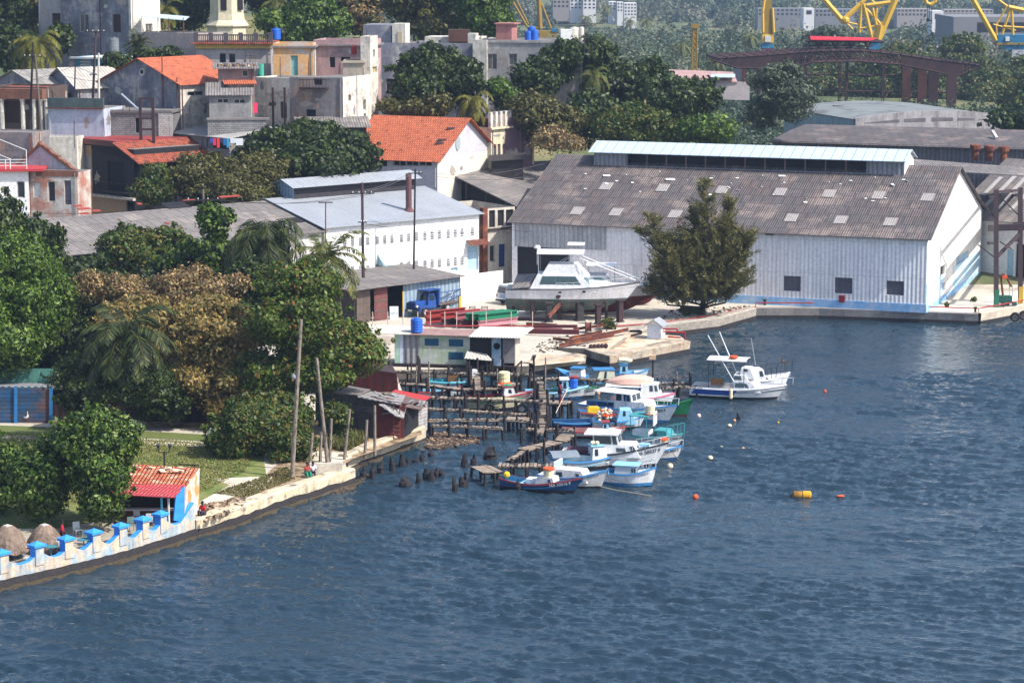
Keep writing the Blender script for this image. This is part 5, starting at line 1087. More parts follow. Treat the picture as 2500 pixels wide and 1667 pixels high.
def far_wood():
 rng=np.random.RandomState(99);C,A,B_=[],[],[]
 def crown(x,y,z,r,h,size,n):
  v=unit(rng.normal(size=(n,3)));v[:,2]=np.abs(v[:,2]);lump=1+.28*np.sin(v[:,:1]*7+x)*np.cos(v[:,1:2]*6+y)
  p=np.array([x,y,z])+v*np.array([r,r,h])*lump*rng.uniform(.8,1.05,(n,1));nn=unit(v+rng.normal(size=(n,3))*.5)
  t=rng.normal(size=(n,3));a=unit(t-(t*nn).sum(1,keepdims=True)*nn);s=size*rng.uniform(.6,1.3,(n,1));C.append(p);A.append(a*s);B_.append(np.cross(nn,a)*s*.7)
 for k in range(1960):
  y=430*(2100/430)**rng.rand();u=rng.uniform(-.26,.26)
  if k>1500:y=rng.uniform(352,466)if k%4 else rng.uniform(508,640);u=rng.uniform(.075,.25)
  if u<-.012 and y<600:continue
  if u>.07 and y<640 and k<=1500:continue
  x=u*y;z=gz(x,y);r=rng.uniform(3,7.5)*(1+y/3000);h=r*rng.uniform(.9,1.5);
  if k>1500 and y<470:r*=.6;h=1.5+(y-352)/110*1.4
  if 800<y<1125:h=min(h,3.0);r*=.6
  crown(x,y,z-.5,r,h,.27*y/430,int(150+60*r))
 m=leafmat('far',PAL['far'],.2)
 o=_link(bpy.data.objects.new('distant_wood',quads_mesh('distant_wood',np.concatenate(C),np.concatenate(A),np.concatenate(B_),m)));tag(o,'hazy wood covering the plain beyond the shipyard','wood',kind='stuff')
far_wood()
for i,(x,y,Y,lab)in enumerate([(1536,52,800,'left of two pale distant palms below the white flats'),(1578,52,800,'right of two pale distant palms below the white flats'),(1665,112,520,'distant palm just left of the yellow lattice tower'),(1432,45,820,'hazy distant palm above the whitewashed cisterns'),(1745,150,480,'distant palm behind the left end of the rusty frame'),(1830,90,560,'distant palm left of the orange crane column'),(1482,20,900,'tiny palm at the skyline of far flats')]):
 palm(lab,x,y,3.6 if Y>700 else 3.2,Y,'palmf',seed=40+i,nf=14,droop=1.2)
def casuarina(label,boxes,Y,base):
 rng=np.random.RandomState(5);p=G(base[0],base[1],GZ);root=thing('casuarina_tree',label,'tree',p);C,A,B_=[],[],[];br=MB().use(BARKD)
 br.path([(0,0,-.3),(.1,0,2.5),(-.1,0,5.5),(.1,0,9)],.3,8,.1)
 for b in boxes:
  c=np.array(W((b[0]+b[2])/2,(b[1]+b[3])/2,Y+(b[4]if len(b)>4 else 0))-p);s=F/Y;rx,rz=(b[2]-b[0])/2/s,(b[3]-b[1])/2/s
  top=c+np.array([0,0,rz]);bot=c-np.array([c[0]*.25,0,rz]);br.path([(0,0,max(.6,bot[2]*.55)),tuple(bot),tuple(top)],.13,5,.03);n=int(16+30*rx*rz)
  for k in range(n):
   t=rng.uniform(0,1)**.9;ax=bot+(top-bot)*t;az=rng.uniform(0,6.28);wd=rx*(1.25-.6*t)*rng.uniform(.3,1.5);e=ax+np.array([cos(az)*wd,sin(az)*wd,wd*rng.uniform(.2,1.0)]);L_=np.linalg.norm(e-ax)+.01
   if k%4==0:br.path([tuple(ax),tuple(e)],.035,3,.012)
   for j in range(int(22*L_)+10):
    q=rng.uniform(.1,1.05);pt=ax+(e-ax)*q;dr=(e-ax)/L_;a=dr+rng.normal(size=3)*.6+np.array([0,0,-.05]);a/=np.linalg.norm(a);ll=rng.uniform(.12,.3);w=np.cross(a,rng.normal(size=3));w/=np.linalg.norm(w)+1e-6
    C.append(pt+rng.normal(size=3)*.1+a*ll*.5);A.append(a*ll);B_.append(w*.04)
 _link(bpy.data.objects.new('crown',quads_mesh('crown',np.array(C),np.array(A),np.array(B_),leafmat('cas',PAL['cas']))),root);br.build('trunk',root,local=True)
casuarina('feathery olive casuarina with several upright tips on the shore by the warehouse',[(1698,445,1742,570),(1672,500,1712,620,1),(1655,580,1730,740),(1566,524,1606,610,-.5),(1590,580,1660,660,.5),(1758,485,1802,620,.5),(1735,540,1800,700,-.5),(1785,570,1855,650),(1575,630,1660,700,-1),(1610,650,1690,750),(1740,640,1840,740,1),(1700,600,1760,720,-1),(1560,680,1640,745),(1540,560,1580,610,1),(1640,570,1740,710,.6),(1600,610,1700,735,-.8),(1700,590,1820,735,.4),(1680,640,1780,750)],238,(1715,768))
for C,A,B_,cols,label in GRASS_JOBS:tag(_link(bpy.data.objects.new('grass',quads_mesh('grass',C,A,B_,leafmat(label,cols)))),label,'grass',kind='stuff')
# boats and piers
def text_mesh(s,size,m,name,parent,M4,ext=.004):
 cu=bpy.data.curves.new('t','FONT');cu.body=s;cu.size=size;cu.extrude=ext;cu.align_x='CENTER';cu.align_y='CENTER';cu.offset=size*.02;cu.size=size*1.25
 o=bpy.data.objects.new('t',cu);me=bpy.data.meshes.new_from_object(o);bpy.data.objects.remove(o);bpy.data.curves.remove(cu)
 me.transform(M4);me.materials.clear();me.materials.append(m);me.name=name
 return _link(bpy.data.objects.new(name,me),parent)
PW=mat((226,228,230),(206,208,212),s=1.2,mix=.6,rough=.45,c3=(150,130,112),st=.35,spec=.4)
PWS=mat((206,206,206),(186,186,188),s=1.0,mix=.6,rough=.55,c3=(120,92,72),st=.4)
PB=mat((58,126,178),(46,104,154),s=1.5,mix=.7,rough=.5)
PLB=mat((130,186,216),(150,196,218),s=1.5,mix=.7,rough=.5)
PNAVY=mat((26,74,122),(22,60,100),s=1.5,mix=.7,rough=.5,c3=(90,90,96),st=.3)
PTEAL=mat((62,146,150),(52,124,132),s=1.5,mix=.7,rough=.5)
PGREEN=mat((24,112,70),(22,92,60),s=1.5,mix=.7,rough=.5)
PRED=mat((150,54,54),(126,48,48),s=1.5,mix=.7,rough=.55)
PBLK=mat((26,26,32),(44,40,44),s=2,rough=.7)
PINKH=mat((222,180,162),(210,164,148),s=1,mix=.7,rough=.6)
YEL=mat((230,190,40),(210,160,30),s=1)
ORB=mat((222,92,48),(196,74,40),s=2)
CRM=mat((226,214,180),(206,192,160),s=1.5)
GLS=mat((40,54,66),rough=.08,spec=.8)
INK=mat((40,44,70));INKW=mat((232,232,232));INKR=mat((150,50,60))
class Boat:
 def __init__(s,name,label,st,bw,B,fb,side,bot,trim,inner=None,draft=.35,group='small boats moored at the wooden piers',rake=.13,trans=.72,cat='boat',z0=0.0,full=2.2,fd=.62,band=None,stuff=True):
  a,b=(G(*st,z0)if len(st)==2 else V(st)),(G(*bw,z0)if len(bw)==2 else V(bw));d=b-a
  s.L=L=math.hypot(d.x,d.y);s.B=B;s.fb=fb;s.rake=rake;s.tr=trans;s.full=full
  s.root=thing(name,label,cat,(a.x,a.y,z0),math.atan2(d.y,d.x),group);s.M=MAT[s.root.name].inverted();s.I=MAT[s.root.name]
  n=16;inner=inner or side;mb=MB();secs=[s.sec(i/n,draft)for i in range(n+1)]
  for k in range(3):
   mb.use([bot,band or bot,side][k])
   for p,q in zip(secs,secs[1:]):
    mb.face(p[k],q[k],q[k+1],p[k+1])
    m_=lambda v:V((v.x,-v.y,v.z))
    mb.face(m_(p[k+1]),m_(q[k+1]),m_(q[k]),m_(p[k]))
  p=secs[0];mb.use(side);mb.face(*[V((v.x,-v.y,v.z))for v in p[::-1]],*p[1:])
  s.hull=mb.build('hull',s.root,local=True,smooth=False)
  mb=MB().use(trim);w=.09
  for p,q in zip(secs,secs[1:]):
   for sg in(-1,1):
    a_=V((p[3].x,sg*p[3].y,p[3].z));b_=V((q[3].x,sg*q[3].y,q[3].z));o=V((0,-sg*w,0));u=V((0,0,.05));e=V((0,sg*.03,-.06))
    mb.face(*[x for x in((a_+u,b_+u,b_+u+o,a_+u+o)if sg<0 else(a_+u+o,b_+u+o,b_+u,a_+u))])
    mb.face(*((a_+e,b_+e,b_+u,a_+u)if sg<0 else(a_+u,b_+u,b_+e,a_+e)))
    mb.use(inner);z=V((0,0,-.3));mb.face(*((a_+o+z,a_+o+u,b_+o+u,b_+o+z)));mb.use(trim)
  mb.build('gunwale',s.root,local=True)
  mb=MB().use(inner)
  for i,(p,q)in enumerate(zip(secs,secs[1:])):
   t=(i+.5)/n;dz=-.02 if t>fd else-.32
   if t>fd:mb.use(side)
   mb.face((p[3].x,-p[3].y+w*.5,p[3].z+dz),(q[3].x,-q[3].y+w*.5,q[3].z+dz),(q[3].x,q[3].y-w*.5,q[3].z+dz+.0),(p[3].x,p[3].y-w*.5,p[3].z+dz+.0))
  mb.build('deck',s.root,local=True)
 def hb(s,t):
  return s.B/2*((s.tr+(1-s.tr)*math.sin(t/.5*pi/2))if t<.5 else max(.015,1-((t-.5)/.5)**s.full))
 def sheer(s,t):
  a,m_,b=s.fb;return m_+(b-m_)*max(0,(t-.4)/.6)**1.8+(a-m_)*max(0,(.4-t)/.4)**1.8
 def sec(s,t,draft=.35):
  z=s.sheer(t);h=s.hb(t);X=lambda zz:s.L*t+s.rake*s.L*t**4*max(0,zz)/s.fb[2]
  wl=.22;fl=1-.25*t**2
  return[V((s.L*t*(1-.1*t**3),0,-draft*(1-.75*t**6))),V((X(0),h*.86*fl,0.0)),V((X(wl),h*(.9*fl+.02),wl)),V((X(z),h,z))]
 def sp(s,t,f,off=.02,sg=-1):
  p=s.sec(t);a,b=p[2],p[3];q=a.lerp(b,f);return V((q.x,sg*(q.y+off),q.z))
 def text(s,txt,t,f,size,m,sg=-1):
  p=s.sp(t,f,.025,sg);q=s.sp(t+.04,f,.025,sg);dx=(q-p).normalized()*(1 if sg<0 else-1);up=(s.sp(t,f+.2,.025,sg)-s.sp(t,f-.2,.025,sg)).normalized()
  nn=dx.cross(up).normalized();up=nn.cross(dx)
  M4=Matrix.Translation(p)@Matrix((dx,up,nn)).transposed().to_4x4();text_mesh(txt,size,m,'registration_number' if any(c.isdigit()for c in txt)else 'name_lettering',s.root,M4)
 def cabin(s,t0,t1,wf,h,sf=.3,sr=.05,m=None,roof=None,win=(),z0=None,taper=.88,over=.06,nm='cabin',front=True,wm=None):
  m=m or PW;x0,x1=s.L*t0,s.L*t1;w=s.B/2*wf;zb=(s.sheer((t0+t1)/2)-.06)if z0 is None else z0
  w1=w if not front else min(w,s.hb(min(t1,.97))*.92+.05);zt=zb+h
  b=[(x0,-w,zb-.25),(x1,-w1,zb-.25),(x1,w1,zb-.25),(x0,w,zb-.25)];T=[(x0+sr,-w*taper,zt),(x1-sf,-w1*taper,zt),(x1-sf,w1*taper,zt),(x0+sr,w*taper,zt)]
  mb=MB().use(m);mb.idx(b+T,[(3,2,1,0),(4,5,6,7),(0,1,5,4),(1,2,6,5),(2,3,7,6),(3,0,4,7)]);c=mb.build(nm,s.root,local=True)
  if roof:
   mb=MB().use(roof);mb.prism([(x0-over,-w*taper-over,zt),(x1-sf+over*1.5,-w1*taper-over,zt),(x1-sf+over*1.5,w1*taper+over,zt),(x0-over,w*taper+over,zt)],(0,0,.06));mb.build('roof',c,local=True)
  P=lambda u,v:V(b[0]).lerp(V(b[1]),u).lerp(V(T[0]).lerp(V(T[1]),u),(v*h+.25)/(h+.25))
  for(u0,v0,u1,v1)in win:
   a_,b_,c_,d_=P(u0,v0),P(u1,v0),P(u1,v1),P(u0,v1);nn=(b_-a_).cross(d_-a_).normalized()*.015
   mb=MB().use(wm or GLS);mb.prism([q+nn*.2 for q in(a_,b_,c_,d_)],nn)
   mb.prism([V((q.x,-q.y,q.z))for q in(a_,b_,c_,d_)][::-1],(nn.x,-nn.y,nn.z))if False else None
   mb.build('window',c,local=True)
  if front and win:
   F0,F1,F2,F3=V(b[1]),V(b[2]),V(T[2]),V(T[1]);Q=lambda u,v:F0.lerp(F1,u).lerp(F3.lerp(F2,u),(v*h+.25)/(h+.25))
   v0,v1=win[-1][1],win[-1][3]
   for u0,u1 in((.1,.47),(.53,.9)):
    a_,b_,c_,d_=Q(u0,v0),Q(u1,v0),Q(u1,v1),Q(u0,v1);nn=(b_-a_).cross(d_-a_).normalized()*.015;mb=MB().use(wm or GLS);mb.prism([a_,b_,c_,d_],nn);mb.build('windscreen',c,local=True)
  return c
 def rail(s,t0,t1,h,m=None,r=.022,n=5,nm='rail'):
  m=m or mat((190,194,198),metal=0,rough=.4);mb=MB().use(m);top={-1:[],1:[]}
  for sg in(-1,1):
   for i in range(n+1):
    t=t0+(t1-t0)*i/n;p=s.sp(t,1.0,-.04,sg);q=p+V((.04,0,h));mb.tube(p,q,r,n=5);top[sg].append(q)
   mb.path(top[sg],r,5)
  mb.tube(top[-1][-1],top[1][-1],r,n=5);return mb.build(nm,s.root,local=True)
 def boxp(s,nm,x,y,z,sx,sy,sz,m,rz=0):
  mb=MB().use(m);mb.cbox((x,y,z),sx,sy,sz,rz);return mb.build(nm,s.root,local=True)
 def lw(s,x,y,z):return s.M@V((x,y,z))
def zdeck(b,t):return b.sheer(t)-.3
def canopy(b,t0,t1,z,wf,m,posts=True,pm=None,arch=.08):
 x0,x1=b.L*t0,b.L*t1;w=b.B/2*wf;mb=MB().use(m);n=6
 P=[(-w+2*w*i/n,z+arch*(1-(2*i/n-1)**2))for i in range(n+1)]
 for(a,c)in zip(P,P[1:]):mb.slab((x0,a[0],a[1]),(x1,a[0],a[1]-.02),(x1,c[0],c[1]-.02),(x0,c[0],c[1]),.05)
 o=mb.build('canopy',b.root,local=True)
 if posts:
  for x,t in((x0+.15,t0),(x1-.15,t1)):
   for sg in(-1,1):mb=MB().use(pm or mat((150,154,160)));mb.tube((x,sg*(w-.05),z),(x,sg*min(w,b.hb(t))*.95,b.sheer(t)-.1),.03,n=5);mb.build('canopy_post',b.root,local=True)
 return o
b=Boat('fishing_boat','dark blue open boat with white number and an orange-lidded tub, lowest in the photo',(1229,1188),(1400,1204),1.9,(.72,.52,1.12),PNAVY,PBLK,mat((116,44,52),(90,36,44)),mat((60,130,170),(44,104,146),s=1))
b.text('HA 50516 F',.82,.72,.24,INKW);b.cabin(.48,.78,.62,.48,.2,.25,PWS,None,[(.7,.3,.84,.75)],front=False)
b.boxp('thwart',b.L*.3,0,b.sheer(.3)-.05,.3,1.5,.05,PLB);b.boxp('hatch',b.L*.42,.1,b.sheer(.42)+.12,.8,.9,.3,mat((206,210,214)),.1)
mb=MB().use(CRM);mb.lathe((0,0,0),[(.33,0),(.36,.55)],12);mb.use(ORB);mb.lathe((0,0,.55),[(.42,0),(.42,.1),(.3,.14)],12)
mb.v=[b.lw(b.L*.66,-.15,b.sheer(.66)+.35)+v for v in mb.v];solo(mb,'tub','white tub with a wide orange lid standing on the dark blue boat','tub')
mb=MB().use(YEL);mb.ball(b.lw(.2,.1,.85),.24,8);solo(mb,'float','yellow-orange float on the stern of the dark blue boat','float')
b=Boat('fishing_boat','white boat with blue gunwale and three-pane windscreen frame, right behind the dark blue boat',(1318,1180),(1466,1193),2.0,(.75,.7,1.35),PWS,PBLK,PB,PLB)
b.text('HA 50571 F',.83,.8,.2,mat((90,120,160)));b.cabin(.28,.84,.72,.55,.5,.0,PWS,None,[(.1,.15,.3,.7),(.75,.3,.87,.65)],front=False)
mb=MB().use(PW);x=b.L*.3;z=b.sheer(.4)+.5
for y in(-.75,-.25,.25,.75):mb.box(x-.04,y-.04,z-.2,x+.04,y+.04,z+.55)
mb.box(x-.04,-.75,z+.5,x+.04,.75,z+.58);mb.box(x-.04,-.75,z-.1,x+.04,.75,z);wf_=mb.build('windscreen_frame',b.root,local=True)
mb=MB().use(mat((150,180,200),rough=.1));mb.box(x-.01,-.72,z,x+.01,.72,z+.5);mb.build('glass',wf_,local=True)
b=Boat('fishing_boat','light blue and white boat with floats piled on a small cabin',(1338,1146),(1512,1137),2.0,(.85,.6,1.05),PWS,PBLK,PB,PLB)
b.text('KAMILA',.12,.45,.26,INK);b.text('HA 50365 F',.84,.7,.2,INK);b.cabin(.58,.82,.7,.95,.35,.1,PW,PLB,[(.15,.3,.4,.8)],front=False)
canopy(b,.02,.4,b.sheer(.2)+.35,.95,mat((120,130,140),(100,112,124),s=1),posts=False,arch=.3)
mb=MB().use(CRM);rnd=random.Random(3)
for i in range(12):mb.ball(b.lw(b.L*(.6+.02*i),rnd.uniform(-.4,.4),b.sheer(.7)+1.05+rnd.uniform(0,.1)),.14,6)
tag(mb.build('float_pile'),'string of cream floats piled on the cabin of the light blue boat','floats',kind='stuff')
b=Boat('cabin_boat','largest white cabin boat at the piers, with a dark-windowed wheelhouse and black sheer line',(1372,1130),(1600,1138),2.6,(.95,.95,1.75),PW,PBLK,PBLK,PWS,rake=.14)
b.text('HA 50527 F',.88,.72,.3,INK);c=b.cabin(.36,.86,.8,.62,.5,.1,PW,None,[(.52,.25,.74,.7),(.88,.45,.98,.9)],front=False)
b.cabin(.36,.64,.74,.85,.25,-.1,PW,None,[(.05,.25,.72,.92),(.78,.25,.95,.95)],z0=b.sheer(.5)+.5)
mb=MB().use(PW);zz=b.sheer(.5)+1.35;mb.prism([(b.L*.36-.7,-1.12,zz),(b.L*.64-.15,-1.05,zz),(b.L*.64-.15,1.05,zz),(b.L*.36-.7,1.12,zz)],(0,0,.09));mb.build('wheelhouse_roof',b.root,local=True)
b.rail(.74,1.0,.5);b.boxp('engine_cover',b.L*.18,0,b.sheer(.2)+.05,1.6,1.4,.3,mat((90,50,66),(70,40,52),s=1));b.boxp('hatch',b.L*.88,0,b.sheer(.88)+.08,.8,.7,.12,PLB)
b=Boat('fishing_boat','white boat with sky-blue gunwale and faded blue-topped cabin at the right front of the group',(1478,1178),(1590,1184),1.9,(.85,.8,1.3),PW,PB,PB,PB,rake=.12,band=PB)
b.text('HA 50303 F',.78,.74,.2,mat((100,130,170)));b.cabin(.22,.74,.72,.62,.12,.1,mat((176,186,192)),PLB,[(.76,.35,.84,.75),(.88,.35,.95,.75)],over=.1);b.rail(.72,.98,.5,n=3)
b=Boat('fishing_boat','white boat tucked behind the largest cabin boat, only its numbered bow showing',(1540,1118),(1652,1122),1.8,(.7,.7,1.05),PWS,PNAVY,PB,PLB)
b.text('HA 8255 F',.86,.7,.2,INK);b.rail(.75,1,.45,n=3)
mb=MB().use(CRM);q=b.lw(b.L*.72,-.3,b.sheer(.7));mb.lathe((0,0,0),[(.3,0),(.3,.7)],10);mb.use(ORB);mb.lathe((0,0,.7),[(.36,0),(.36,.12)],10);mb.v=[v+q for v in mb.v];solo(mb,'tub','cream tub with flat orange top on the boat behind the largest cabin boat','tub')
b=Boat('fishing_boat','white boat with teal deck and teal canopy frame holding a tilted white window',(1545,1082),(1655,1092),2.2,(.8,.75,1.1),PWS,PBLK,PTEAL,PTEAL)
canopy(b,.0,.44,b.sheer(.3)+1.55,.85,PTEAL,pm=PTEAL,arch=.02);b.cabin(.5,.9,.7,.5,.4,.1,PTEAL,None,[(.1,.2,.3,.8)],front=False)
b.boxp('screen',b.L*.5,-.1,b.sheer(.5)+1.3,.06,1.4,.95,PW,.2);b.boxp('hatch',b.L*.25,-.3,b.sheer(.3)+.2,1.3,.9,.5,PW);b.rail(.78,1.0,.8,PTEAL,n=3)
b.text('HA 5021 F',.9,.6,.2,INK)
mb=MB().use(CRM);q=b.lw(b.L*.38,0,b.sheer(.3)+1.6);mb.lathe((0,0,0),[(.36,0),(.36,.3),(.33,.33),(.36,.36),(.36,.65)],12);mb.use(PRED);mb.lathe((0,0,-.06),[(.5,0),(.5,.07)],12);mb.v=[v+q for v in mb.v];solo(mb,'water_tank','ribbed cream tank on the roof of the teal canopy boat','tank')
b=Boat('cabin_boat','white cabin boat with blue sheer stripe and red-lettered cockpit in the middle of the group',(1420,1010),(1630,1032),2.5,(.95,.9,1.5),PW,PB,PB,PNAVY,rake=.12)
b.text('HA 50302 F',.86,.7,.26,INK);b.cabin(.44,.84,.8,.62,.45,.1,PW,None,[],front=False);b.cabin(.44,.66,.76,.82,.25,.05,PW,None,[(.1,.3,.42,.9),(.55,.3,.92,.9)],z0=b.sheer(.5)+.4)
canopy(b,.22,.6,b.sheer(.5)+1.25,.78,PW,pm=PB);b.rail(.72,1,.55,n=4);b.text('JACIL',.18,.3,.3,INKR)
b=Boat('cabin_boat','rounded white cabin boat carrying an upturned pale pink dinghy on its roof',(1495,992),(1634,996),2.4,(.85,.85,1.25),PW,PB,mat((200,90,120)),PW,rake=.1,full=3)
b.cabin(.5,.88,.86,1.15,.35,.1,PW,None,[(.5,.5,.68,.9),(.78,.5,.92,.9)]);canopy(b,-.1,.55,b.sheer(.4)+1.0,.9,PW,pm=PB)
mb=MB().use(PINKH);n=12;q0=b.lw(-b.L*.12,0,b.sheer(.4)+1.1);Ld=3.9;c_,s_=cos(b.root.rotation_euler.z),sin(b.root.rotation_euler.z)
rows=[]
for i in range(n+1):
 t=i/n;w=.78*(1-abs(2*t-1.05)**2.6)+.03;h=.75*(1-abs(2*t-1.2)**2.2*.6);h=max(.12,h)
 rows.append([q0+V((c_*t*Ld-s_*y,s_*t*Ld+c_*y,z))for y,z in((-w,0),(-w*.8,h*.6),(0,h),(w*.8,h*.6),(w,0))])
for a_,b_ in zip(rows,rows[1:]):
 for k_ in range(4):mb.face(a_[k_],b_[k_],b_[k_+1],a_[k_+1])
solo(mb,'dinghy','pale pink upturned dinghy strapped on the roof of a white boat','dinghy',smooth=True)
b=Boat('fishing_boat','green-hulled boat whose bare bow shows right of the white cabin boat',(1590,1008),(1676,1018),2.0,(.8,.85,1.5),PGREEN,mat((80,30,40)),PGREEN,PGREEN,rake=.16)
b=Boat('fishing_boat','white boat with pale blue sloping cabin between the two white cabin boats',(1446,1046),(1560,1046),1.9,(.7,.65,1.0),PWS,PBLK,PB,PLB)
b.cabin(.5,.95,.85,.85,.5,.3,PLB,None,[(.3,.5,.5,.95)],front=False);b.text('HA 5061 F',.7,.5,.2,INK)
q=b.lw(b.L*.42,-.9,.55)
def tyre(c,r,m,label,cat='tyre',ax='Y',group=None):
 mb=MB().use(m);n=14;k=6;vs=[];fs=[]
 for i in range(n):
  a=2*pi*i/n
  for j in range(k):
   e=2*pi*j/k;rr=r*(.78+.24*cos(e));vs.append(V(c)+V((rr*cos(a),r*.28*sin(e),rr*sin(a)))if ax=='Y' else V(c)+V((rr*cos(a),rr*sin(a),r*.28*sin(e))))
 for i in range(n):
  for j in range(k):fs.append((i*k+j,((i+1)%n)*k+j,((i+1)%n)*k+(j+1)%k,i*k+(j+1)%k))
 mb.idx(vs,fs);return solo(mb,'tyre',label,cat,group,smooth=True)
tyre(q,.38,PBLK,'black tyre fender hanging on the pale blue cabin boat')
b=Boat('fishing_boat','low white boat with red trim, yellow bundle aboard and name on its stern quarter',(1414,1024),(1585,1020),1.8,(.7,.5,.85),PWS,PNAVY,PRED,PB)
b.text('EUPEJE',.1,.5,.26,INK)
mb=MB().use(YEL);q=b.lw(b.L*.2,0,b.sheer(.2)+.18);mb.cbox(q,.95,.6,.42,.1);mb.cbox(q+V((0,0,.22)),.75,.5,.12,.1);solo(mb,'bundle','bright yellow bundle on the red-trimmed boat','bundle')
b=Boat('fishing_boat','low dark blue work boat with a heap of pale floats at its bow',(1350,1044),(1492,1042),1.8,(.55,.45,.7),PNAVY,PBLK,PB,PNAVY)
mb=MB();rnd=random.Random(12)
for i in range(70):
 mb.use(rnd.choice([CRM,PWS,CRM,ORB]));mb.ball(b.lw(b.L*rnd.uniform(.78,1.0),rnd.uniform(-.5,.5),b.sheer(.9)+rnd.uniform(0,.75)),(.14,.1,.1),6)
tag(mb.build('float_pile'),'heap of cream net floats on the bow of the low dark blue boat','floats',kind='stuff')
b=Boat('fishing_boat','long open boat with dull red inside, moored just above the tall-roofed cabin boat',(1372,1066),(1512,1066),1.8,(.6,.5,.8),PWS,PBLK,PRED,mat((150,110,110),(120,90,92),s=1))
b.cabin(.7,.82,.5,.6,.05,.05,PLB,PRED,[(.2,.3,.6,.8)],front=False)
for i,t in enumerate((.22,.45)):
 mb=MB().use(PRED);mb.ball(b.lw(b.L*t,-.55,b.sheer(t)-.05),.2,8);solo(mb,'float',['left','right'][i]+' red ball float inside the long open boat','float','red floats in the long open boat')
b=Boat('fishing_boat','light blue and white boat with an upright cabin, blue drum and rusty bow',(1282,972),(1420,972),2.0,(.6,.6,1.05),PWS,PNAVY,PLB,PLB)
b.text('HA 50482 F',.82,.6,.2,INK);b.cabin(.62,.78,.75,.95,.1,.1,PLB,PW,[(.3,.3,.7,.85)],front=False)
mb=MB().use(BTANK);q=b.lw(b.L*.86,0,b.sheer(.85));mb.lathe((0,0,0),[(.3,0),(.34,.1),(.34,.3),(.31,.34),(.34,.38),(.34,.7),(.3,.78)],12);mb.use(PRED);mb.ball((0,0,.9),(.45,.3,.12),8);mb.v=[v+q for v in mb.v];solo(mb,'drum','bright blue drum with red cloth on top, on the light blue boat','drum')
b=Boat('fishing_boat','white boat with green gunwale moored bow-out beside the blue drum boat',(1345,966),(1448,970),1.8,(.6,.6,.95),PWS,PBLK,PGREEN,PGREEN);b.text('HA 5012 F',.85,.6,.18,INK)
b=Boat('fishing_boat','dirty white boat with boxy blue-topped cabin under the upper pier',(1440,950),(1528,948),1.9,(.6,.65,.85),PWS,PNAVY,PB,PWS);b.cabin(.1,.7,.8,1.1,.2,.45,mat((206,208,186),(176,170,150),s=1,c3=(120,80,50),st=.7),PB,[(.35,.4,.5,.9)],front=False)
b=Boat('fishing_boat','blue boat with its pointed bow turned left, beyond the blue drum boat',(1432,934),(1366,930),1.8,(.55,.6,1.1),PB,PNAVY,PB,PLB);b.cabin(.1,.6,.7,.7,.2,.1,PWS,PB,[],front=False)
b=Boat('fishing_boat','small white and blue boat with bundled sail cloth and thin mast, furthest of the group',(1500,926),(1575,926),1.8,(.6,.6,.9),PWS,PNAVY,PB,PLB);b.cabin(.15,.45,.7,.8,.1,.1,PLB,PB,[(.3,.3,.7,.85)],front=False)
mb=MB().use(CRM);mb.ball(b.lw(.9,0,1.65),(.75,.4,.28),8,jit=.2);solo(mb,'cloth_bundle','crumpled cream cloth bundle on the furthest small boat','bundle')
mb=MB().use(PWS);mb.tube(b.lw(b.L*.6,0,1.8),b.lw(b.L*.98,0,2.5),.04);mb.build('boom',b.root)
b=Boat('fishing_boat','turquoise open boat with brown box and white cab under the tall posts',(1046,944),(1180,944),1.9,(.6,.5,.8),PWS,PBLK,mat((90,180,200)),mat((90,180,200),(70,160,184),s=1));b.cabin(.78,.92,.6,.85,.15,.1,PW,None,[],front=False);b.boxp('engine_box',b.L*.45,0,.75,.9,.7,.45,mat((120,84,54)))
b=Boat('fishing_boat','white boat with red gunwale and faded red number, bow towards the posts',(1020,970),(1118,969),1.8,(.55,.55,.95),PWS,mat((96,100,110)),PRED,PLB);b.text('HA 5021',.66,.6,.24,INKR)
b=Boat('fishing_boat','red and white boat with tiny white cabin topped by a green net',(1130,984),(1285,980),1.8,(.5,.5,.85),PWS,PBLK,PRED,mat((160,60,70)));b.cabin(.62,.84,.6,.75,.3,.15,PW,PRED,[(.4,.35,.7,.75)],front=False)
mb=MB().use(mat((30,140,110),(24,110,90),s=3));mb.ball(b.lw(b.L*.7,0,1.35),(.5,.35,.16),8,jit=.2);solo(mb,'fishing_net','green net heaped on the tiny white cabin','net')
b=Boat('fishing_boat','cream-hulled boat with green stern hung with tyres under the pier',(1140,1000),(1262,998),1.9,(.85,.75,.9),mat((206,200,168),(176,170,140),s=1.5),PBLK,PGREEN,CRM)
for i,(x,y)in enumerate([(1196,996),(1274,998)]):tyre(G(x,y,.45),.42,PBLK,['left','right'][i]+' black tyre hung below the long pier beside the cream boat')
b=Boat('sport_fishing_boat','white sport fishing boat with blue side panel and two tall outriggers, moored apart',(1690,964),(1896,974),2.9,(.85,.85,1.25),PW,PBLK,PW,PWS,group=None,rake=.12,full=3,band=PBLK,trans=.9)
mb=MB().use(mat((26,78,160),(22,64,140),s=1));n=10;pts_t=[b.sp(.06+.5*i/n,.88,.015)for i in range(n+1)];pts_b=[b.sp(.02+.5*i/n,.22,.015)for i in range(n+1)]
for i in range(n):mb.face(pts_b[i],pts_b[i+1],pts_t[i+1],pts_t[i])
mb.build('side_panel',b.root,local=True);b.text('HM 13754',.1,.97,.16,INK)
mb=MB().use(PNAVY);pts_t=[b.sp(.5+.5*i/n,.66,.015)for i in range(n+1)];pts_b=[b.sp(.5+.5*i/n,.56,.015)for i in range(n+1)]
for i in range(n):mb.face(pts_b[i],pts_b[i+1],pts_t[i+1],pts_t[i])
mb.build('stripe',b.root,local=True)
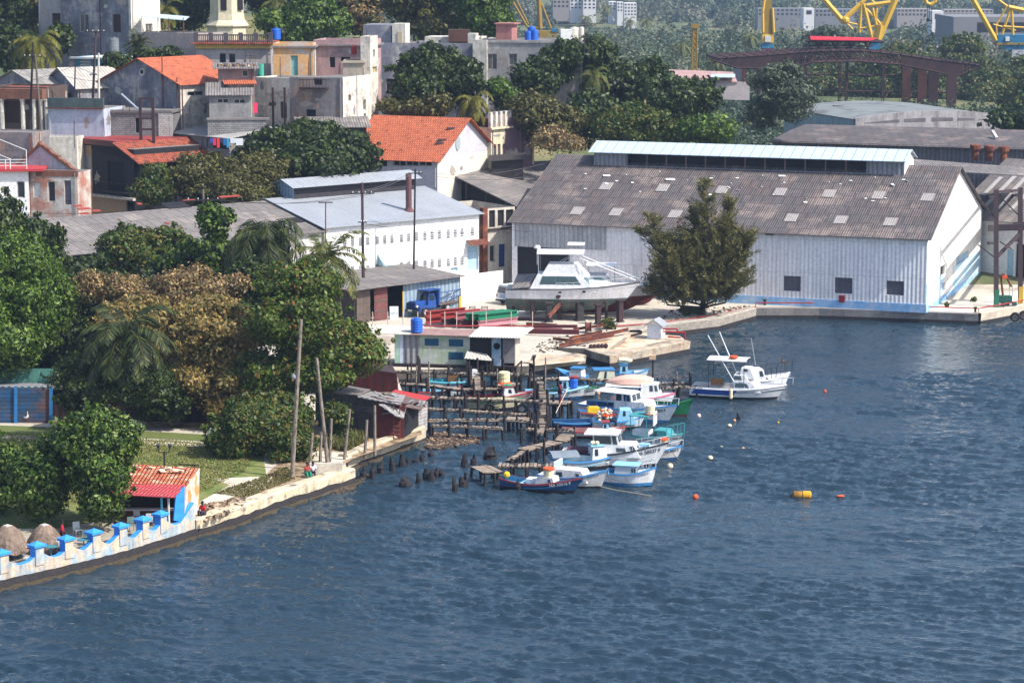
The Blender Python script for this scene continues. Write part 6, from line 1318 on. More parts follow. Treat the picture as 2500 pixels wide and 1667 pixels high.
b.cabin(.52,.84,.82,.62,.9,.1,PW,None,[(.03,.2,.45,.8),(.5,.2,.68,.75)],front=False);b.cabin(.5,.72,.7,.55,.55,.1,PW,None,[(.05,.3,.6,.9)],z0=b.sheer(.6)+.55);b.cabin(.58,.76,.55,.6,.45,.1,PW,None,[(.3,.6,.7,.95)],z0=b.sheer(.6)+1.05,front=False)
canopy(b,.2,.66,b.sheer(.5)+2.35,.8,PW,pm=PBLK,arch=.12)
for i,y in enumerate((-1.0,.9)):
 mb=MB().use(PW);mb.tube((b.L*.56,y,b.sheer(.5)+.1),(b.L*(.21+.08*i),y-.2*(1-i),b.sheer(.5)+4.4),.045,n=6);mb.build('outrigger',b.root,local=True)
mb=MB().use(PWS);mb.tube((b.L*.74,.3,2.7),(b.L*.68,.3,5.0),.02);mb.build('antenna',b.root,local=True)
mb=MB().use(ORB);mb.lathe((b.L*.5,-.5,b.sheer(.5)+2.5),[(.35,0),(.38,.08),(.35,.16)],10);mb.build('life_ring',b.root,local=True)
b.rail(.72,1.04,.55,n=4);b.boxp('crate',b.L*.29,.2,b.sheer(.3)+.35,.95,.6,.5,mat((150,110,70),(120,84,54),s=2))
mb=MB().use(CRM);mb.lathe((b.L*.5,-1.55,.1),[(.08,0),(.15,.1),(.15,.75),(.08,.85)],8);mb.build('fender',b.root,local=True)
b2=Boat('fishing_boat','white boat with high bow rail behind the sport fishing boat',(1800,950),(1914,946),2.0,(.8,.8,1.3),PW,PBLK,PW,PWS,group=None);b2.rail(.55,1.02,.95,PBLK,n=5);b2.cabin(.3,.6,.7,1.0,.4,.1,PW,None,[(.5,.4,.85,.85)],front=False)
LOG=mat((150,138,124),(110,98,90),s=2,mix=.9,c4=(70,62,60),patch=.3,ps=1.5,bump=.05);POSTM=mat((56,48,48),(36,32,36),s=2,mix=.9,bump=.05);PLANK=mat((166,148,128),(120,106,96),s=2,mix=.9,bump=.03);PILE=mat((40,36,40),(28,26,30),s=2,bump=.08)
def pier(label,px,z=1.0,w=.35,posts=2.2,seed=1,planks=False,tall=.0,name='pier',gap=.26):
 rnd=random.Random(seed);P=[G(x,y,z)for x,y in px];root=thing(name,label,'pier',(P[0].x,P[0].y,0),0,'rickety wooden piers')
 mb=MB();Q=along(P,gap if planks else .9)
 for a,b in zip(Q,Q[1:]):
  t=(b-a).normalized();nr=V((-t.y,t.x,0));j=lambda k=.04:V((0,0,rnd.uniform(-k,k)))
  if planks:
   mb.use(PLANK if rnd.random()<.8 else LOG);ww=w*rnd.uniform(.9,1.12)
   if rnd.random()>.06:mb.obox(a-nr*ww/2+j(.02)+t*.02,t*((b-a).length-.04),nr*ww,(0,0,.05))
  else:
   mb.use(LOG);mb.tube(a+nr*w*.3+j(),b+nr*w*.3+j(),rnd.uniform(.07,.13),n=6);mb.tube(a-nr*w*.3+j(),b-nr*w*.3+j(),rnd.uniform(.07,.12),n=6)
   for q in range(3):
    c=a.lerp(b,q/3+.1);mb.use(rnd.choice([LOG,PLANK,POSTM]));mb.obox(c-nr*w*.6+V((0,0,.1))+j(.02),t*rnd.uniform(.12,.24),nr*w*rnd.uniform(1,1.4),(0,0,.04))
 mb.build('deck',root)
 if planks:
  mb=MB().use(POSTM);Q2=along(P,2)
  for a,b in zip(Q2,Q2[1:]):
   t=(b-a).normalized();nr=V((-t.y,t.x,0))
   for sg in(-1,1):mb.tube(a+nr*sg*w*.42-V((0,0,.08)),b+nr*sg*w*.42-V((0,0,.08)),.08,n=5)
  mb.build('beam',root)
 Q=along(P,posts*.72);k=0
 for i,q in enumerate(Q):
  t=(Q[min(i+1,len(Q)-1)]-Q[max(i-1,0)]).normalized();nr=V((-t.y,t.x,0))
  for sg in(-1,1):
   if rnd.random()<.12:continue
   h=z+(rnd.uniform(.3,tall)if tall>.3 and rnd.random()<.45 else rnd.uniform(-.05,.2));c=q+nr*sg*(w*.5+.1);l=V((rnd.uniform(-.12,.12),rnd.uniform(-.12,.12),0))
   mb=MB().use(PILE if rnd.random()<.5 else POSTM);mb.tube((c.x,c.y,-.5),(c.x+l.x,c.y+l.y,h),rnd.uniform(.09,.17),rnd.uniform(.08,.13),6);mb.build('post',root)
 return root
pier('uppermost log walkway running along the foot of the container sheds',[(955,907),(1130,913),(1300,917)],1.1,.6,1.7,1,tall=1.6)
pier('log pier running right beneath the tiny landing, past the blue boats',[(1290,927),(1400,926),(1565,937),(1686,938)],.9,.5,2.1,2,tall=1.0)
pier('second long plank pier with a tar-dark railing, passing under the small tin canopy',[(969,936),(1050,941),(1130,951),(1256,947)],1.0,.7,1.3,3,tall=.9,planks=True)
pier('long pier carrying the man in purple at its right end',[(1051,972),(1141,975),(1290,981),(1386,985)],1.0,.6,1.4,4,tall=.9)
pier('thin log pier starting at the ruined shack corner',[(1044,1000),(1128,1004),(1290,1015)],1.0,.42,1.9,5,tall=.5)
pier('short broken log pier above the stony beach',[(1046,1028),(1233,1026),(1300,1030)],.95,.32,2.2,6,tall=.6)
pier('lowest broken log pier just above the stony beach',[(1053,1040),(1140,1043),(1227,1047)],.9,.32,2.4,7)
pier('log walkway leading right towards the boats with red floats',[(1275,1049),(1400,1052)],.95,.4,1.7,8,tall=.7)
pier('zigzag plank walkway stepping down between the boats and the stumps',[(1385,1062),(1372,1075),(1330,1086),(1276,1098)],1.0,1.1,1.3,9,planks=True,tall=.9)
pier('narrow sloping gangway of thin boards below the zigzag walkway',[(1280,1100),(1262,1112),(1240,1124)],.9,.35,1.6,10,planks=True)
pier('low plank platform furthest down, left of the dark blue boat',[(1165,1148),(1220,1143)],.8,2.3,1.5,11,planks=True,name='platform')
pier('log raft of the low platform reaching the boats',[(1215,1138),(1358,1140)],.8,1.0,1.5,12)
pier('square plank platform where the man in purple stands',[(1325,982),(1392,984)],1.15,1.6,1.2,13,planks=True,name='platform')
pier('small plank landing midway with a short front rail',[(1237,1022),(1300,1024)],.95,1.2,1.2,14,planks=True,name='platform',tall=.8)
pier('cross walkway joining the piers beneath the tin canopy',[(1160,915),(1166,950)],1.0,.8,1.4,15,planks=True,tall=1.6)
pier('crooked cross pier beside the man in purple running back to the landing',[(1318,1060),(1330,1000),(1318,935)],.95,.5,1.6,16,tall=1.7)
pier('boarded landing beside the cream barrel',[(1215,938),(1265,940)],1.2,1.5,1.3,17,planks=True,name='platform',tall=.8)
pier('worn log walkway right of the long pier end, below the upturned dinghy',[(1565,950),(1700,946)],.8,.5,2,18)
for i,(x,y0_,y1_,r_)in enumerate([(1047,972,882,.09),(1306,1000,870,.11),(1330,985,872,.08),(1594,960,874,.09),(1652,948,908,.1),(1004,965,885,.08),(1015,968,892,.08),(1246,930,850,.06),(1340,1010,960,.12),(1272,945,880,.08),(1214,960,900,.08)]):
 p=G(x,y0_,0);q=W(x+[0,-3,2,0,0,0,2,1,0,1,0][i],y1_,p.y);mb=MB().use(POSTM if i%2 else LOG);mb.tube(p-V((0,0,.5)),q,r_,r_*.85,6)
 solo(mb,'mooring_pole',['pale grey pole beside the red-gunwale boat','tall grey pole in front of the container landing','tall dark pole right of the container landing','tall pole carrying a wooden bird box','slim dark pole near the right pier end','dark pole above the red shed roof','second dark pole above the red shed roof','thin pole by the cream barrel','thick dark pole at the man\'s platform','thin dark pole right of the cream barrel','thin dark pole left of the cream barrel'][i],'pole','poles standing among the piers')
p=W(1593,872,G(1594,960,0).y);mb=MB().use(mat((190,160,130)));mb.cbox(p,.55,.4,.35);solo(mb,'bird_box','small wooden box nailed on top of a tall pier pole','box')
ST=[(887,1168,28,'leftmost low stump at the broken wall corner'),(909,1166,32,'pointed stump beside the broken wall corner'),(929,1154,24,'split stump third from the wall corner'),(958,1148,30,'thin double stump in the nearer row'),(982,1140,28,'wide stump behind the thin double stump'),(995,1132,14,'small low stump beside the wide stump'),(1016,1126,8,'tiny stump just breaking the surface'),(1030,1121,16,'square-topped stump in the far row'),(1051,1115,16,'farthest square stump of the left field'),(990,1187,20,'tangled stump wrapped in old rope'),(1022,1180,24,'hooked stump beside the tangled one'),(1042,1168,22,'thick block stump in the middle of the field'),(1052,1172,24,'narrow stump touching the thick block stump'),(1064,1161,17,'smooth round stump right of the block stump'),(1078,1161,14,'rightmost round stump of the field'),(1110,1197,30,'tall pointed stump nearest the camera'),(1130,1185,20,'short wide stump right of the pointed one'),(1137,1184,28,'slim leaning stump right of the pointed one'),(1134,1136,26,'slim upright stump left of the black mound'),(1156,1134,22,'rounded hooked stump left of the black mound'),(1197,1122,28,'large black mound of stumps tied to the gangway'),(1265,1200,26,'stump standing right against the dark blue boat'),(1803,1023,14,'lone dark post far out right of the green boat')]
for i,(x,y,h,lab)in enumerate(ST):
 rnd=random.Random(i+50);p=G(x,y,0);s=(y+120)/CH;hh=h/s;r={20:.52,9:.45,11:.3,16:.3}.get(i,rnd.uniform(.17,.27));mb=MB().use(PILE);n=9;prof=[(r*1.15,-.4),(r,hh*.3),(r*.95,hh*.55)]
 vs=[];fs=[]
 for(rr,z)in prof+[(r*.6,hh)]:
  for k in range(n):a=2*pi*k/n;jj=rnd.uniform(.82,1.15);vs.append(p+V((rr*cos(a)*jj,rr*sin(a)*jj,z*(1 if z<hh else(.72+.45*(cos(a-i)>.2))))))
 for q in range(3):
  for k in range(n):fs.append((q*n+k,q*n+(k+1)%n,(q+1)*n+(k+1)%n,(q+1)*n+k))
 fs.append(tuple(range(3*n,4*n)));mb.idx(vs,fs);solo(mb,'piling_stump',lab,'stump','rotten piling stumps in the water',org=p)
def buoy(x,y,r,m,lab,sq=1.0,m2=None,rx=1.0):
 p=G(x,y,0);mb=MB().use(m);mb.ball(p+V((0,0,r*.45)),(r*rx,r,r*sq),12)
 if m2:mb.use(m2);mb.lathe(p+V((0,0,-.02)),[(r*1.03,0),(r*1.03,r*.35)],12)
 return solo(mb,'buoy',lab,'buoy','mooring buoys',smooth=True)
GRB=mat((150,146,120),(110,108,90),s=3);TAN=mat((214,160,110),(190,136,92),s=3)
buoy(1698,1216,.2,ORB,'bright orange ball buoy lowest in the photo');buoy(1734,1121,.2,CRM,'cream buoy with dark waterline, between boats and open water',m2=PBLK);buoy(1814,1098,.15,TAN,'small tan buoy right of the cream ones')
buoy(1761,1094,.14,GRB,'small half-dark buoy left of the tan one');buoy(1781,1041,.18,CRM,'flat pale yellow buoy below the lone dark post',sq=.7);buoy(1793,1028,.12,TAN,'tiny tan buoy beside the lone dark post');buoy(1706,1017,.17,mat((226,190,176)),'pale pink buoy by the green bow')
buoy(1636,1141,.22,CRM,'white buoy with grey base beside the white blue-trimmed boat',m2=GRB);buoy(2052,1213,.16,ORB,'low rust-orange float right of the yellow raft',sq=.5,rx=1.8);buoy(2014,957,.14,ORB,'small orange buoy right of the sport fishing boat');buoy(1900,1032,.08,YEL,'tiny yellow float far out in open water');buoy(1634,1114,.16,ORB,'orange buoy hanging in the lines at the largest cabin boat bow')
buoy(1460,962,.18,TAN,'orange-brown buoy at the green-gunwale boat')
p=G(1958,1213,0);root=thing('double_float','yellow double drum float with black stained side, alone in open water','float',p)
for i,dx in enumerate((-.33,.3)):
 mb=MB().use(mat((222,160,40),(190,130,30),s=2)if i else mat((190,140,40),(50,44,36),s=1.5,mix=1.0));n=14
 mb.lathe((0,0,0),[(.2,-.31),(.27,-.24),(.27,.24),(.2,.31)],n);R=Matrix.Rotation(pi/2,3,'Y');mb.v=[R@v+V((dx,0,.16))for v in mb.v];mb.v=[V((v.x*1.0,v.y,v.z))for v in mb.v];mb.build('drum',root,local=True)
for(a,b_,lab)in[((1418,1168,.9),(1590,1211,0),'long mooring line from the dark blue boat out to the right'),((1470,1155,1.0),(1620,1202,0),'mooring line from the windscreen boat'),((1640,1100,1.0),(1680,1136,0),'dark mooring line off the bow of the largest cabin boat'),((1675,1072,.8),(1715,1100,0),'mooring line from the teal boat'),((1698,981,1.2),(1760,1030,0),'mooring line from the green bow'),((1918,950,.8),(1955,975,0),'short anchor line at the bow of the sport fishing boat'),((1236,1092,1.1),(1200,1112,.5),'rope tying the black mound to the gangway')]:
 p,q=G(a[0],a[1],a[2]),G(*b_);mb=MB().use(mat((150,140,120))if 'long' in lab else mat((80,76,70)));n=8
 pts=[p.lerp(q,i/n)-V((0,0,.35*sin(pi*i/n)*(1-i/n)))for i in range(n+1)];mb.path(pts,.025,4);o=mb.build('mooring_line');tag(o,lab,'rope','mooring lines')
 # the boat yard
YBOT=mat((66,108,108),(108,112,104),s=2.2,mix=.9,c3=(110,70,60),st=.6,c4=(130,124,118),patch=.35,ps=1.2,rough=.8)
YW=mat((236,234,234),(222,220,224),s=.8,mix=.7,rough=.4,c3=(150,140,140),st=.4)
y0=V((G(1237,778,GZ).x,237.5,3.0));y1=V((G(1530,784,GZ).x,236.6,3.0));k_=36.5
b=Boat('motor_yacht','large white flybridge motor yacht with worn teal bottom, propped on stands ashore',tuple(y0),tuple(y1),3.9,(1.1,1.2,1.75),YW,YBOT,mat((70,66,70)),PW,draft=1.15,rake=.115,trans=.85,full=2.6,group=None,z0=3.0,fd=.1,band=YBOT)
L=b.L
b.cabin(.19,.75,.82,1.4,1.5,.85,PW,None,[(.13,.34,.42,.9),(.425,.34,.62,.9),(.625,.34,.86,.9)],front=False,wm=mat((34,60,66),rough=.08,spec=.9))
mb=MB().use(mat((96,140,144),rough=.08,spec=.9));c0=L*.735;w_=1.3;z_=b.sheer(.4)-.06
mb.prism([(c0-.45,-w_,z_+.5),(c0-.45,w_,z_+.5),(c0-1.2,w_*.9,z_+1.28),(c0-1.2,-w_*.9,z_+1.28)],(.05,0,.03));mb.build('windscreen',b.root,local=True)
b.cabin(.29,.69,.66,1.0,1.15,.75,PW,None,(),z0=b.sheer(.4)+1.34,nm='flybridge',front=False);b.cabin(.68,.96,.55,.38,1.5,.0,PW,None,(),front=True,nm='foredeck_trunk')
canopy(b,.26,.65,b.sheer(.4)+3.4,.74,PW,pm=mat((170,174,180)),arch=.28)
mb=MB().use(mat((190,194,198)));
for y in(-1.0,1.0):mb.path([(L*.42,y,z_+2.3),(L*.58,y,z_+3.4),(L*.64,y*.9,z_+2.3)],.03,5)
mb.build('bridge_frame',b.root,local=True)
for y,x1_ in((-1.3,1.08),(1.3,1.12)):
 mb=MB().use(PW);mb.tube((L*.62,y*.9,z_+3.0),(L*x1_,y*.3,b.sheer(.9)+.35),.05,n=6);mb.build('outrigger',b.root,local=True)
b.rail(.42,1.03,.62,n=9)
mb=MB().use(FIBRO2);mb.slab((.6,-2.0,b.sheer(.1)+.15),(L*.2,-2.0,b.sheer(.1)+.3),(L*.24,1.8,b.sheer(.1)+1.1),(.9,1.8,b.sheer(.1)+1.0),.05);mb.build('cockpit_cover',b.root,local=True)
mb=MB().use(PBLK)
for t in(.44,.63):p,q=b.sp(t,.8,.01),b.sp(t+.025,.62,.01);mb=MB().use(PBLK);mb.box(p.x,p.y-.01,q.z,q.x,p.y+.03,p.z);mb.build('porthole',b.root,local=True)
mb=MB().use(mat((70,60,60)));p=b.sp(.44,.3,.01);mb.ball(p,(.3,.03,.22),8,jit=.25);mb.build('repair_patch',b.root,local=True)
mb=MB().use(PWS);mb.box(-.8,-1.6,.15,0,1.6,.22);mb.build('swim_platform',b.root,local=True)
mb=MB().use(PW);mb.tube((L*.26,-.8,z_+2.3),(L*.26,-.8,z_+3.9),.04);mb.lathe((L*.26,-.8,z_+3.9),[(.3,0),(.33,.1),(.2,.3)],10);mb.build('radar',b.root,local=True)
for i,(x,y,wd)in enumerate([(1254,779,10),(1300,783,12),(1340,786,18),(1366,781,10),(1415,783,22),(1460,791,16),(1480,784,8),(1513,786,18)]):
 p=GG(x,y);s=25.0;h=1.85-GZ+1.0+(.25 if i in(0,7)else 0);mb=MB().use(RUSTD if i%2 else WOODD);ww=wd/s*.75
 mb.cbox(p+V((0,0,h/2)),ww,ww*.8,h,.1*i);mb.cbox(p+V((0,0,h+.06)),ww*1.5,ww*1.1,.12,.1*i);mb.cbox(p+V((0,0,.06)),ww*1.4,ww*1.1,.12,.1*i)
 solo(mb,'boat_stand',['timber stand under the yacht stern','rusty stand second from the yacht stern','broad timber stand with cap under the yacht third from stern','rusty stand left of the yacht middle','wide timber stand under the yacht middle','rusty stand with rag under the yacht forefoot','thin timber stand right behind the rag-hung one','outer wide rusty stand under the yacht bow'][i],'boat stand','stands holding the yachts ashore')
y0=V((W(1335,720,241).x,241.3,2.72));y1=V((W(1592,720,240.6).x,240.6,2.72))
REDH=mat((120,54,48),(88,44,42),s=1.2,mix=.9,c4=(140,90,60),patch=.3,ps=.8)
b=Boat('motor_yacht','second white yacht with rust-red bottom, half hidden behind the larger yacht ashore',tuple(y0),tuple(y1),3.8,(1.0,1.1,1.3),YW,REDH,PWS,PW,draft=1.62,rake=.1,trans=.85,full=3.2,group=None,z0=2.72,fd=.1,band=REDH)
L=b.L;z_=b.sheer(.4)-.06;b.cabin(.3,.68,.8,1.2,1.3,.2,PW,None,[(.5,.3,.85,.85)],front=True,wm=mat((96,140,144),rough=.08));canopy(b,.38,.66,z_+2.2,.7,PW,arch=.12);canopy(b,.2,.36,z_+4.2,.6,PW,arch=.12);b.rail(.6,1.02,.6,n=6);mb=MB().use(PW);mb.box(L*1.05,-.35,b.sheer(1)-.02,L*1.05+1.7,.35,b.sheer(1)+.12);mb.build('bowsprit',b.root,local=True)
mb=MB().use(mat((126,60,50),(160,90,56),s=1));p=G(1607,776,GZ)
b3=Boat('hull','bare rusty keel hull of a third boat showing beyond the red bottom',(W(1500,745,247).x,247,1.9),(W(1603,745,246.5).x,246.5,1.9),2.4,(.8,.8,1.2),REDH,REDH,RUST,RUST,draft=.85,group=None,z0=1.9)
def wheel(root,x,y,r,w=.25,nm='wheel'):
 R=Matrix.Rotation(pi/2,3,'X')
 mb=MB().use(mat((36,34,36),(52,48,46),s=3));mb.lathe((0,0,0),[(r*.8,-w/2),(r,-w*.35),(r,w*.35),(r*.8,w/2)],16);mb.v=[R@v+V((x,y,r))for v in mb.v];wo=mb.build(nm,root,local=True)
 mb=MB().use(mat((170,170,174),rough=.4));mb.lathe((0,0,0),[(r*.55,-w/2-.01),(r*.55,w/2+.01)],12);mb.v=[R@v+V((x,y,r))for v in mb.v];mb.build('rim',wo,local=True)
def hexa(mb,b,t,z0,z1):
 """b, t = (x0, x1, halfwidth0, halfwidth1)"""
 B4=[(b[0],-b[2],z0),(b[1],-b[3],z0),(b[1],b[3],z0),(b[0],b[2],z0)];T=[(t[0],-t[2],z1),(t[1],-t[3],z1),(t[1],t[3],z1),(t[0],t[2],z1)]
 mb.idx(B4+T,[(3,2,1,0),(4,5,6,7),(0,1,5,4),(1,2,6,5),(2,3,7,6),(3,0,4,7)])
TB=mat((36,78,150),(28,62,122),s=1.2,mix=.6,rough=.35,spec=.5)
Fp,Rp=GG(1037,774),GG(1091,763);fw=(Fp-Rp).normalized();az=math.atan2(fw.y,fw.x);left=V((-fw.y,fw.x,0));org=Rp-left*.95
tk=thing('truck','old blue flatbed lorry with rounded bonnet parked in front of the grey shed wall','truck',org,az)
for x in(0,3.7):
 for y in(-.95,.95):wheel(tk,x,y,.48,.28)
mb=MB().use(PBLK);mb.box(-1.5,-.45,.55,4.4,.45,.8);mb.build('chassis',tk,local=True)
mb=MB().use(TB);hexa(mb,(2.95,4.6,.62,.5),(2.95,4.45,.58,.42),.95,1.55);mb.build('bonnet',tk,local=True)
for y in(-.85,.85):mb=MB().use(TB);mb.cbox((3.75,y,1.05),1.5,.42,.12);mb.cbox((3.75,y,.98),1.2,.38,.2);mb.cbox((4.45,y,.85),.2,.4,.5);mb.build('mudguard',tk,local=True)
mb=MB().use(mat((24,50,100)));mb.box(4.6,-.5,.75,4.68,.5,1.45)
for i in range(7):mb.box(4.68,-.48+i*.15,.8,4.7,-.42+i*.15,1.4)
mb.build('grille',tk,local=True)
for y in(-.72,.72):mb=MB().use(mat((220,214,190),rough=.1));mb.ball((4.62,y,1.12),.13,8);mb.build('headlight',tk,local=True)
mb=MB().use(mat((60,66,76)));mb.box(4.75,-1.1,.6,4.85,1.1,.8);mb.build('bumper',tk,local=True)
mb=MB().use(mat((210,210,205)));mb.box(4.851,-.25,.62,4.87,.25,.78);mb.build('number_plate',tk,local=True)
mb=MB().use(TB);hexa(mb,(1.75,3.1,.95,.9),(1.8,3.0,.95,.88),.75,1.5);hexa(mb,(1.8,2.98,.93,.86),(1.95,2.7,.8,.76),1.5,2.15);mb.box(1.95,-.72,2.15,2.65,.72,2.22);cb=mb.build('cab',tk,local=True)
mb=MB().use(PANE);mb.prism([(2.97,-.78,1.55),(2.97,.78,1.55),(2.74,.72,2.08),(2.74,-.72,2.08)],(.03,0,.01));mb.build('windscreen',cb,local=True)
for y in(-1,1):mb=MB().use(PANE);mb.prism([(2.0,y*.93,1.55),(2.8,y*.9,1.55),(2.62,y*.82,2.05),(2.1,y*.84,2.05)],(0,y*.03,0));mb.build('side_window',cb,local=True)
mb=MB().use(TB);mb.box(1.35,-1.15,.95,1.62,1.15,2.55);mb.box(1.35,-1.15,2.5,3.3,1.15,2.58);mb.build('headboard',tk,local=True)
mb=MB().use(mat((110,94,80),(84,72,64),s=2));mb.box(-2.2,-1.15,.9,1.4,1.15,1.05);mb.build('flatbed',tk,local=True)
mb=MB().use(TB)
for y in(-1.12,1.12):
 mb.box(-2.2,y-.03,2.1,1.35,y+.03,2.17);mb.box(-2.2,y-.03,1.5,1.35,y+.03,1.55)
 for x in(-2.17,-1.0,.2):mb.box(x-.03,y-.03,1.05,x+.03,y+.03,2.15)
 mb.tube((-1,y,1.1),(.2,y,2.1),.02,n=4);mb.tube((.2,y,1.1),(-1,y,2.1),.02,n=4)
mb.box(-2.22,-1.15,2.1,-2.15,1.15,2.17);mb.build('side_frame',tk,local=True)
vp=GG(1226,744);va=radians(42);vn=thing('van','white minivan with dark rear window parked by the yard wall','van',vp,va)
VW=mat((224,226,228),(208,210,214),s=1,rough=.35,spec=.5)
mb=MB().use(VW);hexa(mb,(0,4.3,.85,.82),(-.05,4.2,.86,.82),.35,1.1);hexa(mb,(-.02,4.0,.86,.82),(.2,2.9,.74,.72),1.1,2.0);mb.build('body',vn,local=True)
mb=MB().use(PANE);mb.prism([(.03,-.68,1.2),(.03,.68,1.2),(.17,.62,1.8),(.17,-.62,1.8)][::-1],(-.04,0,0));mb.build('rear_window',vn,local=True)
for y in(-1,1):
 for x0,x1 in((.3,1.3),(1.4,2.4),(2.5,3.2)):mb=MB().use(PANE);mb.prism([(x0,y*.85,1.2),(x1,y*.84,1.2),(x1-.1,y*.76,1.8),(x0+.1,y*.77,1.8)],(0,y*.03,0));mb.build('side_window',vn,local=True)
 mb=MB().use(PRED);mb.box(-.06,y*.8-.06,.75,.0,y*.8+.06,1.05);mb.build('tail_light',vn,local=True)
 for x in(.75,3.4):wheel(vn,x,y*.76,.31,.2)
mb=MB().use(PBLK);mb.box(-.2,-.84,.38,-.02,.84,.55);mb.build('bumper',vn,local=True)
cp=GG(1332,764);cr_=thing('car','low white saloon car parked behind the yacht stands','car',cp,radians(4))
mb=MB().use(VW);hexa(mb,(-2.1,2.1,.78,.72),(-2.05,2.0,.8,.74),.28,.82);hexa(mb,(-1.4,1.0,.76,.74),(-.85,.35,.62,.6),.82,1.32);mb.build('body',cr_,local=True)
for y in(-1,1):
 for x in(-1.3,1.3):wheel(cr_,x,y*.7,.3,.18)
 for x0,x1 in((-1.1,-.3),(-.2,.7)):mb=MB().use(PANE);mb.prism([(x0,y*.765,.86),(x1,y*.765,.86),(x1-.25*(x1>0),y*.66,1.24),(x0+.2*(x0<-.5),y*.66,1.24)],(0,y*.02,0));mb.build('side_window',cr_,local=True)
for i,x in enumerate((1153,1183)):
 p=GG(x,768);mb=MB().use(PBLK)
 for dx in(-.28,.28):mb.box(p.x+dx-.03,p.y,p.z,p.x+dx+.03,p.y+.05,p.z+.85)
 for q in range(5):mb.box(p.x-.28,p.y,p.z+.12+q*.16,p.x+.28,p.y+.05,p.z+.18+q*.16)
 solo(mb,'rack',['left','right'][i]+' black slatted rack standing upright on the yard','rack','upright racks in the yard')
def ibeam(p,q,h,m,label,group,w=None,name='steel_beam'):
 p,q=V(p),V(q);d=(q-p).normalized();s_=d.cross(V((0,0,1))).normalized();u=s_.cross(d);w=w or h*.6;t=h*.1;mb=MB().use(m);Ld=(q-p)
 mb.obox(p-s_*w/2,Ld,s_*w,u*t);mb.obox(p-s_*w/2+u*(h-t),Ld,s_*w,u*t);mb.obox(p-s_*t/2+u*t,Ld,s_*t,u*(h-2*t))
 return solo(mb,name,label,'beam',group)
BR=mat((150,50,46),(120,44,44),s=1.5);BG=mat((32,120,88),(28,100,76),s=1.5);BP=mat((196,140,146),(176,120,128),s=1.5)
dd=V((.8,.6,0))*4.6
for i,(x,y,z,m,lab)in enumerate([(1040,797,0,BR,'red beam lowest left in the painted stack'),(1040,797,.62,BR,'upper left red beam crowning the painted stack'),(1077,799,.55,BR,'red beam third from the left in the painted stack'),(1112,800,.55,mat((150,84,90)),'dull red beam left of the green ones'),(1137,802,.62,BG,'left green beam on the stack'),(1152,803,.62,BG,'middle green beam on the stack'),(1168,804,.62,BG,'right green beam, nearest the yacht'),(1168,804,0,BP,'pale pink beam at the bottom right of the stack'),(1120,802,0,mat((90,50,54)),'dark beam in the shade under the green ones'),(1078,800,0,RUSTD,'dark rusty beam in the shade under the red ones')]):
 p=GG(x,y)+V((0,0,z+.25));ibeam(p,p+dd,.58,m,lab,'painted steel beams stacked in the yard',w=.5)
SC=[((1200,808),(1373,816),.1,.3,'long pinkish rail lying along the sheds'),((1290,818),(1414,824),.15,.45,'thick pink-painted girder on the pier'),((1300,808),(1410,812),.3,.3,'girder crossing above the thick pink one'),((1380,846),(1534,817),.2,.3,'longest rusty rail slanting towards the hut'),((1366,850),(1500,828),.1,.3,'rusty rail beneath the longest one'),((1390,838),(1470,826),.35,.25,'short rusty rail on top of the heap'),((1223,790),(1345,795),.3,.35,'dark grey girder under the yacht stern'),((1340,800),(1381,776),.9,.35,'rusty girder tilted up below the yacht'),((1400,812),(1475,806),.2,.25,'dark rail beside the round drum'),((1350,832),(1402,842),.1,.25,'rusty rail end pointing left on the pier'),((1285,798),(1360,806),.15,.3,'dark rusty girder in front of the yacht stands'),((1540,823),(1567,820),.03,.2,'short dark bar on the pier near the hut')]
for(a,b_,z,h,lab)in SC:
 p,q=GG(*a)+V((0,0,z)),GG(*b_)+V((0,0,z+(.9 if 'tilted' in lab else .15)));ibeam(p,q,h,mat((130,72,78),(100,56,62),s=1.5,c4=(120,70,50),patch=.3)if 'pink' in lab else RUST if 'rust' in lab or 'rail' in lab else STEEL,lab,'scrap girders lying on the pier',name='girder')
mb=MB().use(PLANK);p,q=GG(1490,853),GG(1524,834);mb.obox(p,q-p+V((0,0,.25)),V((.3,.1,0)),(0,0,.14));solo(mb,'plank','single thick wooden plank lying near the pier corner','plank')
mb=MB().use(RUST);p=GG(1436,812);mb.lathe((0,0,0),[(.5,-.3),(.55,-.25),(.42,-.2),(.42,.2),(.55,.25),(.5,.3)],14);R=Matrix.Rotation(pi/2,3,'Y');mb.v=[R@v+p+V((0,0,.55))for v in mb.v];solo(mb,'winch_drum','rusty round winch drum on the yard edge','drum')
for i in range(5):
 p=GG(1443+i*9,853-i*.5);mb=MB().use(RUSTD);mb.ball(p+V((0,0,.25)),(.22,.28,.24),8);solo(mb,'roller',['first','second','third','fourth','fifth'][i]+' dark rusty roller from the left in the row at the pier corner','roller','row of rusty rollers at the pier corner')
A=G(963,886,1.35);B=G(1258,894,1.35);fk=Fr('container_shed','row of patched container sheds on stilts with faded green and blue panels','shed',A,B,base=1.35)
Lk=fk.L;Dk=2.6;Hk=fk.z(1100,818);cuts=[963,975,984,1025,1147,1200,1223,1258]
mm=[mat((150,196,176),(206,210,206)),mat((200,214,230),(176,190,214)),GCORR,mat((196,196,196),(150,176,120),s=1.1,mix=.9,c3=(100,96,96),st=.5,c4=(176,178,186),patch=.4),DARK,mat((176,190,206),(60,130,160),s=1.2,mix=.9),DARK]
for i,(a,c)in enumerate(zip(cuts,cuts[1:])):
 x0,x1=fk.f(a,850).x,fk.f(c,850).x;mb=MB().use(mm[i]);o_=.25 if i in(4,6)else .0;mb.box(x0+.01,o_,0,x1-.01,o_+.1,Hk);mb.build('panel',fk.root,local=True)
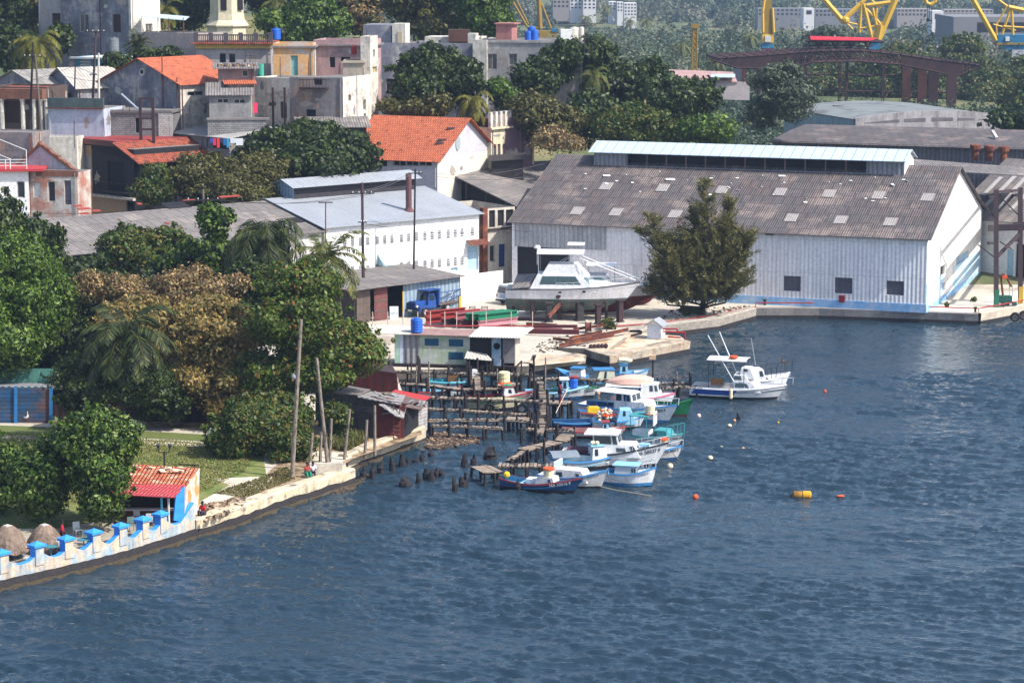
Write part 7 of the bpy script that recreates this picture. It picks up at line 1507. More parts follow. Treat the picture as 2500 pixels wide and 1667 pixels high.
mb=MB().use(mat((214,206,196),(190,170,150),s=1,mix=.9,c3=(170,96,56),st=.8));mb.box(Lk-.1,.1,0,Lk,Dk,Hk);mb.use(DARK);mb.box(0,Dk-.1,0,Lk-.1,Dk,Hk);mb.build('end_wall',fk.root,local=True)
for(a,b_,c,d)in[(1037,827,1071,843),(1096,829,1131,845),(1096,860,1131,877)]:
 p,q=fk.f(a,d),fk.f(c,b_);mb=MB().use(mat((26,84,116),(22,70,100),s=2));mb.box(p.x,-.03,p.z,q.x,-.003,q.z);mb.build('shutter',fk.root,local=True)
p,q=fk.f(1227,886),fk.f(1256,828);mb=MB().use(mat((170,164,166),(120,114,120),pat='block',pp=.22,pq=.11,pc=(30,30,34)));mb.box(p.x,.1,p.z,q.x,.2,q.z);mb.build('lattice_window',fk.root,local=True)
mb=MB().use(PBLK);c=fk.f(1213,845);mb.lathe((0,0,0),[(.3,0),(.3,.02),(.25,.02),(.25,0)],16);R=Matrix.Rotation(pi/2,3,'X');mb.v=[R@v+V((c.x,-.01,c.z))for v in mb.v];mb.build('ring',fk.root,local=True)
mb=MB().use(mat((206,202,192),(180,170,156),s=.8,c3=(130,90,70),st=.4));x=fk.f(1000,812).x;mb.slab((-3.4,-.4,Hk+.05),(x,-.4,Hk+.05),(x+.6,Dk+.6,Hk+.25),(-3.0,Dk+.6,Hk+.25),.06);mb.build('roof',fk.root,local=True)
mb=MB().use(mat((160,130,124),(130,104,100),s=.8,c3=(110,60,50),st=.6));x2=fk.f(1147,812).x;mb.slab((x,-.3,Hk+.02),(x2,-.3,Hk+.02),(x2,Dk,Hk+.12),(x,Dk,Hk+.12),.05);mb.build('roof',fk.root,local=True)
mb=MB().use(mat((214,212,204),(186,182,172),s=1,pat='corr',pp=.25,pq=0,pc=(186,182,174),bump=.02));mb.slab((x2,-.7,Hk+.02),(Lk+.5,-.7,Hk+.02),(Lk+1.2,Dk+.2,Hk+.4),(x2+.4,Dk+.2,Hk+.4),.05);mb.build('roof',fk.root,local=True)
mb=MB().use(RUSTD);mb.box(-.2,-.1,-.15,Lk+.1,Dk,0);mb.build('floor',fk.root,local=True)
for i in range(9):mb=MB().use(PILE);mb.tube((Lk*i/8,.1,-1.9),(Lk*i/8,.1,-.15),.12,n=6);mb.build('stilt',fk.root,local=True)
pw=fk.w((fk.f(1014,812).x,.6,Hk+.1));tank('bright blue barrel tank on the container shed roof',pw,.52,1.15,BTANK)
mb=MB();P1=fk.w((fk.f(1122,880).x,-1.6,0));rt=thing('tin_canopy','little patched tin canopy on posts in front of the container sheds','canopy',P1)
mb.use(mat((214,208,196),(170,164,154),s=1.2,pat='corr',pp=.3,pq=0));z_=W(1160,870,P1.y).z;a=W(1134,874,P1.y);c=W(1203,880,P1.y);mb.slab(a,c,c+V((-.5,1.2,.35)),a+V((.2,1.2,.45)),.05);mb.build('roof',rt)
for q in(a+V((.2,.1,0)),c+V((-.2,.1,0)),a+V((.3,1.1,.3)),c+V((-.5,1.1,.2))):mb=MB().use(POSTM);mb.tube((q.x,q.y,.5),q,.07,n=5);mb.build('post',rt)
mb=MB().use(mat((230,214,170),(206,190,150),s=2));p=G(1231,935,1.25);mb.lathe(p,[(.45,0),(.48,.05),(.45,.4),(.48,.45),(.45,.8),(.5,.85),(.42,.95)],12);mb.use(ORB);mb.lathe(p-V((0,0,.05)),[(.62,0),(.5,.18)],12);solo(mb,'barrel','cream ribbed barrel with orange foot on the pier landing','barrel')
rt=thing('railing','thin red pipe railing with pale posts behind the container roofs','railing',GG(1100,818));P=[GG(x,815-(x-900)*.0)for x in(910,947,984,1020,1051,1086,1115,1154,1187,1248,1300)]
for p in P:mb=MB().use(mat((190,170,160)));mb.tube(p+V((0,0,.0)),p+V((0,0,2.1)),.045,n=5);mb.build('post',rt)
mb=MB().use(mat((150,50,54)));mb.path([p+V((0,0,.75))for p in P],.07,5);mb.build('rail',rt)
A=GG(1580,827);B=GG(1613,829);fh=Fr('hut','tiny white hut with tin gable roof at the end of the pier','hut',A,B);Hh=fh.z(1590,792)
walls(fh,1.3,Hh,mat((214,220,232),(196,200,210),s=1,c4=(150,150,156),patch=.15),[],dep=.1,mR=WHITEP);gable_y(fh,1.3,Hh,.45,METAL_R,WHITEP,over=.25)
mb=MB().use(mat((150,30,44)));
for pts in([(1618,803,.0),(1653,803,.0),(1655,812,0)],[(1618,809,0),(1672,812,0),(1674,850,0)],[(1630,822,0),(1662,824,0)]):
 mb.path([W(x,y,224.0)for x,y,_ in pts],.08,6)
solo(mb,'pipe_railing','bent dark red pipes beside the tiny white hut','pipe')
mb=MB().use(mat((150,46,50)));mb.path([GG(*q)+V((0,0,.15))for q in((1443,799),(1500,800),(1583,794),(1670,784),(1750,772),(1800,760),(1845,752))],.07,5);solo(mb,'pipe','dark red pipe following the broken shore to the quay','pipe')
mb=MB().use(mat((160,50,50)));P=[GG(*q)+V((0,0,.45))for q in((1845,750),(2000,750),(2200,757),(2389,764))]+[GG(*q)+V((0,0,.45))for q in((2450,753),(2520,739))];mb.path(P,.06,5)
for q in along(P,6):mb.tube(q-V((0,0,.45)),q,.04,n=4)
solo(mb,'pipe','straight red pipe along the edge of the warehouse quay','pipe')
for i,(x,y)in enumerate([(2381,764),(1867,745),(2170,752)]):
 mb=MB().use(PBLK);p=GG(x,y);mb.lathe(p,[(.16,0),(.12,.08),(.12,.45),(.2,.5),(.18,.6)],10);solo(mb,'bollard',['black bollard at the quay corner','small black bollard at the left start of the quay','black bollard in front of the warehouse right window'][i],'bollard','bollards on the warehouse quay')
for i,(x,y)in enumerate([(2478,772),(2499,768)]):tyre(G(x,y,.55)+V((-.1,-.55,0)),.5,PBLK,['left','right'][i]+' black tyre hung on the sunlit quay face',group='tyres on the quay face')
rt=thing('steel_gantry','dark steel crane gantry standing between warehouse gable and quay edge','gantry',GG(2460,745));ST_=STEEL
p1,p2=GG(2432,750),GG(2491,742)
def beam(p,q,w,h,nm='beam',m=ST_):
 p,q=V(p),V(q);d=(q-p);s_=d.cross(V((0,0,1)));s_=s_.normalized()if s_.length>1e-3 else V((1,0,0));u=s_.cross(d).normalized();mb=MB().use(m);mb.obox(p-s_*w/2-u*h/2,d,s_*w,u*h);mb.build(nm,rt)
for p,yt in((p1,463),(p2,458)):
 t_=W(2432 if p is p1 else 2491,yt,p.y);beam(p,t_,.42,.42,'post');mb=MB().use(mat((40,110,84))if p is p1 else mat((200,160,60)));mb.cbox(p+V((0,0,.9)),.46,.46,1.8);mb.build('post_band',rt)
for(x0,y0_,x1,y1_,pp_,h)in[(2320,480,2432,481,p1,.3),(2322,556,2432,557,p1,.65),(2319,594,2430,594,p1,.28),(2377,475,2491,477,p2,.3),(2372,549,2491,550,p2,.65),(2375,587,2488,587,p2,.28)]:
 a=fr.w(fr.r(x0,y0_))+V((.1,0,0));c=W(x1,y1_,pp_.y);beam(a,c,.25,h)
beam(W(2432,556,p1.y),W(2600,552,p1.y-1),.25,.65);beam(W(2491,550,p2.y),W(2600,548,p2.y-.5),.25,.65);beam(W(2432,468,p1.y),W(2491,464,p2.y),.2,.2);beam(W(2436,625,p1.y),W(2490,570,p2.y),.25,.3,'brace')
for(a,c,pp_)in[((2388,598),(2430,630),p1),((2395,488),(2432,537),p1),((2445,484),(2487,526),p2),((2441,590),(2470,608),p2)]:beam(W(*a,pp_.y),W(*c,pp_.y),.12,.12,'brace')
mg=thing('machine','small rusty crane machine with orange arm on a green base beneath the gantry','machine',GG(2450,748));o=V(mg.location)
mb=MB().use(mat((36,90,80),(28,70,64),s=2));mb.cbox((.0,0,.75),1.5,1.0,.7);mb.cbox((.4,0,.3),1.7,.9,.3);mb.build('base',mg,local=True)
for x in(-.5,.6):wheel(mg,x,-.45,.3,.2)
mb=MB().use(RUST);mb.tube((-.1,0,1.1),(-.35,0,2.9),.12,.1);mb.path([(-.35,0,2.9),(-.1,0,3.3),(.35,0,2.7),(.75,0,2.0)],.14,6,.1);mb.use(ORB);mb.cbox((0,-.1,3.0),.5,.2,.3);mb.build('arm',mg,local=True)
mb=MB().use(PWS);mb.tube((.6,.1,1.0),(.55,.1,2.2),.05);mb.tube((.9,.1,1.0),(.85,.1,2.2),.05);mb.build('tubes',mg,local=True)
for i,(x,y,r,lab)in enumerate([(2170,750,.3,'tiny weed tuft'),(2230,752,.7,'bushy green weed'),(2205,753,.4,'low weed between tuft and bush'),(2312,750,.4,'dry yellow grass tuft by the gable door'),(2378,737,.4,'grass tuft right of the tall pale door')]):
 rng=np.random.RandomState(i);p=GG(x,y);C,A_,B_=crown_cloud([((0,0,r*.5),(r*.7,r*.5,r*.8))],.12,rng,1,.4,.6);ob=_link(bpy.data.objects.new('weed',quads_mesh('weed',C,A_,B_,leafmat('gm',PAL['gm']))));ob.location=p;tag(ob,lab+' growing at the foot of the warehouse wall','weed','weeds along the warehouse wall')
rng=np.random.RandomState(77)
for i,(x,y,r)in enumerate([(1483,803,.9),(1676,770,.8),(1702,768,.6)]):
 p=GG(x,y);C,A_,B_=crown_cloud([((0,0,r*.5),(r,r*.7,r*.6))],.14,rng,1,.5);ob=_link(bpy.data.objects.new('shrub',quads_mesh('shrub',C,A_,B_,leafmat('gm',PAL['gm']))));ob.location=p;tag(ob,['low leafy bush on the yard edge by the winch drum','left yellowish bush under the casuarina','right yellowish bush beside the casuarina trunk'][i],'shrub')
 # shore furniture, left
def pole(label,a,c,Y0=None,r=.13,m=LOG,name='pole',cat='pole',group=None,z=GZ,arms=(),n=8):
 p=G(a[0],a[1],z)if Y0 is None else W(a[0],a[1],Y0);q=W(c[0],c[1],p.y);root=thing(name,label,cat,p,0,group);mb=MB().use(m);mb.tube(p-V((0,0,.4)),q,r,r*.75,n);mb.build('shaft',root)
 for(y,w_,tilt)in arms:
  t=(y-c[1])/(a[1]-c[1]);o=q.lerp(p,t);mb=MB().use(POSTM);mb.obox(o+V((-w_/2,-.2,-.05-tilt)),(w_,0,2*tilt),(0,.1,0),(0,0,.1));ca=mb.build('crossarm',root)
  for i in range(4):x=-w_/2+w_*(i+.5)/4;mb=MB().use(PWS);mb.lathe(o+V((x,-.15,.05)),[(.04,0),(.06,.08),(.03,.16)],6);mb.build('insulator',ca)
 return root,p,q
pole('tall weathered wooden pole rising in front of the almond tree',(712,1166),(735,780),r=.16,n=10)
rt=thing('street_lamp','grey curved street lamp fixed against the tall wooden pole','street lamp',GG(716,1163));mb=MB().use(mat((140,146,156),rough=.5));yy=GG(716,1163).y-.35
mb.path([W(722,1040,yy),W(727,960,yy),W(727,925,yy),W(722,913,yy),W(715,913,yy)],.06,6);mb.build('arm',rt);mb=MB().use(mat((150,154,160),rough=.5));mb.ball(W(719,920,yy),(.2,.16,.2),8);mb.build('lamp_head',rt)
pole('grey leaning pole crossing behind the seated children',(803,1154),(773,874),r=.14)
for i,(a,c,lab)in enumerate([((754,1142),(763,1057),'short crooked post left of the leaning pole'),((781,1134),(784,1055),'short straight post just left of the leaning pole'),((804,1129),(809,1022),'post standing right against the leaning pole'),((839,1122),(854,999),'tilted grey post with the small shrub'),((890,1106),(896,1025),'short post before the shack door'),((915,1099),(915,990),'straight grey post at the shack corner')]):
 pole(lab,a,c,r=.12,name='post',cat='post',group='leaning posts on the shore')
rt=thing('shack','collapsing dark timber shack with slipped grey sheet roof at the sea wall','shack',GG(940,1070));yb_=GG(916,1070).y
def quadw(nm,pts,m,t=.08,par=None):
 P=[W(*q)for q in pts];n_=(P[1]-P[0]).cross(P[2]-P[0]).normalized();mb=MB().use(m)
 if n_.y>0:n_=-n_
 mb.prism([p-n_*t for p in P],n_*t);return mb.build(nm,par or rt)
WG=mat((92,90,96),(60,58,64),s=2,mix=.9,pat='plank',pp=4,pq=.25,pc=(28,26,30));SHG=mat((158,156,156),(120,116,116),s=1.2,mix=.9,pat='corr',pp=.4,pq=0);DR=mat((96,40,40),(66,32,36),s=1.5,mix=.9)
quadw('wall',[(856,1068,yb_+1),(917,1068,yb_+.2),(917,968,yb_+.2),(856,966,yb_+1)],WG);quadw('wall',[(917,1072,yb_),(985,1072,yb_),(990,985,yb_),(917,972,yb_)],DR);quadw('wall',[(985,1072,yb_+.1),(1026,1056,yb_+4),(1026,985,yb_+4),(985,985,yb_+.1)],DARK)
quadw('wall',[(1022,1058,yb_+3.5),(1043,1050,yb_+4.5),(1044,980,yb_+4.5),(1022,984,yb_+3.5)],mat((190,186,184),(120,116,118),s=2,mix=.9,pat='plank',pp=4,pq=.25,pc=(50,48,50)));quadw('door',[(874,1060,yb_+.5),(904,1062,yb_+.2),(904,1012,yb_+.2),(874,1008,yb_+.5)],mat((66,60,60),(44,40,42)))
quadw('wall',[(770,1062,yb_+5),(858,1066,yb_+1.1),(858,964,yb_+1.1),(770,955,yb_+5)],mat((120,132,138),(64,70,80),s=1,mix=.9,pat='corr',pp=.5,pq=0))
quadw('roof',[(758,957,yb_+2),(873,966,yb_-.3),(905,953,yb_+4),(787,933,yb_+8)],mat((130,124,120),(96,90,88),s=1.4,mix=.9));quadw('roof',[(873,967,yb_-.4),(979,987,yb_-.4),(990,964,yb_+3.5),(905,955,yb_+4)],SHG)
quadw('fallen_roof',[(925,986,yb_-.6),(966,1014,yb_-1),(986,1020,yb_-.6),(994,985,yb_+1)],SHG);quadw('roof',[(975,990,yb_-.3),(1030,1000,yb_+2),(1044,980,yb_+4.5),(990,966,yb_+3.5)],mat((110,90,84),(70,60,60),s=2,mix=.9));quadw('red_sheet',[(945,966,yb_+4),(1030,985,yb_+4),(1052,970,yb_+8),(965,953,yb_+9)],mat((176,54,54),(150,46,48),s=1))
rnd=random.Random(8)
for i in range(16):
 p=W(rnd.uniform(915,1035),rnd.uniform(960,1010),yb_+rnd.uniform(-.6,3));mb=MB().use(rnd.choice([SHG,WG,LOG,DR]));mb.cbox(p,rnd.uniform(.5,1.6),rnd.uniform(.1,.5),.05,rnd.uniform(0,3),rnd.uniform(-.5,.5),rnd.uniform(-.5,.5));mb.build('broken_board',rt)
rt=thing('ladder','thin rusty ladder leaning against the front of the collapsing shack','ladder',GG(968,1072));mb=MB().use(RUST)
for x in(961,976):mb.tube(W(x,1076,yb_-.5),W(x,990,yb_-.4),.04,n=5)
for i in range(7):mb.tube(W(961,1070-i*10,yb_-.5),W(976,1070-i*10,yb_-.5),.03,n=4)
mb.build('frame',rt)
rt=thing('shed','dark red sheet-metal shed wall behind the shack, under the almond tree','shed',GG(930,960));y_=GG(930,962).y
quadw('wall',[(770,990,y_),(975,990,y_-3),(968,912,y_-3),(770,885,y_)],mat((110,44,46),(80,36,40),s=.8,mix=.9,pat='corr',pp=.8,pq=0));quadw('roof',[(765,886,y_-.2),(968,913,y_-3.2),(958,895,y_+3),(770,868,y_+5)],RUSTD)
rt=thing('fence','weathered blue painted board fence under the tall tree at the left edge','fence',GG(60,1030));y_=GG(60,1032).y
quadw('board_panel',[(-60,1032,y_),(128,1032,y_),(128,948,y_),(-60,946,y_)],mat((30,84,130),(70,76,84),s=1.2,mix=.95,pat='plank',pp=3,pq=.3,pc=(20,40,60),c4=(110,80,70),patch=.35))
for x in(-20,38,124):quadw('post',[(x-4,1033,y_-.15),(x+4,1033,y_-.15),(x+4,944,y_-.15),(x-4,944,y_-.15)],mat((50,120,176),(40,96,150)))
rt=thing('shed','pale teal wall top seen over the blue board fence','shed',GG(50,1028));quadw('wall',[(-60,1000,y_+4),(140,1000,y_+4),(140,900,y_+4),(-60,900,y_+4)],mat((90,150,136),(70,110,104),s=1,mix=.9,c3=(60,70,70),st=.6));quadw('roof',[(-60,944,y_+.2),(130,946,y_+.2),(130,938,y_+3.8),(-60,936,y_+3.8)],GCORR)
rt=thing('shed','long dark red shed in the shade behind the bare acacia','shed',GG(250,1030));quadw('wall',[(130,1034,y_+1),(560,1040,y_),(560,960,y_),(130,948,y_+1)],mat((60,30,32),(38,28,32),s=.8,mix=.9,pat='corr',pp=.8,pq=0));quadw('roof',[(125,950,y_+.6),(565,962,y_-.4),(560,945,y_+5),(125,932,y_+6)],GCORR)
rt=thing('shed','rusty-roofed plank shed between the orange tree and the sea grape bush','shed',GG(600,1040));quadw('wall',[(505,1044,y_-2),(690,1050,y_-3),(690,968,y_-3),(505,962,y_-2)],mat((110,96,92),(70,60,60),s=1,pat='plank',pp=.3,pq=5));quadw('roof',[(500,966,y_-2.4),(695,972,y_-3.4),(690,952,y_+2),(505,945,y_+2)],mat((170,140,130),(130,100,92),s=1.2,mix=.9,pat='corr',pp=.4,pq=0))
mb=MB().use(WHITEP);p=W(310,1042,176);mb.cbox(p,2.0,1.3,.22);mb.cbox(p-V((0,0,.6)),.4,.4,1.2);solo(mb,'table','white concrete table slab standing on the lawn edge','table')
rt=thing('garden_lamp','black twin-headed garden lamp post behind the tiled kiosk','street lamp',G(401,1175,GZ));o=V(rt.location);t_=W(401,1104,o.y);mb=MB().use(PBLK);mb.tube(o,t_,.06,n=6)
mb.path([t_+V((-.4,0,.3)),t_+V((-.3,0,0)),t_,t_+V((.3,0,0)),t_+V((.4,0,.3))],.035,5);mb.build('post',rt)
for sx in(-.4,.4):mb=MB().use(mat((60,64,72)));mb.lathe(t_+V((sx,0,.3)),[(.08,0),(.16,.22),(.05,.3)],6);mb.build('lantern',rt)
def bench(label,p,az,m=WHITEP):
 b_=thing('park_bench',label,'bench',p,az);
 mb=MB().use(m);mb.box(-.7,-.25,.42,.7,.2,.47);mb.build('seat',b_,local=True);mb=MB().use(m);mb.box(-.7,.2,.5,.7,.25,.95);mb.build('backrest',b_,local=True)
 for x in(-.6,.6):mb=MB().use(m);mb.box(x-.04,-.2,0,x+.04,.2,.42);mb.build('leg',b_,local=True)
bench('white park bench half hidden by the sea grape bush',G(514,1080,GZ),radians(-60))
rt=thing('kiosk','small open kiosk with broken orange tile roof and faded red lower roof','kiosk',GG(400,1270));TK=mat((216,120,78),(176,84,56),s=1.5,mix=.9,pat='tile',pp=.25,pq=.3,pc=(110,50,40),c4=(232,196,160),patch=.3,ps=1.2,bump=.05)
quadw('tile_roof',[(255,1176,152),(452,1186,150.4),(486,1142,155.6),(290,1130,157)],TK,.12);quadw('lower_roof',[(235,1204,150.5),(424,1214,148.8),(452,1184,150.5),(255,1175,152.2)],mat((208,92,96),(190,78,84),s=1,pat='tile',pp=.25,pq=.3,pc=(160,60,66)),.06)
quadw('end_wall',[(451,1294,150.2),(486,1280,154.5),(487,1143,155.6),(451,1188,150.3)],mat((224,220,212),(206,202,194),s=.8,mix=.8,c4=(196,140,84),patch=.62,ps=.55),.2)
quadw('blue_pier',[(424,1270,149.6),(450,1272,150),(451,1188,150),(430,1205,149.6)],BLUE,.15);quadw('back_wall',[(255,1260,154),(450,1262,153),(450,1180,153),(255,1180,154)],mat((64,44,40),(48,36,36)),.1)
quadw('counter',[(280,1278,151.6),(446,1270,150.6),(446,1243,150.6),(280,1243,151.6)],mat((110,66,52),(84,50,44),s=1.5),.1);quadw('counter_top',[(278,1246,151.2),(430,1246,150),(430,1241,150.6),(278,1241,151.8)],WHITEP,.06)
for x in(395,412):p=W(x,1250,149.4);mb=MB().use(mat((80,176,200))if x==395 else LP);mb.tube((p.x,149.4,GZ),(p.x,149.4,W(x,1207,149.4).z),.07);mb.build('post',rt)
rnd=random.Random(6)
for i in range(16):
 u,v=rnd.random(),rnd.random();P=[W(*q)for q in[(300,1140,156),(480,1148,155),(460,1165,152.5),(290,1158,154.6)]];q=P[0].lerp(P[1],u).lerp(P[3].lerp(P[2],u),v*.6);mb=MB().use(rnd.choice([TK,CRM,mat((226,200,170))]));mb.cbox(q+V((0,0,.15)),rnd.uniform(.25,.8),rnd.uniform(.15,.35),.06,rnd.uniform(0,3),.3,.2);mb.build('loose_tile',rt)
mb=MB().use(POSTM);mb.tube(W(436,1133,157),W(486,1135,156),.04);mb.build('ridge_pole',rt)
TH=mat((146,126,110),(104,88,78),s=4,mix=.9,c3=(70,58,52),st=.6,bump=.08)
for i,(x,y0_,y1_,r)in enumerate([(20,1281,1345,1.15),(110,1279,1342,1.12)]):
 yy=141.5+i*1.6;c=W(x,y1_-6,yy);t_=W(x,y0_,yy);root=thing('thatched_parasol',['left thatched parasol, cut by the picture edge','right thatched parasol, next to the man in red'][i],'parasol',(c.x,c.y,GZ),0,'thatched parasols on the cafe terrace')
 mb=MB().use(TH);h=t_.z-c.z;n=30;rnd=random.Random(i);prof=[(r*1.02,-.12),(r,.0),(r*.9,h*.35),(r*.62,h*.72),(r*.3,h*.95),(.06,h)];vs=[];fs=[]
 for j,(rr,z)in enumerate(prof):
  for k in range(n):a=2*pi*k/n;q=rnd.uniform(.94,1.06);vs.append((c.x+rr*q*cos(a),c.y+rr*q*sin(a),c.z+z+(rnd.uniform(-.1,.03)if j<2 else 0)))
 for j in range(len(prof)-1):
  for k in range(n):fs.append((j*n+k,j*n+(k+1)%n,(j+1)*n+(k+1)%n,(j+1)*n+k))
 mb.idx(vs,fs)
 for k in range(260):
  a=rnd.uniform(0,2*pi);t=rnd.random();rr=r*(.45+.58*t);z=h*(.85*(1-t**1.6));p=V((c.x+rr*cos(a),c.y+rr*sin(a),c.z+z));e=V((cos(a)*.16,sin(a)*.16,-.22));s_=V((-sin(a),cos(a),0))*.035;mb.face(p-s_,p+s_,p+e)
 mb.build('thatch',root);mb=MB().use(mat((196,186,176)));mb.lathe((c.x,c.y,c.z+h-.08),[(.3,0),(.26,.06),(.02,.13)],4);mb.build('cap',root);mb=MB().use(POSTM);mb.tube((c.x,c.y,GZ),(c.x,c.y,c.z+h*.8),.07);mb.build('pole',root)
def chair(label,p,az,m,group='terrace chairs'):
 c=thing('chair',label,'chair',p,az,group);mb=MB().use(m);mb.box(-.22,-.22,.43,.22,.22,.47);mb.build('seat',c,local=True);mb=MB().use(m);mb.box(-.22,.19,.5,.22,.23,.92);mb.build('backrest',c,local=True)
 for x in(-.2,.2):
  for y in(-.2,.2):mb=MB().use(m);mb.tube((x,y,0),(x,y,.45),.02,n=5);mb.build('leg',c,local=True)
def tabl(label,p,m,r=.4):
 c=thing('table',label,'table',p,0);mb=MB().use(m);mb.lathe((0,0,.7),[(r,0),(r,.04)],14);mb.build('tabletop',c,local=True);mb=MB().use(m);mb.tube((0,0,0),(0,0,.7),.04);mb.lathe((0,0,0),[(.22,0),(.05,.05)],8);mb.build('pedestal',c,local=True)
MT=mat((180,186,190),rough=.4);GC=mat((96,120,116),(70,92,90),s=4)
for i,(x,y,az,m,lab)in enumerate([(45,1365,.4,GC,'patterned chair between the two parasols'),(20,1368,-.5,GC,'green chair under the left parasol'),(148,1352,.3,MT,'metal chair behind the second blue pillar'),(160,1348,2.0,GC,'patterned chair right of the metal one'),(212,1330,.2,GC,'chair half hidden by the third pillar'),(322,1298,.5,GC,'green cane chair left of the kiosk posts'),(366,1290,.2,MT,'silver chair in front of the kiosk counter'),(330,1280,-.4,MT,'silver chair by the kiosk wall'),(190,1310,.6,MT,'chair in the shade behind the round tree trunk')]):
 chair(lab,G(x,y,GZ+.02),az,m)
for(x,y,lab)in[(62,1360,'small round table under the parasols'),(205,1345,'round table behind the third blue pillar'),(125,1362,'low blue-green table beside the parasol')]:tabl(lab,G(x,y,GZ+.02),MT if 'small' in lab else mat((60,120,130)))
def skin_mesh(name,J,E,R_,m,parent,sub=1):
 me=bpy.data.meshes.new(name);me.from_pydata([tuple(J[k])for k in J],[(list(J).index(a),list(J).index(b_))for a,b_ in E],[]);o=bpy.data.objects.new(name,me);COL.objects.link(o)
 md=o.modifiers.new('s','SKIN');md.use_smooth_shade=True;sv=me.skin_vertices[0]if me.skin_vertices else None
 if sv is None:me.skin_vertices
 for i,k in enumerate(J):me.skin_vertices[0].data[i].radius=(R_.get(k,.03),)*2
 me.skin_vertices[0].data[0].use_root=True
 if sub:s2=o.modifiers.new('u','SUBSURF');s2.levels=sub;s2.render_levels=sub
 dg=bpy.context.evaluated_depsgraph_get();m2=bpy.data.meshes.new_from_object(o.evaluated_get(dg));bpy.data.objects.remove(o);m2.materials.clear();m2.materials.append(m)
 return _link(bpy.data.objects.new(name,m2),parent)
def person(label,p,az,pose,skin,top,bottom,hair=(20,16,16),sc=1.0,group=None):
 root=thing('person',label,'person',p,az,group);root.scale=(sc,)*3;SK=mat(skin,rough=.6)
 J={'pelvis':(0,0,.95),'waist':(0,0,1.08),'chest':(0,.0,1.3),'neck':(0,0,1.47),'chin':(0,-.02,1.55),'head':(0,-.02,1.64),'crown':(0,0,1.73)}
 for s_,n in((-1,'l'),(1,'r')):J.update({n+'hip':(s_*.09,0,.92),n+'knee':(s_*.1,0,.5),n+'ank':(s_*.1,.02,.08),n+'toe':(s_*.11,-.14,.04),n+'sho':(s_*.19,0,1.42),n+'elb':(s_*.24,.02,1.13),n+'wri':(s_*.26,-.05,.88),n+'palm':(s_*.26,-.07,.81)})
 J.update(pose)
 for n in 'lr':
  pm,wr=V(J[n+'palm']),V(J[n+'wri']);d=(pm-wr).normalized();sd=d.cross(V((0,1,.1))).normalized()
  for i,ln in enumerate((.07,.08,.085,.078,.06)):
   b_=pm+sd*(-.035+.0175*i)*1.0;J[n+'f%d'%i]=tuple(b_+d*ln*(.6 if i else .45)+(sd*-.03 if i==0 else V((0,-.01,0))))
 R_={'pelvis':.13,'waist':.12,'chest':.14,'neck':.055,'chin':.07,'head':.095,'crown':.07}
 for n in 'lr':R_.update({n+'hip':.09,n+'knee':.06,n+'ank':.04,n+'toe':.035,n+'sho':.06,n+'elb':.042,n+'wri':.028,n+'palm':.032});R_.update({n+'f%d'%i:.009 for i in range(5)})
 E=[('pelvis','waist'),('waist','chest'),('chest','neck'),('neck','chin'),('chin','head'),('head','crown')]
 for n in 'lr':E+=[('pelvis',n+'hip'),(n+'hip',n+'knee'),(n+'knee',n+'ank'),(n+'ank',n+'toe'),('chest',n+'sho'),(n+'sho',n+'elb'),(n+'elb',n+'wri'),(n+'wri',n+'palm')]+[(n+'palm',n+'f%d'%i)for i in range(5)]
 body=skin_mesh('body',J,E,R_,SK,root)
 def cloth(nm,keys,edges,add,c):
  JJ={k:J[k]for k in keys};skin_mesh(nm,JJ,edges,{k:R_[k]+add for k in keys},mat(c,rough=.9),root)
 if top:cloth('shirt',['pelvis','waist','chest','lsho','rsho','lelb','relb'],[('pelvis','waist'),('waist','chest'),('chest','lsho'),('chest','rsho'),('lsho','lelb'),('rsho','relb')],.022,top)
 if bottom:cloth('trousers',['pelvis','lhip','rhip','lknee','rknee','lank','rank'],[('pelvis','lhip'),('pelvis','rhip'),('lhip','lknee'),('rhip','rknee'),('lknee','lank'),('rknee','rank')],.02,bottom)
 hd=V(J['head']);mb=MB().use(mat(hair));mb.ball(hd+V((0,.025,.05)),(.105,.11,.1),10);mb.build('hair',root,local=True,smooth=True)
 for sx in(-.035,.035):mb=MB().use(PBLK);mb.ball(hd+V((sx,-.088,.0)),.013,6);mb.build('eye',root,local=True)
 mb=MB().use(SK);mb.ball(hd+V((0,-.1,-.025)),(.014,.02,.022),6);mb.build('nose',root,local=True)
 mb=MB().use(mat((120,50,50)));mb.cbox(hd+V((0,-.085,-.065)),.045,.012,.012);mb.build('mouth',root,local=True)
 for sx in(-.1,.1):mb=MB().use(SK);mb.ball(hd+V((sx,0,-.01)),(.012,.02,.03),6);mb.build('ear',root,local=True)
 return root
mp=G(1367,986,1.2)
person('man in purple-red shirt and dark trousers standing on the pier holding a long pole',(mp.x,mp.y,1.2),radians(75),{'head':(0,-.1,1.6),'chin':(0,-.09,1.52),'crown':(0,-.07,1.7),'chest':(0,-.03,1.28),'lelb':(-.24,-.12,1.12),'lwri':(-.12,-.36,1.05),'lpalm':(-.08,-.42,1.02),'relb':(.24,-.1,1.12),'rwri':(.1,-.34,.92),'rpalm':(.06,-.42,.9)},(70,48,42),(110,34,64),(84,28,44),sc=1.06)
mb=MB().use(mat((226,190,160)));mb.tube(V((mp.x+.62,mp.y-.1,2.5)),G(1357,1008,.9),.025,n=5);solo(mb,'boat_pole','long pale pole held by the man in purple','pole')
c1_=G(750,1158,1.2);sit={'pelvis':(0,0,.12),'waist':(0,0,.26),'chest':(0,-.02,.48),'neck':(0,-.03,.64),'chin':(0,-.06,.72),'head':(0,-.07,.81),'crown':(0,-.05,.9)}
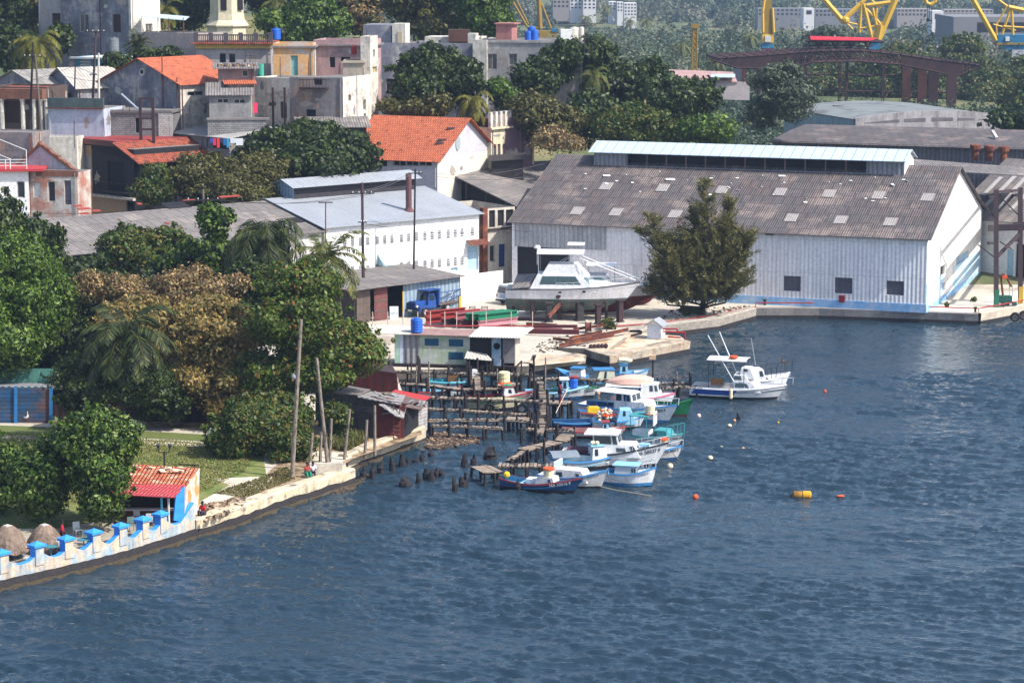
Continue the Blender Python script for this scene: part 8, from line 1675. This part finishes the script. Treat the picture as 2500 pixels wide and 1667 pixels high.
for n,s_ in(('l',-1),('r',1)):sit.update({n+'hip':(s_*.1,0,.12),n+'knee':(s_*.13,-.4,.2),n+'ank':(s_*.12,-.48,-.16),n+'toe':(s_*.12,-.6,-.2),n+'sho':(s_*.18,-.02,.6),n+'elb':(s_*.22,-.1,.36),n+'wri':(s_*.1,-.3,.28),n+'palm':(s_*.07,-.36,.27)})
person('child in green shorts and red top sitting on the sea wall, left of the pair',(c1_.x,c1_.y-.1,1.22),radians(25),sit,(96,58,44),(150,70,60),(20,140,110),sc=.95,group='children sitting on the sea wall')
person('child in white shirt sitting on the sea wall, right of the pair',(c1_.x+.38,c1_.y+.25,1.22),radians(5),sit,(66,44,38),(222,222,226),(40,40,60),sc=.9,group='children sitting on the sea wall')
m3=G(153,1338,GZ);person('man in a red shirt standing in the shade beside the round tree',tuple(m3),radians(100),{},(60,40,36),(170,30,50),(70,30,40),sc=1.0)
m4=G(496,1262,GZ);person('person in red crouching beside the kiosk end wall',tuple(m4),radians(-30),{k:(v[0],v[1],v[2]+.12)for k,v in sit.items()if 'ank' not in k and 'toe' not in k}|{'lank':(-.12,-.3,.06),'rank':(.12,-.3,.06),'ltoe':(-.12,-.45,.04),'rtoe':(.12,-.45,.04),'lknee':(-.13,-.35,.48),'rknee':(.13,-.35,.48)},(80,54,46),(190,40,50),(50,50,70))
def bird(label,p,s_,c1,c2,name,az=0,neck=1.0,bill=.3):
 root=thing(name,label,'bird',p,az);P=lambda*a:V(a)*s_
 J={'tail':P(.32,0,.38),'rump':P(.18,0,.4),'body':P(0,0,.46),'breast':P(-.14,0,.54),'neck':P(-.14,0,.68*neck+.02),'nape':P(-.1,0,.8*neck),'head':P(-.16,0,.88*neck)}
 skin_mesh('body',J,[('tail','rump'),('rump','body'),('body','breast'),('breast','neck'),('neck','nape'),('nape','head')],{k:v*s_ for k,v in{'tail':.03,'rump':.08,'body':.14,'breast':.1,'neck':.045,'nape':.04,'head':.055}.items()},mat(c1),root)
 mb=MB().use(mat(c2));mb.tube(P(-.2,0,.88*neck),P(-.2-bill,0,.8*neck-bill*.4),.025*s_,.008*s_,5);mb.build('bill',root,local=True)
 for y in(-.05,.05):mb=MB().use(mat(c2));mb.tube(P(0,y,.36),P(0,y,0),.014*s_,n=5);mb.build('leg',root,local=True)
 for y in(-.12,.12):mb=MB().use(mat(tuple(int(v*.85)for v in c1)));mb.ball(P(.05,y,.46),tuple(V((.2,.03,.1))*s_),8);mb.build('wing',root,local=True)
q=W(1912,896,199.5);bird('brown pelican perched on the high bow rail of the rear boat',q,.95,(90,74,66),(150,130,110),'pelican',az=.2,neck=.95)
bird('white egret standing before the blue board fence',G(65,1032,GZ),.9,(230,230,226),(60,60,50),'egret',az=2.6,neck=1.1,bill=.14)
pa=pole('dark utility pole with double crossarm in front of the long white workshop',(887,668),(884,446),238,.16,STEEL,'utility_pole','utility pole',arms=[(472,2.4,0),(542,.9,0)])
pb=pole('thin crooked utility pole right of the chimney',(1010,650),(1014,413),246,.11,POSTM,'utility_pole','utility pole',arms=[(423,1.5,0)])
pole('small red-painted pole with one crossarm at the workshop left end',(795,578),(795,494),239,.07,RUST,'utility_pole','utility pole',arms=[(494,1.4,0)])
pd=pole('grey concrete pole with wide crossarm before the long grey shed',(497,640),(496,462),224,.13,CONC_D,'utility_pole','utility pole',arms=[(488,3.6,.12)])
pole('grey steel post against the wall right of the coconut palm',(722,620),(722,552),237,.08,CONC_D,'post','post')
pole('dark utility pole with transformer behind the grey sheds',(226,245),(234,76),270.5,.15,STEEL,'utility_pole','utility pole',arms=[(78,2.4,0),(182,.8,0)])
pole('pale square pole right against the dark utility pole',(241,245),(241,130),270,.14,CONC,'utility_pole','utility pole')
pole('grey pole crossing the yellow palm, left of the leaning one',(72,318),(81,104),268.5,.15,POSTM,'utility_pole','utility pole',arms=[(138,2.2,0)])
pole('leaning pale pole between the columns of the old house',(101,318),(86,134),268,.14,CONC_D,'utility_pole','utility pole')
pole('thin pole with lamp in front of the pale ribbed roof',(181,245),(184,150),272,.09,POSTM,'utility_pole','utility pole')
for i,(a,c,Y1,Y2)in enumerate([((884,470),(1014,420),238,246),((863,470),(1002,422),238,246),((1014,420),(1330,400),246,262),((1014,424),(1290,432),246,254),((884,474),(497,486),238,224),((905,474),(520,486),238,224),((884,545),(1240,560),238,252),((497,486),(60,520),224,222),((234,78),(481,120),270.5,288),((234,78),(81,138),270.5,268.5),((246,78),(95,138),270.5,268.5),((81,140),(-20,240),268.5,262),((234,180),(181,160),270.5,272),((184,160),(-10,215),272,268),((241,200),(101,170),270,268),((711,235),(760,297),275,271),((1240,560),(1300,565),252,253)]):
 p,q=W(a[0],a[1],Y1),W(c[0],c[1],Y2);n=8;mb=MB().use(PBLK if i>3 else mat((90,90,96)));mb.path([p.lerp(q,k/n)-V((0,0,1.0*sin(pi*k/n)*(p-q).length/30))for k in range(n+1)],.022,3);o=mb.build('wire');tag(o,['wire from the dark pole to the crooked pole','second wire from the dark pole to the crooked pole','wire running right from the crooked pole over the hall roof','lower wire running right from the crooked pole','wire joining the dark pole and the concrete pole','second wire joining the dark and concrete poles','low wire across the workshop wall','wire leaving the concrete pole to the left','wire from the transformer pole to the cream villa','wire from the transformer pole to the palm pole','second wire from the transformer pole to the palm pole','wire leaving the palm pole to the lower left','short wire to the thin lamp pole','wire leaving the thin lamp pole to the left','wire between the pale square pole and the leaning pole','blue-grey wire slanting across the dark ruin wall','short wire to the warehouse corner'][i],'wire','overhead wires')
 # shipyard frame, cranes, far flats
rt=thing('hall_frame','huge rusty roofless steel hall frame with shallow arched girders','hall frame',(95,470,3))
U=[(1750,143),(1850,137),(1950,129),(2005,125),(2100,124),(2200,134),(2300,149),(2337,153),(2394,160)];Lw=[(1750,150),(1800,166),(1922,168),(1990,152),(2100,150),(2200,158),(2270,172),(2337,187),(2394,164)]
RB=mat((48,34,38),(72,44,40),s=.5,mix=.9);RB2=mat((96,54,42),(60,38,38),s=.5,mix=.9)
def poly_i(pts,t):
 k=t*(len(pts)-1);i=min(int(k),len(pts)-2);f=k-i;return(pts[i][0]+(pts[i+1][0]-pts[i][0])*f,pts[i][1]+(pts[i+1][1]-pts[i][1])*f)
base=[(W(*poly_i(U,i/32),470),W(*poly_i(Lw,i/32),470))for i in range(33)]
for k in range(4):
 off=V((-.3*k,4.5*k,0));mb=MB().use(RB)
 for(u0,l0),(u1,l1)in zip(base,base[1:]):
  mb.tube(u0+off,u1+off,.22,n=4);mb.tube(l0+off,l1+off,.2,n=4);mb.tube(u0+off,l1+off,.1,n=4);mb.tube(l0+off,u0+off,.1,n=4)
  if k in(0,)and not 1935<1250+u0.x/u0.y*6000<2180 and 1780<1250+u0.x/u0.y*6000<2345:mb.face(u0+off+V((0,-.1,0)),l0+off+V((0,-.1,0)),l1+off+V((0,-.1,0)),u1+off+V((0,-.1,0)))
 mb.build('arched_girder',rt)
for j in range(0,33,1):
 mb=MB().use(RB);mb.tube(base[j][0]-V((0,.8,-.15)),base[j][0]+V((-.9,14.5,.15)),.13,n=4);mb.build('purlin',rt)
for(x,y0_,y1_,w_,k,m)in[(1800,168,262,1.5,0,mat((70,76,92),(60,56,66))),(1818,166,262,1.0,1,RB2),(2214,160,270,1.7,3,RB2),(2252,165,272,1.7,2,RB2),(2279,172,272,1.9,1,RB),(2324,180,280,1.8,0,RB),(1967,150,262,.6,3,RB),(2051,150,262,.5,3,RB),(2068,150,262,.5,2,RB),(2157,152,262,.5,3,RB),(1850,160,262,1.2,3,RB)]:
 Y=470+4.5*k;p=W(x,y0_,Y);mb=MB().use(m);mb.box(p.x-w_/2,Y-.4,1,p.x+w_/2,Y+.4,p.z);mb.build('column',rt)
for y_ in(182,222):mb=MB().use(RB);mb.tube(W(1960,y_,484),W(2340,y_+4,484),.18,n=4);mb.build('tie_beam',rt)
rl_=thing('roof_lantern','bright red capped roof lantern standing on the rusty hall frame','roof lantern',W(2060,120,480))
mb=MB().use(mat((200,30,50),(170,26,44)));a,c=W(1980,97,474),W(2122,99,474);mb.slab(a,c,c+V((2.5,6,.25)),a+V((.5,6,.45)),.12);mb.build('roof',rl_)
for i in range(8):
 t=i/7;p=a.lerp(c,t)+V((1,3,-.2));q=p+V(((-1.2 if i%2 else 1.2),0,-2.0));mb=MB().use(RB);mb.tube(p,q,.22,n=4);mb.build('strut',rl_)
mb=MB().use(RB);mb.tube(a+V((-.6,2,-.35)),c+V((3,2,-.35)),.25,n=4);mb.tube(a+V((0,2,-1.2)),c+V((1,2,-1.2)),.12,n=4);mb.build('truss',rl_)
CY=mat((214,172,40),(190,146,36),s=.6,mix=.7,rough=.5);CYD=mat((150,120,40),(120,96,40),s=.6);CB=mat((30,110,150),(26,90,126),s=.6)
def bars(root,Y,segs,m=CY):
 for(a,c,r,nm)in segs:mb=MB().use(m);mb.tube(W(*a,Y),W(*c,Y+.3),r,n=6);mb.build(nm,root)
c_=thing('harbour_crane','orange-yellow crane column on a blue and red base above the frame left end','crane',W(1875,140,600)-V((0,0,6)))
Y=600
def bx(root,x0,y0_,x1,y1_,Y,m,nm,d=2.5):p,q=W(x0,y1_,Y),W(x1,y0_,Y);mb=MB().use(m);mb.box(p.x,Y,p.z,q.x,Y+d,q.z);mb.build(nm,root)
bx(c_,1861,119,1889,160,Y,mat((130,40,60)),'base');bx(c_,1861,105,1889,119,Y-.1,CB,'turntable');bx(c_,1861,84,1889,105,Y-.2,CY,'machine_house');bx(c_,1868,88,1882,103,Y-.5,PWS,'cab',.3)
mb=MB().use(CYD);p0,p1=W(1862,84,Y),W(1888,84,Y);q0,q1=W(1866,-15,Y),W(1882,-15,Y);mb.prism([p0,p1,q1,q0],(0,2,0));mb.build('mast',c_)
bars(c_,Y-.3,[((1863,80),(1862,30),.35,'brace'),((1889,80),(1886,20),.35,'brace'),((1862,30),(1868,-10),.35,'brace')])
c_=thing('harbour_crane','yellow level-luffing crane with big V-shaped booms above the red lantern','crane',W(2120,110,640)-V((0,0,8)));Y=640
bars(c_,Y,[((2004,-10),(2060,55),.75,'boom'),((2058,50),(2103,8),.7,'arm'),((2103,8),(2122,-10),.5,'arm'),((2190,-10),(2147,92),.9,'boom'),((2150,62),(2143,96),1.1,'boom_foot'),((2103,10),(2098,80),.45,'leg'),((2108,10),(2128,92),.6,'leg'),((2130,20),(2145,85),.4,'leg'),((2140,20),(2137,90),.35,'leg'),((2108,15),(2150,60),.4,'brace'),((2115,14),(2175,6),.6,'counter_arm'),((2068,55),(2100,62),.25,'brace'),((2098,70),(2150,62),.25,'brace'),((2120,-5),(2150,20),.3,'brace'),((2150,62),(2166,40),.25,'brace'),((2064,55),(2085,75),.3,'brace')])
mb=MB().use(CY);mb.ball(W(2064,50,Y),1.1,8);mb.build('joint',c_);bx(c_,2095,95,2150,125,Y,CB,'base',4)
c_=thing('harbour_crane','yellow crane on a blue machine house at the right edge','crane',W(2460,110,560)-V((0,0,6)));Y=560
bars(c_,Y,[((2370,-10),(2432,100),.6,'boom'),((2458,18),(2433,60),.25,'brace'),((2466,25),(2446,86),.3,'leg'),((2470,25),(2473,88),.35,'leg'),((2462,18),(2530,32),.6,'arm'),((2430,-5),(2464,20),.3,'arm'),((2450,65),(2500,68),.25,'brace'),((2432,62),(2434,90),.2,'brace'),((2425,60),(2480,75),.2,'brace')])
bx(c_,2436,86,2560,106,Y-.2,CB,'machine_house',5);bx(c_,2434,105,2560,110,Y-.3,CYD,'platform',5);bx(c_,2448,110,2500,122,Y,CB,'turntable',4);bx(c_,2455,90,2465,101,Y-.6,PWS,'cab',.4);bx(c_,2470,120,2520,160,Y,mat((170,170,180)),'base',4)
c_=thing('harbour_crane','thin hazy yellow crane behind the apartment block, beside the big tree','crane',W(1335,90,620)-V((0,0,6)));Y=620
bars(c_,Y,[((1246,-5),(1287,66),.35,'boom'),((1258,-5),(1290,60),.25,'boom'),((1315,-5),(1319,70),.7,'mast'),((1322,10),(1345,70),.3,'leg'),((1310,0),(1325,15),.4,'brace'),((1287,66),(1320,72),.3,'beam')],CYD);bx(c_,1317,76,1359,92,Y,CYD,'machine_house',4);bx(c_,1347,72,1360,78,Y-.2,CB,'cab',2)
mb=MB().use(CY);rt=thing('crane_hook','crane hook block hanging on cables at the top right of the photo','hook',W(2272,20,590));mb.path([W(x,y,590)for x,y in((2258,-5),(2262,8),(2272,12),(2282,6),(2286,-5))],.5,6);mb.build('sheave',rt)
for x in(2264,2269,2275):mb=MB().use(PBLK);mb.tube(W(x,8,590),W(x,48 if x<2270 else 60,590),.08,n=4);mb.build('cable',rt)
mb=MB().use(PBLK);mb.ball(W(2266,49,590),.5,6);mb.build('hook',rt)
rt=thing('lattice_tower','yellow lattice tower with square head platform left of the rusty frame','tower',W(1693,200,450));Y=450;z0,z1=W(1693,205,Y).z-2,W(1693,70,Y).z;cx=W(1693,150,Y).x;cx2=W(1697,70,Y).x;mb=MB().use(CYD)
n=12
for i in range(n):
 t0,t1=i/n,(i+1)/n;w0,w1=.55-.2*t0,.55-.2*t1;x0,x1=cx+(cx2-cx)*t0,cx+(cx2-cx)*t1;za,zb=z0+(z1-z0)*t0,z0+(z1-z0)*t1
 for sx in(-1,1):
  for sy in(-1,1):mb.tube((x0+sx*w0,Y+sy*w0,za),(x1+sx*w1,Y+sy*w1,zb),.1,n=4)
 for sy in(-1,1):mb.tube((x0-w0,Y+sy*w0,za),(x1+w1,Y+sy*w1,zb),.07,n=4);mb.tube((x0+w0,Y+sy*w0,za),(x1-w1,Y+sy*w1,zb),.07,n=4)
mb.box(cx2-.35,Y-.35,z1-3.5,cx2+.35,Y+.35,z1);mb.build('mast',rt);bx(rt,1688,60,1707,69,Y-.6,CYD,'platform',1.5)
FW=mat((214,212,212),(190,188,192),s=.1,mix=.5);FP=mat((150,142,140),(130,126,126),s=.1);FG=mat((124,124,128),(108,110,114),s=.1)
def flat(label,x0,y0_,x1,y1_,Y,m,cols,rows,D=12):
 a,c=W(x0,y1_,Y),W(x1,y1_,Y);t_=W(x0,y0_,Y);root=thing('apartment_block',label,'apartment block',(a.x,Y,a.z-6),0,'hazy blocks of flats beyond the shipyard');w=c.x-a.x;h=t_.z-a.z
 mb=MB().use(m);mb.box(0,0,0,w,D,h+6);mb.build('wall',root,local=True)
 for i in range(cols):
  for j in range(rows):
   mb=MB().use(DARK);cw=w/cols;rh=h/rows;mb.box(cw*(i+.25),-.06,6+rh*(j+.3),cw*(i+.75),.05,6+rh*(j+.75));mb.build('window',root,local=True)
flat('pinkish flats cut by the top edge, leftmost of the distant blocks',1350,-10,1390,21,1150,FP,4,3);flat('cream flats cut by the top edge, second of the distant blocks',1392,-10,1420,24,1130,FW,3,4);flat('cream flats with pink panels, third of the distant blocks',1424,-10,1455,24,1120,FW,3,4)
flat('small white flats between the cream and the tallest white block',1487,5,1504,26,1100,FW,2,3);flat('second small white flats left of the tallest white block',1507,6,1521,30,1090,FW,2,3);flat('tallest white block of flats left of the pale palms',1524,8,1554,40,1060,FW,4,4)
flat('long low grey row behind the orange crane column',1850,21,1960,40,1100,FG,10,2);flat('bright white gable block right of the crane column',1962,21,1988,42,1080,FW,1,1);flat('grey row with white fronts behind the V-shaped booms',1990,23,2086,42,1110,FG,10,2);flat('long pale row left of the crane hook',2190,22,2272,41,1100,FP,9,2)
flat('plain white square block beside the crane hook',2275,27,2303,56,960,FW,1,1);flat('pale row of houses right of the plain white block',2305,24,2425,40,1110,FP,12,2);flat('large blank mauve-grey hall beneath the right crane',2327,42,2560,95,700,FG,1,1,30)
rnd=random.Random(33)
rt=thing('shed','long low pinkish tile-roofed shed behind the dark trees, left of the frame','shed',W(1630,205,400));quadw('roof',[(1575,190,400),(1800,200,400),(1790,176,420),(1580,168,420)],mat((190,150,142),(150,124,124),s=.4,mix=.9,pat='block',pp=1.5,pq=1.5,pc=(120,96,96)),.2);quadw('wall',[(1575,240,400.2),(1830,245,400.2),(1830,201,400.2),(1575,191,400.2)],mat((176,166,166),(140,132,136),s=.5),.2)
quadw('metal_roof',[(1735,188,399),(1795,189,399),(1795,181,408),(1737,181,408)],METAL_W,.1)
